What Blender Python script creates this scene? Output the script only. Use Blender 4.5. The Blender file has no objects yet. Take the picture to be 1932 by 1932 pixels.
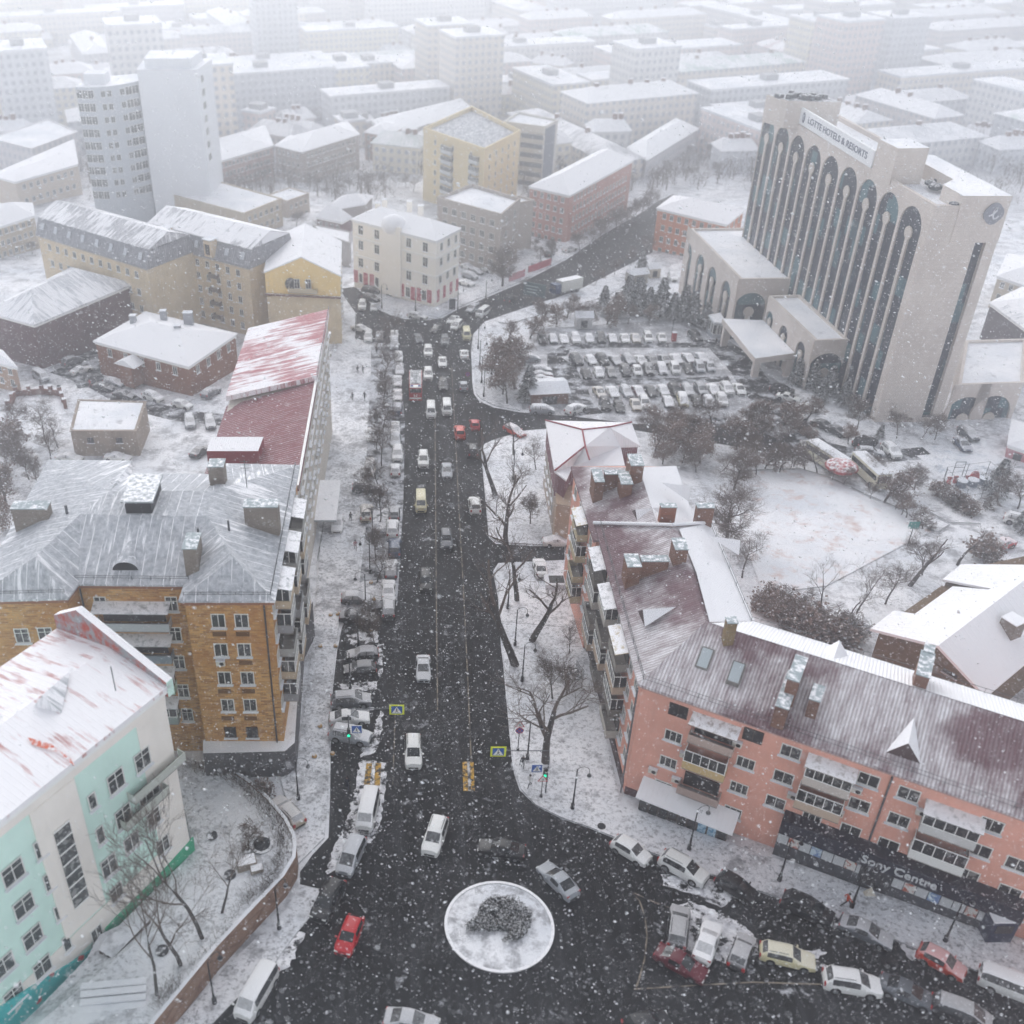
import bpy, math, random, mathutils
from math import pi, sin, cos, atan2, hypot, radians
from mathutils import Vector
random.seed(7)
C = bpy.context.scene.collection.objects
SC = bpy.context.scene
# ---------------- camera, world, sun, exposure ----------------
F = 1978.; CX = 770.; CY = 966.; PIT = radians(33.6); H = 78.; S = .077
cp, sp = cos(PIT), sin(PIT)
cam = bpy.data.objects.new('camera', bpy.data.cameras.new('camera')); C.link(cam)
cam.location = (0, 0, H); cam.rotation_euler = (pi/2 - PIT, 0, 0)
cam.data.sensor_width = 36; cam.data.lens = 36*F/1932
cam.data.shift_x = (966-CX)/1932.; cam.data.clip_end = 4000; cam.data.clip_start = .5
cam.data.dof.use_dof = True; cam.data.dof.focus_distance = 132; cam.data.dof.aperture_fstop = cam.data.lens/1000/.35
SC.camera = cam
SUN_EL, SUN_AZ = radians(37), radians(-10)
w = bpy.data.worlds.new('World'); SC.world = w; w.use_nodes = True
nt = w.node_tree; bg = nt.nodes['Background']
sky = nt.nodes.new('ShaderNodeTexSky'); sky.sky_type = 'NISHITA'; sky.sun_disc = False
sky.sun_elevation = SUN_EL; sky.sun_rotation = SUN_AZ; sky.dust_density = 1; sky.air_density = 1.0
hs = nt.nodes.new('ShaderNodeHueSaturation'); hs.inputs['Saturation'].default_value = .22
nt.links.new(sky.outputs[0], hs.inputs['Color']); nt.links.new(hs.outputs[0], bg.inputs[0])
bg.inputs[1].default_value = .15
sl = bpy.data.lights.new('sun', 'SUN'); sl.energy = .5; sl.angle = radians(60); sl.color = (1, .97, .94)
so = bpy.data.objects.new('sun', sl); C.link(so)
so.rotation_euler = (pi/2 - SUN_EL, 0, pi - SUN_AZ)
SC.view_settings.view_transform = 'Standard'; SC.view_settings.look = 'None'
SC.view_settings.gamma = 1; SC.view_settings.exposure = .97
cy = SC.cycles
cy.max_bounces = 6; cy.diffuse_bounces = 3; cy.glossy_bounces = 2; cy.transmission_bounces = 2
cy.volume_bounces = 2; cy.transparent_max_bounces = 8
cy.use_denoising = True; cy.use_adaptive_sampling = True; cy.adaptive_threshold = .03
# ---------------- projection helpers: photograph pixel -> place on the terrain ----------------
def ray(u, v):
    x = (u-CX)/F; y = (CY-v)/F
    return (x, cp+y*sp, -sp+y*cp)
def ter(y):
    if y < 410: return -S*y
    t = min((y-410)/240, 1)
    return -S*410 - S*240*(t-t*t/2)
def P(u, v, z):
    d = ray(u, v); t = (z-H)/d[2]
    return Vector((d[0]*t, d[1]*t, z))
def G(u, v, h=0.):
    d = ray(u, v); lo, hi = 1., 5000.
    for _ in range(50):
        m = (lo+hi)/2
        if H+d[2]*m > ter(d[1]*m)+h: lo = m
        else: hi = m
    return Vector((d[0]*lo, d[1]*lo, H+d[2]*lo))
def prj(p):
    x, y, z = p[0], p[1], p[2]-H
    Z = y*cp-z*sp; Y = y*sp+z*cp
    return CX+F*x/Z, CY-F*Y/Z
def zat(b, v):
    lo, hi = b[2]-5, 300.
    for _ in range(50):
        m = (lo+hi)/2
        if prj((b[0], b[1], m))[1] > v: lo = m
        else: hi = m
    return lo
def onplane(u, v, a, b):
    'photograph pixel -> point on the vertical plane through a and b'
    d = Vector(ray(u, v)); n = Vector((b[1]-a[1], a[0]-b[0], 0)); o = Vector((0, 0, H))
    return o + d*((Vector(a)-o).dot(n)/d.dot(n))
# ---------------- mesh builder ----------------
class MB:
    def __init__(s): s.v = []; s.f = []; s.m = []; s.sm = []
    def add(s, vs, fs, m=0, smooth=False):
        k = len(s.v); s.v += [tuple(p) for p in vs]
        for f in fs: s.f.append([k+i for i in f]); s.m.append(m); s.sm.append(smooth)
    def poly(s, pts, m=0): s.add(pts, [list(range(len(pts)))], m)
    def box(s, c, d, m=0, rz=0., top=1.):
        cx, cy_, cz = c; dx, dy, dz = d[0]/2, d[1]/2, d[2]/2; vs = []
        ca, sa = cos(rz), sin(rz)
        for z in (-1, 1):
            k = top if z > 0 else 1.
            for x, y in ((-1, -1), (1, -1), (1, 1), (-1, 1)):
                X, Y = x*dx*k, y*dy*k
                vs.append((cx+X*ca-Y*sa, cy_+X*sa+Y*ca, cz+z*dz))
        s.add(vs, [(3, 2, 1, 0), (4, 5, 6, 7), (0, 1, 5, 4), (1, 2, 6, 5), (2, 3, 7, 6), (3, 0, 4, 7)], m)
    def prism(s, pts, z0, z1, m=0, mt=None, bottom=False):
        n = len(pts); z0s = z0 if isinstance(z0, (list, tuple)) else [z0]*n; z1s = z1 if isinstance(z1, (list, tuple)) else [z1]*n
        if sum(pts[i][0]*pts[(i+1) % n][1]-pts[(i+1) % n][0]*pts[i][1] for i in range(n)) < 0:
            pts = pts[::-1]; z0s = z0s[::-1]; z1s = z1s[::-1]
        vs = [(p[0], p[1], z0s[i]) for i, p in enumerate(pts)]+[(p[0], p[1], z1s[i]) for i, p in enumerate(pts)]
        s.add(vs, [(i, (i+1) % n, n+(i+1) % n, n+i) for i in range(n)], m)
        s.add(vs[n:], [list(range(n))], m if mt is None else mt)
        if bottom: s.add(vs[:n][::-1], [list(range(n))], m)
    def tube(s, pts, rs, n=6, m=0, smooth=True, cap=True):
        rings = []
        for i, p in enumerate(pts):
            p = Vector(p); a = Vector(pts[max(i-1, 0)]); b = Vector(pts[min(i+1, len(pts)-1)])
            d = (b-a); d = d.normalized() if d.length > 1e-6 else Vector((0, 0, 1))
            e = Vector((0, 0, 1)) if abs(d.z) < .9 else Vector((1, 0, 0))
            x = d.cross(e).normalized(); y = d.cross(x); r = rs[i] if isinstance(rs, (list, tuple)) else rs
            rings.append([p+x*r*cos(2*pi*k/n)+y*r*sin(2*pi*k/n) for k in range(n)])
        vs = [q for r in rings for q in r]; fs = []
        for i in range(len(rings)-1):
            for k in range(n): fs.append((i*n+k, i*n+(k+1) % n, (i+1)*n+(k+1) % n, (i+1)*n+k))
        s.add(vs, fs, m, smooth)
        if cap:
            s.add(rings[0], [list(range(n))], m); s.add(rings[-1], [list(range(n))[::-1]], m)
    def sphere(s, c, r, m=0, nu=10, nv=6, sz=1.):
        vs = []; fs = []
        for j in range(nv+1):
            t = pi*j/nv
            for i in range(nu): vs.append((c[0]+r*sin(t)*cos(2*pi*i/nu), c[1]+r*sin(t)*sin(2*pi*i/nu), c[2]+r*sz*cos(t)))
        for j in range(nv):
            for i in range(nu):
                fs.append((j*nu+i, (j+1)*nu+i, (j+1)*nu+(i+1) % nu, j*nu+(i+1) % nu))
        s.add(vs, fs, m, True)
    def mesh(s, name, mats, uv=True):
        me = bpy.data.meshes.new(name); me.from_pydata(s.v, [], s.f)
        for m in (mats if isinstance(mats, (list, tuple)) else [mats]): me.materials.append(m)
        me.polygons.foreach_set('material_index', s.m); me.polygons.foreach_set('use_smooth', s.sm)
        if uv:
            l = me.uv_layers.new(name='UVMap'); buf = [0.]*(2*len(me.loops)); vv = me.vertices
            for p in me.polygons:
                n = p.normal
                t = Vector((-n.y, n.x, 0)) if hypot(n.x, n.y) > .05 else Vector((1, 0, 0))
                t.normalize(); q = n.cross(t)
                for li in p.loop_indices:
                    c = vv[me.loops[li].vertex_index].co; buf[2*li] = c.dot(t); buf[2*li+1] = c.dot(q)
            l.data.foreach_set('uv', buf)
        me.update(); return me
    def obj(s, name, mats, parent=None, uv=True):
        return link(name, s.mesh(name, mats, uv), parent)
def link(name, data, parent=None, loc=None, rz=None, world=False):
    o = bpy.data.objects.new(name, data); C.link(o)
    if parent is not None:
        o.parent = parent
        if world: o.matrix_parent_inverse = PINV[parent.name]
    if loc is not None: o.location = loc
    if rz is not None: o.rotation_euler = (0, 0, rz)
    return o
PINV = {}
def tag(o, label=None, cat=None, group=None, kind=None):
    if label: o['label'] = label
    if cat: o['category'] = cat
    if group: o['group'] = group
    if kind: o['kind'] = kind
    return o
def thing(name, label, cat, loc=(0, 0, 0), rz=0., group=None):
    o = bpy.data.objects.new(name, None); C.link(o); o.location = loc; o.rotation_euler = (0, 0, rz); o.empty_display_size = .1
    return tag(o, label, cat, group)
def copyt(src, loc, rz=0., sc=1., label=None, group=None, rx=0.):
    'a thing and all its parts and sub-parts'
    r = src.copy(); C.link(r); r.location = loc; r.rotation_euler = (rx, 0, rz); r.scale = (sc, sc, sc) if not isinstance(sc, tuple) else sc
    if label: r['label'] = label
    if group: r['group'] = group
    def rec(a, b):
        for ch in KIDS.get(a.name, ()):
            c = ch.copy(); C.link(c); c.parent = b; rec(ch, c)
            KIDS.setdefault(b.name, []).append(c)
    rec(src, r); return r
KIDS = {}
def kid(name, data, parent, mats=None):
    o = link(name, data, parent); KIDS.setdefault(parent.name, []).append(o); return o
# ---------------- materials ----------------
def srgb(h):
    r = [int(h[i:i+2], 16)/255 for i in (0, 2, 4)]
    return tuple(c/12.92 if c <= .04045 else ((c+.055)/1.055)**2.4 for c in r)+(1,)
HAZE = .00158
SNOWC = (.84, .835, .855, 1)
MC = {}
class NT:
    def __init__(s, name, rough=.8):
        s.m = bpy.data.materials.new(name); s.m.use_nodes = True; s.t = s.m.node_tree; s.b = s.t.nodes['Principled BSDF']
        s.b.inputs['Roughness'].default_value = rough; s.b.inputs['Specular IOR Level'].default_value = .3
    def n(s, ty, **k):
        x = s.t.nodes.new('ShaderNode'+ty)
        for a, b in k.items():
            if a in x.inputs: x.inputs[a].default_value = b
            else: setattr(x, a, b)
        return x
    def l(s, a, b): s.t.links.new(a, b)
    def pos(s): return s.n('NewGeometry').outputs['Position']
    def noise(s, scale, detail=3, vec=None, rough=.6):
        x = s.n('TexNoise'); x.inputs['Scale'].default_value = scale; x.inputs['Detail'].default_value = detail; x.inputs['Roughness'].default_value = rough
        s.l(vec if vec is not None else s.pos(), x.inputs['Vector']); return x.outputs[0]
    def mr(s, v, a, b, c=0., d=1.):
        x = s.n('MapRange'); x.inputs[1].default_value = a; x.inputs[2].default_value = b; x.inputs[3].default_value = c; x.inputs[4].default_value = d
        s.l(v, x.inputs[0]); return x.outputs[0]
    def mix(s, f, a, b):
        x = s.n('Mix', data_type='RGBA')
        for i, q in ((0, f), (6, a), (7, b)):
            if isinstance(q, (tuple, float, int)): x.inputs[i].default_value = q
            else: s.l(q, x.inputs[i])
        return x.outputs[2]
    def math(s, op, a, b=0., c=None):
        x = s.n('Math', operation=op)
        for i, q in enumerate((a, b)):
            if isinstance(q, (float, int)): x.inputs[i].default_value = q
            else: s.l(q, x.inputs[i])
        return x.outputs[0]
    def sepn(s):
        x = s.n('SeparateXYZ'); g = s.n('NewGeometry'); s.l(g.outputs['Normal'], x.inputs[0]); return x.outputs[2]
    def uvs(s, sx, sy):
        m = s.n('Mapping'); m.inputs['Scale'].default_value = (sx, sy, 1); s.l(s.n('UVMap').outputs[0], m.inputs[0]); return m.outputs[0]
    def bump(s, h, st=.3, d=.05):
        x = s.n('Bump'); x.inputs['Strength'].default_value = st; x.inputs['Distance'].default_value = d; s.l(h, x.inputs['Height']); s.l(x.outputs[0], s.b.inputs['Normal'])
    def col(s, c):
        if isinstance(c, tuple): s.b.inputs['Base Color'].default_value = c
        else: s.l(c, s.b.inputs['Base Color'])
        return s.m
    def snow(s, base, nz0=.35, nz1=.75, amt=1., scale=.6):
        'snow lying on whatever faces up, broken by noise'
        up = s.mr(s.sepn(), nz0, nz1); nz = s.mr(s.noise(scale, 5), .62-amt*.45, .72-amt*.30)
        f = s.math('MULTIPLY', up, nz)
        return s.mix(f, base, SNOWC)
def mat(key, fn):
    if key not in MC: MC[key] = fn()
    return MC[key]
def plain(h, rough=.7, metal=0., spec=.3, snow=0.):
    def f():
        n = NT('paint_'+h, rough); n.b.inputs['Metallic'].default_value = metal; n.b.inputs['Specular IOR Level'].default_value = spec
        c = srgb(h)
        return n.col(n.snow(c, .4, .8, snow, 2.) if snow else c)
    return mat(('pl', h, rough, metal, snow), f)
def wallm(h, dirt=.25, snow=0., stain=.5):
    'plastered or painted wall with patchy weathering and rain streaks'
    def f():
        n = NT('plaster_'+h, .9); c = srgb(h); d = tuple(x*(1-dirt*1.2) for x in c[:3])+(1,)
        a = n.mr(n.noise(.35, 6), .35, .7); st = n.mr(n.noise(1., 4, n.uvs(1.6, .12)), .5, .75, 0, stain)
        x = n.mix(n.math('MULTIPLY', a, .8), c, d); x = n.mix(st, x, tuple(q*(1-dirt*1.8) for q in c[:3])+(1,))
        n.bump(n.noise(6, 3), .25, .02)
        if snow: x = n.snow(x, .3, .7, snow)
        return n.col(x)
    return mat(('wall', h, dirt, snow, stain), f)
def brickm(h1, h2, hm, s=1., patch=None):
    def f():
        n = NT('brick_'+h1, .9); b = n.n('TexBrick'); n.l(n.uvs(1, 1), b.inputs[0])
        b.inputs['Color1'].default_value = srgb(h1); b.inputs['Color2'].default_value = srgb(h2); b.inputs['Mortar'].default_value = srgb(hm)
        b.inputs['Scale'].default_value = 1; b.inputs['Mortar Size'].default_value = .012*s; b.inputs['Brick Width'].default_value = .38*s; b.inputs['Row Height'].default_value = .13*s; b.inputs['Bias'].default_value = -.1
        x = n.mix(n.mr(n.noise(.3, 5), .42, .68, 0, .75), b.outputs[0], srgb(patch or h2))
        x = n.mix(n.mr(n.noise(3.5, 4), .5, .8, 0, .55), x, srgb(hm))
        n.bump(b.outputs[1], .4, -.02)
        return n.col(x)
    return mat(('br', h1, h2, s), f)
def roofm(h, cover=.8, seam=.6, corr=False, wind=.25, fade=(.0, 1.)):
    'sheet metal roof partly under blown snow: seams and streaks run down the slope'
    def f():
        n = NT('roof_'+h, .7); c = srgb(h)
        n.b.inputs['Specular IOR Level'].default_value = .15
        u = n.uvs(1/seam, .06); x = n.n('SeparateXYZ'); n.l(u, x.inputs[0])
        fr = n.math('FRACT', x.outputs[0]); e = n.math('ABSOLUTE', n.math('SUBTRACT', fr, .5))
        line = n.mr(e, .40, .485)                      # seam
        st = n.noise(1., 5, n.uvs(1.4, .16), .65)         # downslope streaks
        big = n.noise(.11, 3)
        a = n.math('ADD', n.math('MULTIPLY', st, .55), n.math('MULTIPLY', big, .45))
        k = .5+(.5-cover)*.38
        sn = n.mr(a, k-.035, k+.05)
        drift = n.mr(n.math('ADD', n.math('MULTIPLY', n.noise(1., 4, n.uvs(1.1, .3)), .8), n.math('MULTIPLY', line, .22)), .46, .62)
        sn = n.math('MAXIMUM', sn, n.math('MULTIPLY', drift, line))
        thin = n.mr(n.noise(2.2, 6), .3, .75, wind*.4, wind*1.6)
        sn = n.math('MAXIMUM', sn, thin)
        if corr and cover < .5:
            bare = n.mr(n.noise(.075, 5, rough=.65), .46, .56); ss = n.mr(n.noise(1., 6, n.uvs(1.2, .35), .75), .3, .62, .25, .95)
            sn = n.math('MULTIPLY', n.math('MULTIPLY', ss, n.mr(e, .05, .4, .55, 1.)), n.mr(bare, 0, 1, 1., .22))
        sn = n.math('MULTIPLY', sn, .97)
        y = n.mix(n.mr(n.noise(.7, 4), .35, .75), c, tuple(q*.72 for q in c[:3])+(1,))
        y = n.mix(sn, y, SNOWC)
        rr = n.mr(sn, 0, 1, .65, .9); n.l(rr, n.b.inputs['Roughness'])
        if corr: n.bump(n.mr(e, 0, .5), .8, .06)
        else: n.bump(line, .5, .05)
        return n.col(y)
    return mat(('roof', h, cover, seam, corr, wind), f)
def snowm(key='snow', dirty=0., foot=0., tint=None, scale=.5):
    def f():
        n = NT('snow_'+key, .85); c = SNOWC; x = n.mix(n.mr(n.noise(.09, 5), .4, .65), c, (.66, .68, .72, 1))
        if tint: x = n.mix(n.mr(n.noise(.35, 7, rough=.7), .52, .68), x, srgb(tint))
        if dirty: x = n.mix(n.mr(n.noise(scale, 8, rough=.72), .60-dirty*.28, .72-dirty*.2, 0, .75), x, (.20, .20, .215, 1))
        if foot:
            g = n.mr(n.noise(2.4, 6, rough=.75), .5, .64); h = n.mr(n.noise(.16, 3), .60-foot*.35, .75-foot*.35)
            x = n.mix(n.math('MULTIPLY', n.math('MULTIPLY', g, h), .8), x, (.16, .16, .175, 1))
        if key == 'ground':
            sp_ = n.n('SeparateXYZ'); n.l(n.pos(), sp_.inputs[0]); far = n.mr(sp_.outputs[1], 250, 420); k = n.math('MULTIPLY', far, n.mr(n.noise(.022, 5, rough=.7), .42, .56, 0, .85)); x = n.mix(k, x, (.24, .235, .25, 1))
        n.bump(n.noise(2.5, 6), .35, .08)
        return n.col(x)
    return mat(('snow', key, dirty, foot), f)
def asphaltm(key='asphalt', wet=.35, slush=0.):
    def f():
        n = NT(key, .75); n.b.inputs['Specular IOR Level'].default_value = .12; x = n.mix(n.noise(.22, 5), (.005, .0053, .0065, 1), (.011, .0115, .0135, 1))
        x = n.mix(n.mr(n.noise(9, 4, rough=.8), .62, .74, 0, .25), x, (.09, .09, .1, 1))
        mp = n.n('Mapping'); mp.inputs['Scale'].default_value = (.9, .035, 1); n.l(n.pos(), mp.inputs[0]); x = n.mix(n.mr(n.noise(1., 6, mp.outputs[0], .7), .52, .70, 0, .6), x, (.06, .061, .067, 1)); x = n.mix(n.math('MULTIPLY', n.mr(n.noise(.12, 3), .5, .62), n.mr(n.noise(3.2, 7, rough=.75), .52, .62, 0, .7)), x, (.17, .17, .18, 1))
        # faint tyre tracks along the street
        w_ = n.n('TexWave', wave_type='BANDS', bands_direction='X'); w_.inputs['Scale'].default_value = .17; w_.inputs['Distortion'].default_value = 1.2; w_.inputs['Detail'].default_value = 2
        n.l(n.pos(), w_.inputs[0]); x = n.mix(n.mr(w_.outputs[1], .6, 1, 0, .3), x, (.026, .027, .030, 1))
        if slush:
            sl_ = n.mr(n.noise(.35, 8, rough=.72), .58-slush*.25, .68-slush*.2)
            x = n.mix(sl_, x, (.50, .51, .54, 1)); n.l(n.mr(sl_, 0, 1, .75, .95), n.b.inputs['Roughness'])
        return n.col(x)
    return mat(('asp', key, slush), f)
def glassm(key='window_glass', dark=(.018, .022, .026, 1), light=(.26, .26, .25, 1), rough=.12):
    def f():
        n = NT(key, rough); n.b.inputs['Specular IOR Level'].default_value = .6
        r = n.n('ObjectInfo').outputs['Random']
        c = n.mr(n.noise(2.1, 2), .52, .6); k = n.math('MULTIPLY', c, n.mr(r, .35, .9, 0, .9))
        return n.col(n.mix(k, dark, light))
    return mat(('gl', key), f)
GL = glassm()
WH = plain('e9e9e6', .6); BLK = plain('141518', .5); CONC = wallm('8d8a86', .3); METL = plain('5a5d60', .4, .5)
# ---------------- setting: terrain, roads, pavements ----------------
def sheet(name, px, h, m, thick=0., kind='structure', mt=None):
    pts = [G(u, v, h) for u, v in px]; mb = MB()
    if thick: mb.prism([p[:2] for p in pts], [p.z-thick for p in pts], [p.z for p in pts], 0, 1 if mt else 0)
    else:
        if sum(pts[i].x*pts[(i+1) % len(pts)].y-pts[(i+1) % len(pts)].x*pts[i].y for i in range(len(pts))) < 0: pts = pts[::-1]
        mb.poly(pts)
    return tag(mb.obj(name, [m]+([mt] if mt else [])), kind=kind)
g = MB(); nx, ys = 40, [-60, 0, 40, 90, 150, 220, 300, 410]+[430+20*i for i in range(12)]+[760, 1000, 1400, 1900]
for y in ys:
    for i in range(nx+1): g.v.append((-1500+3000*i/nx, y, ter(y)))
for j in range(len(ys)-1):
    for i in range(nx):
        k = j*(nx+1)+i; g.f.append([k, k+1, k+nx+2, k+nx+1]); g.m.append(0); g.sm.append(False)
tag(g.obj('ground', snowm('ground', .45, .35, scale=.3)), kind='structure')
ASP = asphaltm('asphalt', slush=-.12); SLU = asphaltm('slushy_asphalt', slush=.75); SLU2 = asphaltm('grey_slush', slush=1.15)
WALK = snowm('trampled', .3, 1.); PARKS = snowm('lot', .85, .7, scale=.25)
KERB = plain('8f9093', .8)
main_rd = [(640,545),(672,592),(672,640),(752,652),(764,800),(761,946),(755,1055),(749,1140),(700,1150),(660,1152),(645,1185),(636,1230),(628,1300),(624,1411),(623,1500),(620,1580),(590,1612),(566,1645),(566,1668),(600,1676),(604,1686),(588,1726),(554,1767),(510,1827),(440,1890),(330,2010),(2030,2010),(2010,1895),(1932,1868),(1862,1840),(1825,1827),(1738,1797),(1684,1773),(1566,1730),(1482,1700),(1435,1684),(1334,1649),(1230,1611),(1180,1590),(1110,1562),(1060,1545),(1010,1520),(980,1490),(970,1460),(965,1428),(949,1252),(945,1220),(940,1130),(930,1078),(940,1062),(1065,1056),(1065,1032),(1000,1030),(935,1026),(922,1014),(907,845),(916,836),(935,828),(990,812),(1060,806),(1200,812),(1560,870),(1600,866),(1440,796),(1200,790),(1060,784),(981,778),(932,769),(904,757),(894,743),(891,722),(888.6,660),(893,630),(915,606),(985,582),(1085,550),(1175,505),(1231,476),(1240,412),(1290,372),(1270,366),(1236,383),(1214,399),(1140,441),(1067,491),(981,535),(864,584),(835,600),(800,605),(760,600),(735,592),(700,575),(690,555),(676,540)]
sheet('road', main_rd, .03, ASP)
sheet('parking_strip', [(694,655),(752,652),(764,800),(761,946),(755,1055),(749,1140),(700,1150),(672,1150),(690,1000),(688,800)], .04, SLU)
def slab(name, px, m=None, h=.15): return sheet(name, px, h, KERB, .14, mt=m or WALK)
slab('pavement', [(568,1670),(600,1678),(604,1687),(588,1726),(554,1767),(510,1827),(440,1890),(335,2000),(270,2000),(420,1830),(537,1718),(562,1680)])
slab('pavement', [(893,645),(896,720),(899,743),(908,752),(934,765),(981,774),(1000,720),(960,640),(935,600),(917,610)])
slab('pavement', [(909,846),(918,838),(936,831),(990,816),(1030,830),(1060,950),(1064,1027),(1000,1026),(936,1022),(924,1013)])
slab('pavement', [(932,1080),(942,1066),(1063,1060),(1085,1100),(1125,1300),(1168,1500),(1172,1520),(1470,1622),(1932,1775),(2040,1810),(2040,1903),(1932,1865),(1862,1837),(1825,1824),(1738,1794),(1684,1770),(1566,1727),(1482,1697),(1435,1681),(1334,1646),(1230,1608),(1180,1587),(1110,1559),(1060,1542),(1010,1517),(984,1489),(973,1460),(968,1428),(952,1252),(948,1220),(942,1130)])
slab('pavement', [(636,640),(700,646),(700,700),(694,800),(690,900),(672,1130),(642,1160),(633,1230),(626,1300),(621,1411),(619,1500),(612,1580),(580,1612),(560,1632),(552,1560),(530,1470),(560,1440),(590,1215),(605,1020),(627,850)], snowm('trampled_left', .5, 1., scale=.3))
slab('pavement', [(672,543),(690,558),(702,578),(738,595),(762,602),(800,602),(830,598),(862,580),(980,531),(1065,487),(1138,438),(1210,396),(1190,398),(1110,430),(1020,470),(925,520),(868,556),(819,580),(667,540)])
slab('pavement', [(930,606),(985,586),(1085,554),(1178,508),(1233,479),(1245,480),(1215,520),(1140,560),(960,610)])
sheet('parking_lot', [(1000,622),(1300,600),(1345,640),(1500,740),(1480,800),(1200,800),(1060,783),(985,772),(985,700)], .05, PARKS)
# loop lane of the car park and the hotel drive
def ribbon(name, px, wd, h, m, kind='structure'):
    pts = [G(u, v, h) for u, v in px]; L = []; R = []
    for i, p in enumerate(pts):
        a = pts[max(i-1, 0)]; b = pts[min(i+1, len(pts)-1)]; d = Vector((b.x-a.x, b.y-a.y, 0)).normalized(); q = Vector((-d.y, d.x, 0))*wd/2
        L.append(p+q); R.append(p-q)
    mb = MB(); mb.add(L+R, [(len(L)+i, len(L)+i+1, i+1, i) for i in range(len(pts)-1)])
    return tag(mb.obj(name, m), kind=kind)
DRV = asphaltm('drive_asphalt', slush=.42)
ribbon('drive', [(1360,655),(1250,655),(1150,655),(1075,658),(1052,672),(1053,690),(1070,712),(1092,728),(1115,728),(1200,724),(1300,722),(1380,718)], 4.4, .07, DRV)
ribbon('drive', [(1060,683),(1070,712),(1084,735),(1092,760),(1112,782)], 5.2, .08, DRV)
ribbon('drive', [(1340,640),(1370,660),(1400,690),(1440,745),(1490,800),(1540,850)], 6.5, .09, DRV)
ribbon('drive', [(1250,792),(1400,806),(1560,850),(1650,870),(1760,860)], 6, .06, DRV)
ribbon('drive', [(100,700),(170,725),(240,765),(330,790),(420,800)], 7, .05, DRV)
ribbon('drive', [(255,596),(190,640),(160,690),(170,730)], 6, .06, DRV)
ribbon('drive', [(540,1560),(590,1480),(612,1440),(606,1380)], .01, .02, DRV)
ribbon('drive', [(1640,1180),(1560,1250)], 7, .05, DRV)
# sports field with a kerb and worn red patches showing through the snow
fieldpx = [(1395,888),(1510,884),(1560,898),(1640,935),(1700,960),(1762,1002),(1735,1012),(1560,1105),(1440,1120),(1400,1010)]
sheet('sports_field', fieldpx, .10, snowm('field', .0, .0, tint='c9b4ae'))
ribbon('kerb', fieldpx[:6]+[(1770,1004),(1792,990)], .3, .25, KERB)
ribbon('kerb', [(1700,930),(1740,958),(1790,985),(1850,988)], .3, .2, KERB)
sheet('sports_court', [(1705,842),(1860,836),(1905,885),(1790,905)], .10, snowm('court', .12, .2, tint='aeb6c0'))
rd = plain('8a5a52', .9, snow=.9)
for pts in ([(1468,986),(1475,1010),(1495,1022)],[(1560,1005),(1585,1000),(1600,1020),(1600,1026),(1640,1020),(1680,1016)],[(1500,985),(1560,970),(1570,965)],[(1570,1023),(1620,1028),(1670,1024)]):
    ribbon('bare_ground', pts, .35, .13, rd)
# markings
LM = plain('8d8670', .8); YM = mat('ym', lambda: (lambda n: n.col(n.mix(n.mr(n.noise(2.2, 6), .46, .58), srgb('b98f2c'), (.03, .03, .035, 1))))(NT('worn_yellow_paint', .7)))
WM = mat('wm', lambda: (lambda n: n.col(n.mix(n.mr(n.noise(1.5, 5), .44, .56), (.45, .45, .46, 1), (.03, .03, .035, 1))))(NT('worn_white_paint', .7)))
TM = mat('tm', lambda: (lambda n: n.col(n.mix(n.mr(n.noise(.9, 5), .46, .60), srgb('84796a'), (.028, .028, .032, 1))))(NT('worn_line_paint', .7)))
ribbon('road_marking', [(821,760),(821,827),(823.3,1135),(825,1283),(825.5,1340)], .14, .045, TM)
ribbon('road_marking', [(852,690),(860.7,853),(867.5,990),(874.4,1110),(882.6,1283),(889.2,1439)], .14, .045, TM)
for a in ([(878,1437),(880,1492)],[(888,1437),(890,1492)],[(697,1440),(692,1480)],[(714,1440),(711,1482)]): ribbon('road_marking', a, .62, .05 if a[0][0] > 800 else .09, YM)
ribbon('road_marking', [(884,1437),(886,1492)], .30, .055, WM); ribbon('road_marking', [(705,1440),(702,1482)], .4, .05, WM)
ribbon('road_marking', [(1190,1682),(1207,1700),(1217,1730),(1221,1765),(1216,1810),(1205,1850),(1200,1862)], .13, .045, TM)
ribbon('road_marking', [(1190,1682),(1230,1700),(1262,1712)], .13, .046, TM)
ribbon('road_marking', [(1196,1866),(1330,1858),(1420,1853),(1550,1857),(1620,1868)], .13, .045, TM)
for u in (746, 742, 735):
    pass
ribbon('road_marking', [(741,1480),(744,1400),(746,1330)], .1, .045, TM)
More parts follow.
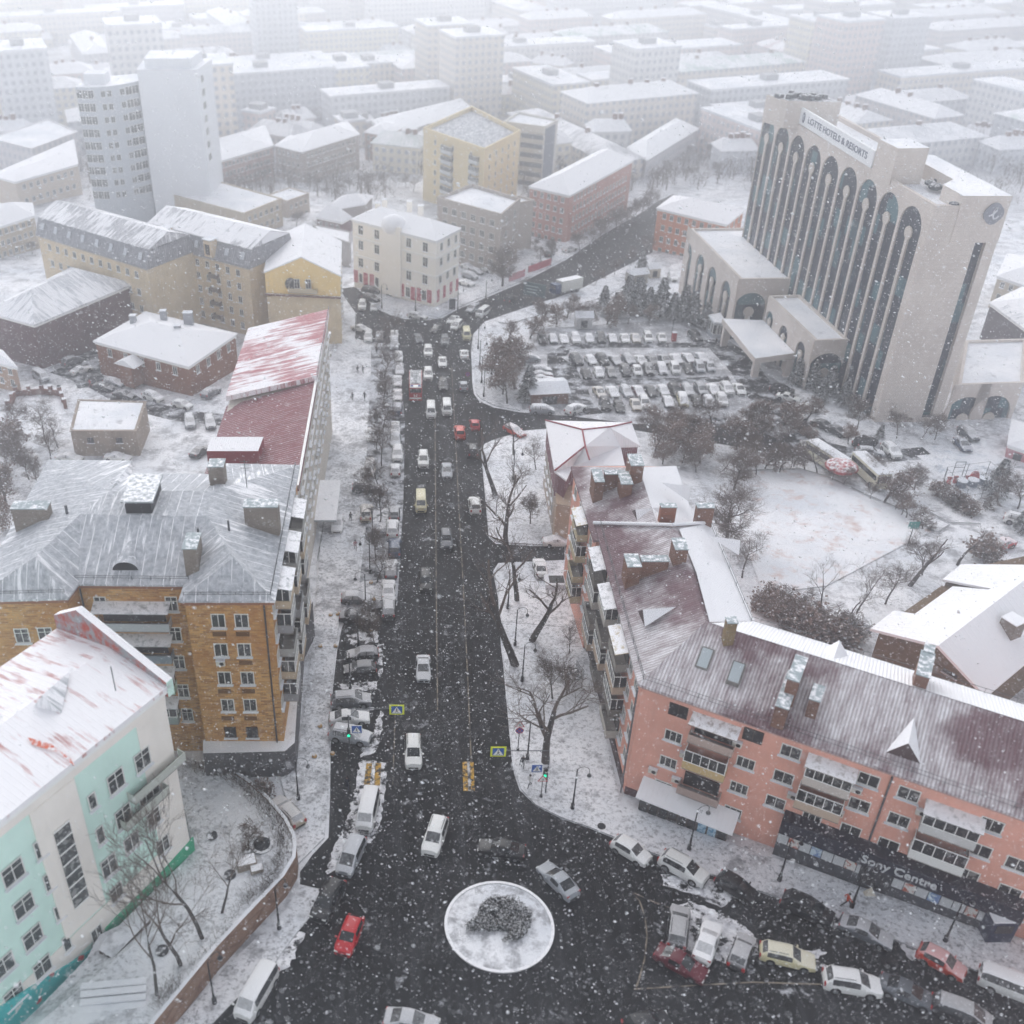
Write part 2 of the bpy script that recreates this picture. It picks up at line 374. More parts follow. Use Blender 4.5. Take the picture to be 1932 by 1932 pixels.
# slush and snow lying on the asphalt
def blob(px, h, rough, m, mb, r=None):
    pts = [G(u, v, h) for u, v in px]; out = []
    n = len(pts)
    for i in range(n):
        a, b = pts[i], pts[(i+1) % n]; k = max(2, int((b-a).length/.35))
        for j in range(k): out.append(a.lerp(b, j/k)+Vector((random.gauss(0, rough), random.gauss(0, rough), 0)))
    if sum(out[i].x*out[(i+1) % len(out)].y-out[(i+1) % len(out)].x*out[i].y for i in range(len(out))) < 0: out = out[::-1]
    mb.poly([(p.x, p.y, -S*p.y+h if p.y < 410 else p.z) for p in out])
sb = MB()
for px in ([(676,1440),(690,1432),(712,1437),(728,1440),(729,1470),(724,1520),(712,1570),(700,1590),(660,1600),(640,1640),(615,1650),(628,1600),(650,1560),(668,1500)],
           [(690,1402),(706,1375),(717,1340),(723,1345),(719,1395),(706,1422),(680,1428)],[(655,1197),(712,1190),(714,1212),(662,1216)],[(712,1215),(722,1215),(722,1275),(714,1275)],[(640,1334),(705,1334),(706,1340),(640,1341)],[(640,1290),(712,1285),(712,1300),(645,1305)],
           [(1248,1650),(1352,1662),(1430,1695),(1350,1700),(1250,1670)],[(1300,1700),(1345,1715),(1400,1742),(1425,1765),(1430,1800),(1380,1820),(1300,1795),(1262,1790),(1268,1720)],
           [(1310,1692),(1375,1700),(1360,1712)],[(1435,1785),(1560,1818),(1580,1840),(1550,1835)],[(505,1800),(560,1755),(578,1762),(540,1830),(500,1850)],
           [(1476,1702),(1500,1700),(1560,1735),(1600,1752),(1585,1760)],[(1690,1775),(1740,1800),(1720,1812)],[(1480,1785),(1500,1790),(1560,1795),(1545,1810)],
           [(733,1000),(757,1000),(750,1060),(730,1060)],[(700,960),(757,955),(757,1000),(705,1000)],[(665,1100),(740,1090),(745,1130),(668,1140)]):
    blob(px, .06, .09, None, sb)
def patchm():
    n = NT('broken_snow', .9); n.col(n.mix(n.mr(n.noise(1.5, 6), .4, .65), SNOWC, (.50, .50, .53, 1))); a = n.mr(n.noise(.9, 8, rough=.72), .42, .50); n.l(a, n.b.inputs['Alpha']); return n.m
tag(sb.obj('snow_patch', mat('patch', patchm)), kind='structure')
# ---------------- buildings ----------------
FOOT = []
def ccw(p): return sum(p[i][0]*p[(i+1) % len(p)][1]-p[(i+1) % len(p)][0]*p[i][1] for i in range(len(p))) > 0
class Bl:
    def __init__(s, name, label, cat, o, group=None):
        s.o = Vector(o); s.e = thing(name, label, cat, s.o, 0, group); s.wn = 0
    def part(s, mb, name, mats, parent=None, uv=True, label=None):
        off = s.o
        q = MB(); q.v = [(v[0]-off.x, v[1]-off.y, v[2]-off.z) for v in mb.v]; q.f = mb.f; q.m = mb.m; q.sm = mb.sm
        o = link(name, q.mesh(name, mats, uv), parent or s.e)
        if label: o['label'] = label
        return o
    def walls(s, poly, z0, z1, m, name='wall', top=None):
        mb = MB(); mb.prism([p[:2] for p in poly], z0, z1, 0, 0); FOOT.append([tuple(p[:2]) for p in poly]); return s.part(mb, name, m)
    def roof(s, pts, faces, m, t=.3, name='roof', parent=None):
        mb = MB(); vs = [Vector(p) for p in pts]; ff = []
        for f in faces:
            n = sum(((vs[f[i]].x*vs[f[(i+1) % len(f)]].y-vs[f[(i+1) % len(f)]].x*vs[f[i]].y) for i in range(len(f))))
            ff.append(list(f) if n > 0 else list(f)[::-1])
        mb.add(vs, ff); cnt = {}
        for f in ff:
            for i in range(len(f)): cnt[(f[i], f[(i+1) % len(f)])] = 1
        for (a, b) in list(cnt):
            if (b, a) not in cnt:
                va, vb = vs[a], vs[b]; d = Vector((0, 0, -t)); mb.add([va, vb, vb+d, va+d], [(0, 3, 2, 1)])
        return s.part(mb, name, m, parent)
    def chim(s, p, d, rz=0., m=None, roof=None, cap='snow', name='chimney'):
        mb = MB(); mb.box((p[0], p[1], p[2]+d[2]/2-.6), (d[0], d[1], d[2]+1.2), 0, rz); mb.box((p[0], p[1], p[2]+d[2]+.06), (d[0]+.12, d[1]+.12, .12), 1, rz)
        return s.part(mb, name, [m or BRK2, SNW if cap == 'snow' else plain('8e9a9e', .6, snow=.35)], roof)
def inset(poly, d):
    n = len(poly); out = []
    sg = 1 if ccw(poly) else -1
    for i in range(n):
        a, b, c = [Vector(poly[j % n][:2]) for j in (i-1, i, i+1)]
        e1 = (b-a).normalized(); e2 = (c-b).normalized(); n1 = Vector((-e1.y, e1.x))*sg; n2 = Vector((-e2.y, e2.x))*sg
        k = n1+n2; k = k/(max(.3, k.length_squared/2)); out.append(Vector((b.x+k.x*d, b.y+k.y*d, 0)))
    return out
SNW = snowm('clean'); BRK2 = brickm('5e3a2c', '7c5442', '8a7a70', 1.2)
WPR = {}
def wproto(w_, h_, st='two', frame=None, sill=True):
    k = (round(w_, 1), round(h_, 1), st, sill)
    if k not in WPR:
        mb = MB(); t = .09; d = .07
        for x in (-w_/2+t/2, w_/2-t/2): mb.box((x, -d/2, 0), (t, d, h_), 0)
        for z in (-h_/2+t/2, h_/2-t/2): mb.box((0, -d/2, z), (w_-2*t, d, t), 0)
        ms = {'one': [], 'two': [0], 'three': [-w_/6, w_/6], 'grid': [-w_/4, 0, w_/4], 'dark': [0]}[st]
        for x in ms: mb.box((x, -d/2, 0), (.07, d*.8, h_-2*t), 0)
        if st in ('grid',) or (st == 'two' and h_ > 1.7): mb.box((0, -d/2+.005, h_*.18), (w_-2*t, d*.6, .06), 0)
        if sill: mb.box((0, -.14, -h_/2-.05), (w_+.25, .28, .07), 1)
        pn = MB(); pn.box((0, .02, 0), (w_-t, .06, h_-t), 0)
        WPR[k] = (mb.mesh('window', [plain('d9d9d5', .6) if st != 'dark' else plain('3a302c', .7), SNW], False), pn.mesh('pane', [GL], False))
    return WPR[k]
def win(b, p, rz, w_=1.5, h_=1.6, st='two', pane=True, sill=True, name='window', label=None):
    if b.wn >= 100: return
    b.wn += 1; f, g_ = wproto(w_, h_, st, None, sill)
    o = link(name, f, b.e, Vector(p)-b.o, rz)
    if label: o['label'] = label
    link('pane', g_, o); return o
def fdir(a, c): return atan2(c[1]-a[1], c[0]-a[0])
def outw(a, c, d=.01):
    t = Vector((c[0]-a[0], c[1]-a[1], 0)).normalized(); return Vector((t.y, -t.x, 0))*d
def wins(b, a, c, lst, w_=1.5, h_=1.6, st='two', **k):
    'windows at photograph pixels lst on the wall from a to c (left to right seen from outside)'
    rz = fdir(a, c)
    for q in lst: win(b, onplane(q[0], q[1], a, c)+outw(a, c), rz, *(q[2:] if len(q) > 2 else (w_, h_, st)), **k)
def wgrid(b, a, c, z0, z1, nc, nr, w_=1.3, h_=1.6, st='two', m0=.06, m1=.94, skip=(), **k):
    rz = fdir(a, c)
    for j in range(nr):
        z = z0+(z1-z0)*(j+.55)/nr
        for i in range(nc):
            if (i, j) in skip: continue
            t = m0+(m1-m0)*(i+.5)/nc; p = Vector((a[0]+(c[0]-a[0])*t, a[1]+(c[1]-a[1])*t, z)); win(b, p+outw(a, c), rz, w_, h_, st, **k)
def balcony(b, p, rz, wd, dp=1.2, h_=2.6, kind='glazed', col='b9b3a8', rail='c9c9c4', awn=None):
    'p = middle of the wall side, at floor level'
    mb = MB(); y = -dp/2
    mb.box((0, y, .06), (wd, dp, .12), 0)
    mb.box((0, -dp+.03, .55), (wd, .06, .95), 1)
    for s_ in (-1, 1): mb.box((s_*(wd/2-.03), y+.03, .55), (.06, dp-.06, .95), 1)
    o = link('balcony', None, None) if False else None
    q = mb.mesh('balcony', [CONC, plain(rail, .7)], True); o = link('balcony', q, b.e, Vector(p)-b.o, rz)
    if kind == 'glazed':
        f = MB(); n = max(3, int(wd/.8))
        for i in range(n+1): f.box((-wd/2+.04+(wd-.08)*i/n, -dp+.05, 1.75), (.07, .07, 1.45), 0)
        for z in (1.06, 2.46): f.box((0, -dp+.055, z), (wd, .06, .08), 0)
        for s_ in (-1, 1):
            f.box((s_*(wd/2-.05), y, 2.46), (.06, dp, .07), 0); f.box((s_*(wd/2-.05), y, 1.75), (.06, .06, 1.4), 0)
        w_ = link('window', f.mesh('window', [WH], False), o)
        g_ = MB(); g_.box((0, -dp+.09, 1.76), (wd-.14, .03, 1.36), 0)
        for s_ in (-1, 1): g_.box((s_*(wd/2-.09), y+.05, 1.76), (.03, dp-.2, 1.36), 0)
        link('pane', g_.mesh('pane', [GL], False), w_)
    if kind == 'open':
        f = MB(); f.box((0, -.1, 1.3), (wd*.85, .1, 1.7), 0); link('opening', f.mesh('opening', [GL], False), o)
    if awn:
        r = MB(); r.add([(-wd/2-.15, 0, h_+.35), (wd/2+.15, 0, h_+.35), (wd/2+.15, -dp-.25, h_-.02), (-wd/2-.15, -dp-.25, h_-.02), (-wd/2-.15, 0, h_+.27), (wd/2+.15, 0, h_+.27), (wd/2+.15, -dp-.25, h_-.1), (-wd/2-.15, -dp-.25, h_-.1)],
              [(0, 3, 2, 1), (4, 5, 6, 7), (3, 7, 6, 2), (0, 4, 7, 3), (1, 2, 6, 5)])
        link('canopy', r.mesh('canopy', [plain(awn or 'a9aaa8', .7, snow=.75)], True), o)
    return o
def acunit(b, p, rz):
    k = 'ac'
    if k not in WPR:
        mb = MB(); mb.box((0, -.28, 0), (.85, .34, .58), 0); mb.box((0, -.28, .31), (.9, .4, .05), 1)
        c = MB(); n = 12; vs = [(.12+.22*cos(2*pi*i/n), -.455, .22*sin(2*pi*i/n)) for i in range(n)]; c.add(vs, [list(range(n))])
        WPR[k] = (mb.mesh('air_conditioner', [plain('c9c6bd', .6), SNW], False), c.mesh('fan_grille', [BLK], False))
    o = link('air_conditioner', WPR[k][0], b.e, Vector(p)-b.o, rz); link('fan_grille', WPR[k][1], o)
def guard(b, pts, h_=.7, step=2.2, parent=None, name='snow_guard'):
    mb = MB()
    for i in range(len(pts)-1):
        a, c = Vector(pts[i]), Vector(pts[i+1]); L = (c-a).length; n = max(1, int(L/step))
        for z in (.35, h_): mb.tube([a+Vector((0, 0, z)), c+Vector((0, 0, z))], .03, 4, cap=False)
        for j in range(n+1):
            p = a.lerp(c, j/n); mb.tube([p-Vector((0, 0, .1)), p+Vector((0, 0, h_))], .03, 4, cap=False)
    return b.part(mb, name, METL, parent, uv=False)
def pipe(b, a, c, m=None):
    mb = MB(); mb.tube([a, c], .09, 6, cap=False); return b.part(mb, 'downpipe', m or METL, uv=False)
def simple(name, label, cat, eave, zspec, wallmat, roofmat, kind='flat', rh=3., ridge=None, wn=(), over=.35, par=.7, cornice=None, group=None, far=False):
    '''eave: photograph pixels of the roof corners, near-left, near-right, back-right (and back-left); zspec: (base pixel, top v) or height'''
    if isinstance(zspec, tuple):
        b0 = G(*zspec[:2]); zE = zat(b0, zspec[2])
    else: zE = zspec
    if len(eave) == 3:
        a, c, d = [P(u, v, zE) for u, v in eave]; pts = [a, c, d, a+d-c]
    else: pts = [P(u, v, zE) for u, v in eave]
    cen = sum(pts, Vector())/len(pts); zg = min(ter(p.y) for p in pts); b = Bl(name, label, cat, (cen.x, cen.y, zg), group)
    wp = inset(pts, over if kind != 'flat' else 0); b.pts = pts; b.wp = wp; b.zE = zE; b.zg = zg
    if not ccw(pts): pass
    b.wall = b.walls(wp, zg-2, zE-(.02 if kind != 'flat' else 0), wallmat)
    if kind == 'flat':
        i1 = inset(pts, -.12); i2 = inset(pts, .35); n = len(pts); mb = MB()
        vs = [(p.x, p.y, zE+.01) for p in i1]+[(p.x, p.y, zE+par) for p in i1]+[(p.x, p.y, zE+par) for p in i2]+[(p.x, p.y, zE+.05) for p in i2]
        cc = ccw(i1); fs = []
        for i in range(n):
            j = (i+1) % n
            for k in range(3):
                f = (k*n+i, k*n+j, (k+1)*n+j, (k+1)*n+i); fs.append(f if cc else f[::-1])
        mb.add(vs, fs, 0); top = [(p.x, p.y, zE+.06) for p in i2]; mb.poly(top if cc else top[::-1], 1)
        b.rf = b.part(mb, 'roof', [cornice or wallmat, roofmat])
    elif kind == 'hip' and len(pts) == 4:
        a, c, d, e = pts
        if (c-a).length > (d-c).length:
            m0, m1 = (a+e)/2, (c+d)/2; L = (m1-m0); k = min(.48, (d-c).length/2/L.length*1.0)
            r0, r1 = m0+L*k, m1-L*k; r0.z = r1.z = zE+rh; b.rf = b.roof([a, c, d, e, r0, r1], [(0, 1, 5, 4), (1, 2, 5), (2, 3, 4, 5), (3, 0, 4)], roofmat)
        else:
            m0, m1 = (a+c)/2, (d+e)/2; L = (m1-m0); k = min(.48, (c-a).length/2/L.length*1.0)
            r0, r1 = m0+L*k, m1-L*k; r0.z = r1.z = zE+rh; b.rf = b.roof([a, c, d, e, r0, r1], [(0, 1, 4), (1, 2, 5, 4), (2, 3, 5), (3, 0, 4, 5)], roofmat)
    if kind != 'flat' and not far:
        mb = MB(); i2 = inset(wp, -.14); mb.prism([p[:2] for p in i2], zE-.75, zE-.33, 0); b.part(mb, 'cornice', cornice or WH)
    return b
def facep(b, i, j): # wall corner pair, left to right seen from outside
    return b.wp[i], b.wp[j]
# --- ochre brick apartment block, near left ---
plg = G(537, 1462); zpl = zat(plg, 1415); wf = P(527, 1408, zpl); zE = zat(wf, 1137)
EV = dict(a=(336,1134,0), b=(519,1134,0), c=(566,877,0), d=(427,874,0), e=(403,894,0), f=(249,893,0), g=(250,869,0), h=(91,867,0), i=(-57,1134,0), j=(128,1129,0), k=(148,1102,0), l=(346,1104,0),
          m=(391,974,3.2), n=(440,1052,2.9), o=(151,970,3.2), p=(67,1050,2.9), q=(400,926,3.3), r=(206,927,3.3))
K = list(EV); W_ = {k: P(u, v, zE+dz) for k, (u, v, dz) in EV.items()}
outl = [W_[k] for k in 'abcdefghijkl']; wp = inset(outl, .45)
b = Bl('brick_apartment_block', 'ochre brick apartment block with streaked grey metal roof beside the parked cars on the left', 'building', (sum(p.x for p in wp)/12, sum(p.y for p in wp)/12, ter(85)))
BRK = brickm('cc9a58', '8a5628', 'b59c78', 1.7, 'a87038')
b.walls(wp, ter(100)-3, zE-.05, BRK)
wd = dict(zip('abcdefghijkl', wp))
RM = roofm('737b84', .40, 1.1, wind=.42)
fs = ['omlk', 'mnal', 'nba', 'nbcqm', 'qcde', 'rqef', 'rfgh', 'orhip', 'pij', 'pjko', 'omqr']
rf = b.roof([W_[k] for k in K], [[K.index(x) for x in f] for f in fs], RM, .22)
mb = MB(); i2 = inset(wp, -.3); mb.prism([p[:2] for p in i2], zE-.62, zE-.24, 0); b.part(mb, 'cornice', plain('8c5e45', .8))
A, Bq = wd['a'], wd['b']
wins(b, A, Bq, [(412,1171),(456,1171),(417,1226,1.35,1.7,'two'),(461,1226,1.35,1.7,'two'),(424,1279,1.35,1.7,'two'),(467,1279,1.35,1.7,'two'),(430,1330,1.35,1.7,'two'),(472,1330,1.35,1.7,'two'),(435,1381,1.2,1.5,'dark'),(476,1381,1.2,1.5,'dark')], 1.35, 1.7)
APM = brickm('6e4a24', '5c3a1c', '7a6448', 1.)
for (u, v) in ((414,1196),(458,1196),(464,1250),(424,1304),(469,1304),(430,1355),(473,1355)):
    p = onplane(u, v, A, Bq)+outw(A, Bq, .03); ap = MB(); ap.box(p, (1.3, .06, .55), 0, fdir(A, Bq)); b.part(ap, 'brick_apron', APM)
J, I_ = wd['j'], wd['i']
wins(b, I_, J, [(42,1199),(86,1197),(56,1255),(100,1260),(70,1312)], 1.4, 1.8)
Kk, L_ = wd['k'], wd['l']
wins(b, Kk, L_, [(190,1139),(324,1139),(201,1196),(331,1196),(338,1249),(346,1303),(354,1348)], 1.2, 1.8)
rzf = fdir(Kk, L_)
for (u, v, kd, rl) in ((257,1177,'open','aeb2b5'),(263,1236,'open','77828a'),(270,1295,'glazed','a8c4b2'),(278,1350,'glazed','8e9a96')):
    balcony(b, onplane(u, v, Kk, L_), rzf, 7.2, 1.3, 2.5, kd, rail=rl, awn='8d9194')
acunit(b, onplane(417, 1247, A, Bq)+outw(A, Bq, .02), fdir(A, Bq)); acunit(b, onplane(100, 1278, I_, J)+outw(I_, J, .02), fdir(I_, J))
C_ = wd['c']; rzs = fdir(Bq, C_); Ls = (Vector(C_)-Vector(Bq)).length; ZB = zE
for t, kd in ((.16, 1), (.42, 1), (.68, 1)):
    for fl in range(5):
        z = ZB-3.1-fl*3.05; p = Vector(Bq).lerp(Vector(C_), t); p.z = z
        balcony(b, p, rzs, 3.4, 1.5, 2.45, 'glazed' if (fl+int(t*10)) % 3 else 'open', rail=['9b9a97', 'b7a58c', '8f8f92'][(fl+int(t*9)) % 3], awn='93979a' if fl == 0 else None)
for t in (.04, .29, .33, .55, .8, .9):
    for fl in range(5):
        p = Vector(Bq).lerp(Vector(C_), t); p.z = ZB-1.9-fl*3.05; win(b, p+outw(Bq, C_), rzs, 1.3, 1.6)
BRKG = brickm('7d746b', '6b6058', '9a948c', 1.2)
def onroof(u, v, zz): return P(u, v, zz)
b.chim(P(65, 985, zE+1.4), (3.6, 1.4, 2.0), 0, BRKG, rf, 'plate'); b.chim(P(412, 905, zE+2.6), (1.6, 1.6, 2.0), 0, BRKG, rf, 'plate'); b.chim(P(496, 985, zE+1.6), (3.4, 1.4, 2.2), 0, BRKG, rf, 'plate'); b.chim(P(367, 1060, zE+1.2), (1.3, 2.6, 2.4), 0, BRKG, rf, 'plate')
mb = MB(); p = P(272, 945, zE+3.2); mb.box(p+Vector((0, 0, .3)), (2.6, 4.6, 2.2), 1); mb.prism([(p.x-1.6, p.y-2.6), (p.x+1.6, p.y-2.6), (p.x+1.6, p.y+2.6), (p.x-1.6, p.y+2.6)], p.z+1.4, p.z+1.6, 0); b.part(mb, 'roof_hatch', [plain('9aa0a4', .5, snow=.5), BLK], rf)
mb = MB(); p = P(238, 1066, zE+.9)
n = 10; ar = [(p.x+1.25*cos(pi*i/n), p.y-.5, p.z-.3+1.0*sin(pi*i/n)) for i in range(n+1)]; bk = [(p.x, p.y+3.4, p.z+1.2)]
mb.add(ar, [list(range(n+1))], 1); mb.add(ar+bk, [(i, i+1, n+1)[::-1] for i in range(n)], 0); b.part(mb, 'dormer', [RM, BLK], rf)
for q in ((128,974,.25,1.3),(397,948,.2,.7),(432,998,.2,1.0),(375,1012,.2,1.)):
    mb = MB(); p = P(q[0], q[1], zE+2.4); mb.tube([p-Vector((0, 0, 1)), p+Vector((0, 0, q[3]))], q[2]*.6, 6); b.part(mb, 'vent_pipe', METL, rf, uv=False)
mb = MB(); p = P(466, 920, zE+2.5); mb.tube([p, p+Vector((0, 0, 3.4))], .04, 4); [mb.tube([p+Vector((-.5, 0, z)), p+Vector((.5, 0, z))], .03, 4) for z in (2.4, 2.8, 3.2)]; b.part(mb, 'antenna', METL, rf, uv=False)
for seg in ('ab', 'bc', 'kl', 'ij'):
    s0, s1 = wd[seg[0]], wd[seg[1]]; guard(b, [(s0.x, s0.y, zE+.1), (s1.x, s1.y, zE+.1)], .6, 1.6, rf)
q0 = P(503, 1139, zE-.5)+outw(A, Bq, .0); e0 = Vector((Bq.x-.7, Bq.y-.15, zE-.6)); pipe(b, e0, (e0.x, e0.y, zpl), plain('3c3d42', .5)); e0 = Vector((Kk.x+.3, Kk.y-.2, zE-.6)); pipe(b, e0, (e0.x, e0.y, ter(e0.y)), plain('3c3d42', .5))
# dark stone plinth around the foot of the wing
pp = [P(383, 1422, zpl), P(537, 1418, zpl), P(556, 1402, zpl), P(570, 1180, zpl), P(590, 1135, zpl), P(560, 1130, zpl), P(383, 1400, zpl)]
mb = MB(); mb.prism([p[:2] for p in pp], ter(90)-1, zpl+.05, 0, 1); b.part(mb, 'plinth', [wallm('5d5c60', .3), snowm('plinth_top', .1)])
# --- mint building, lower left ---
gb = G(373, 1602, 1.6); zM = zat(gb, 1287)
a = P(322, 1290, zM); d0 = P(0, 1549, zM); dr = (d0-a).normalized(); far = a+dr*62; nb = Vector((-dr.y, dr.x, 0)); 
if nb.x > 0: nb = -nb
nb = nb.normalized(); bk = 13.5
b = Bl('mint_plaster_building', 'mint green plaster building with white cornice, turquoise mural and patchy red roof, lower left', 'building', (a.x-8, a.y-8, ter(a.y)))
poly = [a, far, far+nb*bk, a+nb*bk]
MINT = wallm('cdeadf', .10, stain=.25); CREAM = wallm('ece6de', .10, stain=.35)
b.walls(inset(poly, .5), ter(100)-2, zM-.02, MINT)
wp = inset(poly, .5); FL, FR = wp[1], wp[0]          # left and right ends of the street face
rz = fdir(FL, FR); LW = (FR-FL).length
mid0 = (a+a+nb*bk)/2+dr*.2; mid1 = (far+far+nb*bk)/2; rh = 1.1
r0 = Vector((mid0.x, mid0.y, zM+rh)); r1 = Vector((mid1.x, mid1.y, zM+rh))
RR = roofm('ab4a3c', .68, .5, wind=.35)
rf = b.roof([a, far, far+nb*bk, a+nb*bk, r0, r1], [(0, 1, 5, 4), (2, 3, 4, 5)], RR, .35)
# gable parapet with rusty inner face
g0 = a-dr*.25; g1 = a+nb*bk-dr*.25
mb = MB(); th = dr*.7
L = [Vector((g0.x, g0.y, zM-1.2)), Vector((g1.x, g1.y, zM-1.2)), Vector((g1.x, g1.y, zM+1.5)), Vector(((g0.x+g1.x*3)/4, (g0.y+g1.y*3)/4, zM+3.6)), Vector((g0.x, g0.y, zM+.45))]
vs = L+[p+th for p in L]; n = 5
mb.add(vs, [(0, 1, 2, 3, 4)[::-1], (5, 6, 7, 8, 9)], 1); mb.add(vs, [(4, 3, 8, 9), (3, 2, 7, 8)], 2); mb.add(vs, [(0, 4, 9, 5), (2, 1, 6, 7)], 0)
rust = mat('rust', lambda: (lambda n: n.col(n.mix(n.mr(n.noise(1.1, 6), .42, .62), srgb('8e9296'), srgb('a23a26'))))(NT('peeling_red_paint', .7)))
b.part(mb, 'gable_parapet', [MINT, rust, roofm('9a4038', .85, .8)])
# white cornice and bands along the face
def band(b, FL, FR, z0, z1, d, m, name, t0=0., t1=1.):
    mb = MB(); p0 = Vector(FL).lerp(Vector(FR), t0); p1 = Vector(FL).lerp(Vector(FR), t1); c = (p0+p1)/2+outw(FL, FR, d/2); mb.box((c.x, c.y, (z0+z1)/2), ((p1-p0).length, d, z1-z0), 0, fdir(FL, FR)); return b.part(mb, name, m)
band(b, FL, FR, zM-1.9, zM-.36, .12, CREAM, 'cornice'); band(b, FL, FR, zM-.7, zM-.37, .5, WH, 'cornice'); 
zg0 = gb.z
def slab_on(pts, d, m, name):
    mb = MB(); q = [onplane(u, v, FL, FR)+outw(FL, FR, d) for u, v in pts]; o2 = outw(FL, FR, -d+.01); n = len(q); mb.add(q+[p+o2 for p in q], [tuple(range(n))]+[(i, (i+1) % n, n+(i+1) % n, n+i) for i in range(n)]); return b.part(mb, name, m)
slab_on([(362.8,1578.6),(367,1616),(300,1680),(208,1768),(196,1752),(218,1728),(300,1648)], .16, wallm('3fae84', .2), 'plinth')
slab_on([(192,1778),(192,1845),(150,1875),(20,1950),(-60,2000),(-60,1935),(40,1870)], .2, mat('mural', lambda: (lambda n: n.col(n.mix(n.mr(n.noise(.55, 2), .60, .64), n.mix(n.mr(n.noise(.8, 3), .6, .66), srgb('38b0b0'), srgb('d8dcd8')), srgb('c2454b'))))(NT('mural', .8))), 'mural')
band(b, FL, FR, zg0-4, zM-1.9, .06, CREAM, 'pilaster', .945, .9999)
band(b, FL, FR, zg0-4+4.9, zg0+4.6, .07, CREAM, 'plaster_band', 0., .5); band(b, FL, FR, zg0+.9, zg0+3.6, .07, CREAM, 'plaster_band', .55, .944)
def tpar(u, v):
    p = onplane(u, v, FL, FR); return (p-Vector(FL)).dot((Vector(FR)-Vector(FL)).normalized())/LW
px = lambda x, y: (x*.3359, 1283+y*.3359)
for q in ((797,445,1.7,2.1,'two'),(648,565,1.7,2.1,'two'),(515,678,.8,1.7,'one'),(560,868,.8,1.9,'one'),(690,762,1.7,2.1,'two'),(610,1040,1.6,2.2,'two'),(735,905,1.7,1.7,'two'),(650,1190,1.4,1.8,'two'),(835,640,2.4,1.3,'three'),(860,770,1.5,1.9,'two'),(912,925,1.5,1.9,'two'),(218,945,.9,1.9,'one'),(70,1080,1.9,2.0,'two'),(268,1130,.8,1.9,'one'),(130,1265,1.8,1.9,'two'),(180,1440,1.8,1.9,'two'),(325,1300,.8,1.7,'one'),(372,1475,.8,1.8,'one'),(235,1610,1.7,1.9,'two'),(20,1600,1.8,1.9,'two'),(75,1770,1.8,1.9,'two'),(540,1420,1.2,1.6,'two')):
    u, v = px(q[0], q[1]); win(b, onplane(u, v, FL, FR)+outw(FL, FR, .07), rz, q[2], q[3], q[4])
t0 = tpar(*px(370, 1000)); band(b, FL, FR, zg0+4.0, zM-1.9, .2, CREAM, 'stair_bay', t0-.032, t0+.038)
mb = MB(); pz = onplane(*px(358, 830), FL, FR); pz2 = onplane(*px(470, 1190), FL, FR); c = Vector(FL).lerp(Vector(FR), t0+.003); mb.box((c+outw(FL, FR, .21)).to_3d()*1 if False else Vector((c.x, c.y, (pz.z+pz2.z)/2))+outw(FL, FR, .22), (1.5, .1, pz.z-pz2.z+1.2), 0, rz)
sw = b.part(mb, 'stair_window', [GL], uv=False); mb = MB()
for i in range(8): mb.box(Vector((c.x, c.y, pz2.z-.6+(pz.z-pz2.z+1.2)*i/7))+outw(FL, FR, .29), (1.55, .06, .14), 0, rz)
b.part(mb, 'glazing_bar', [WH], sw)
for (u, v, wd_, dd) in ((865,530,6.0,1.3),(800,700,5.6,1.2)):
    p = onplane(*px(u, v+20), FL, FR); balcony(b, p, rz, wd_ if u > 840 else 5, dd*.7, 2.4, 'rail', rail='b4b8b0')
mb = MB()
for i in range(9): # snow guard and gutter line of orange sheet on the near slope
    pass
mb = MB(); q = [P(*px(160, 335), zM+.6), P(*px(400, 455), zM+.12)]; e = [P(*px(170, 325), zM+.75), P(*px(420, 430), zM+.2)]
qm = P(*px(290, 372), zM+.4)
for s0_, s1_ in ((q[0], qm), (qm, q[1])): mb.add([s0_+Vector((0,0,.25)), s1_+Vector((0,0,.25)), s1_+Vector((.5,-.6,.05)), s0_+Vector((.5,-.6,.05))], [(0,1,2,3)])
b.part(mb, 'ridge_sheet', plain('d0603c', .7, snow=.35), rf, uv=False)
mb = MB(); p = P(*px(285, 75), zM+1.3); mb.add([p+Vector((-1.3, -1.2, -.6)), p+Vector((1.2, -1.6, -.6)), p+Vector((.9, 2.6, .1)), p+Vector((-.2, -1.2, .9))], [(0, 1, 3), (1, 2, 3), (2, 0, 3)]); b.part(mb, 'dormer', roofm('8d9499', .6, .7), rf)
mb = MB(); p = P(*px(650, 60), zM+.8); mb.tube([p, p+Vector((0, 0, 2.6))], .05, 4); b.part(mb, 'antenna', METL, rf, uv=False)
# entrance stair block by the mint building
q = [P(*px(x, y), gb.z+.9) for x, y in ((485,1568),(640,1660),(940,1345),(830,1300),(560,1430))]
mb = MB(); mb.prism([p[:2] for p in q], gb.z-3, gb.z+.9, 0, 1); i3 = inset(q, .9); mb.prism([p[:2] for p in i3], gb.z+.9, gb.z+1.5, 0, 1)
st = tag(mb.obj('stone_terrace', [brickm('5b4c48', '4c3f3c', '85807c', 1.6), snowm('terrace_top', .4)]), 'dark stone entrance terrace with stepped snowy top at the foot of the mint building', 'terrace')
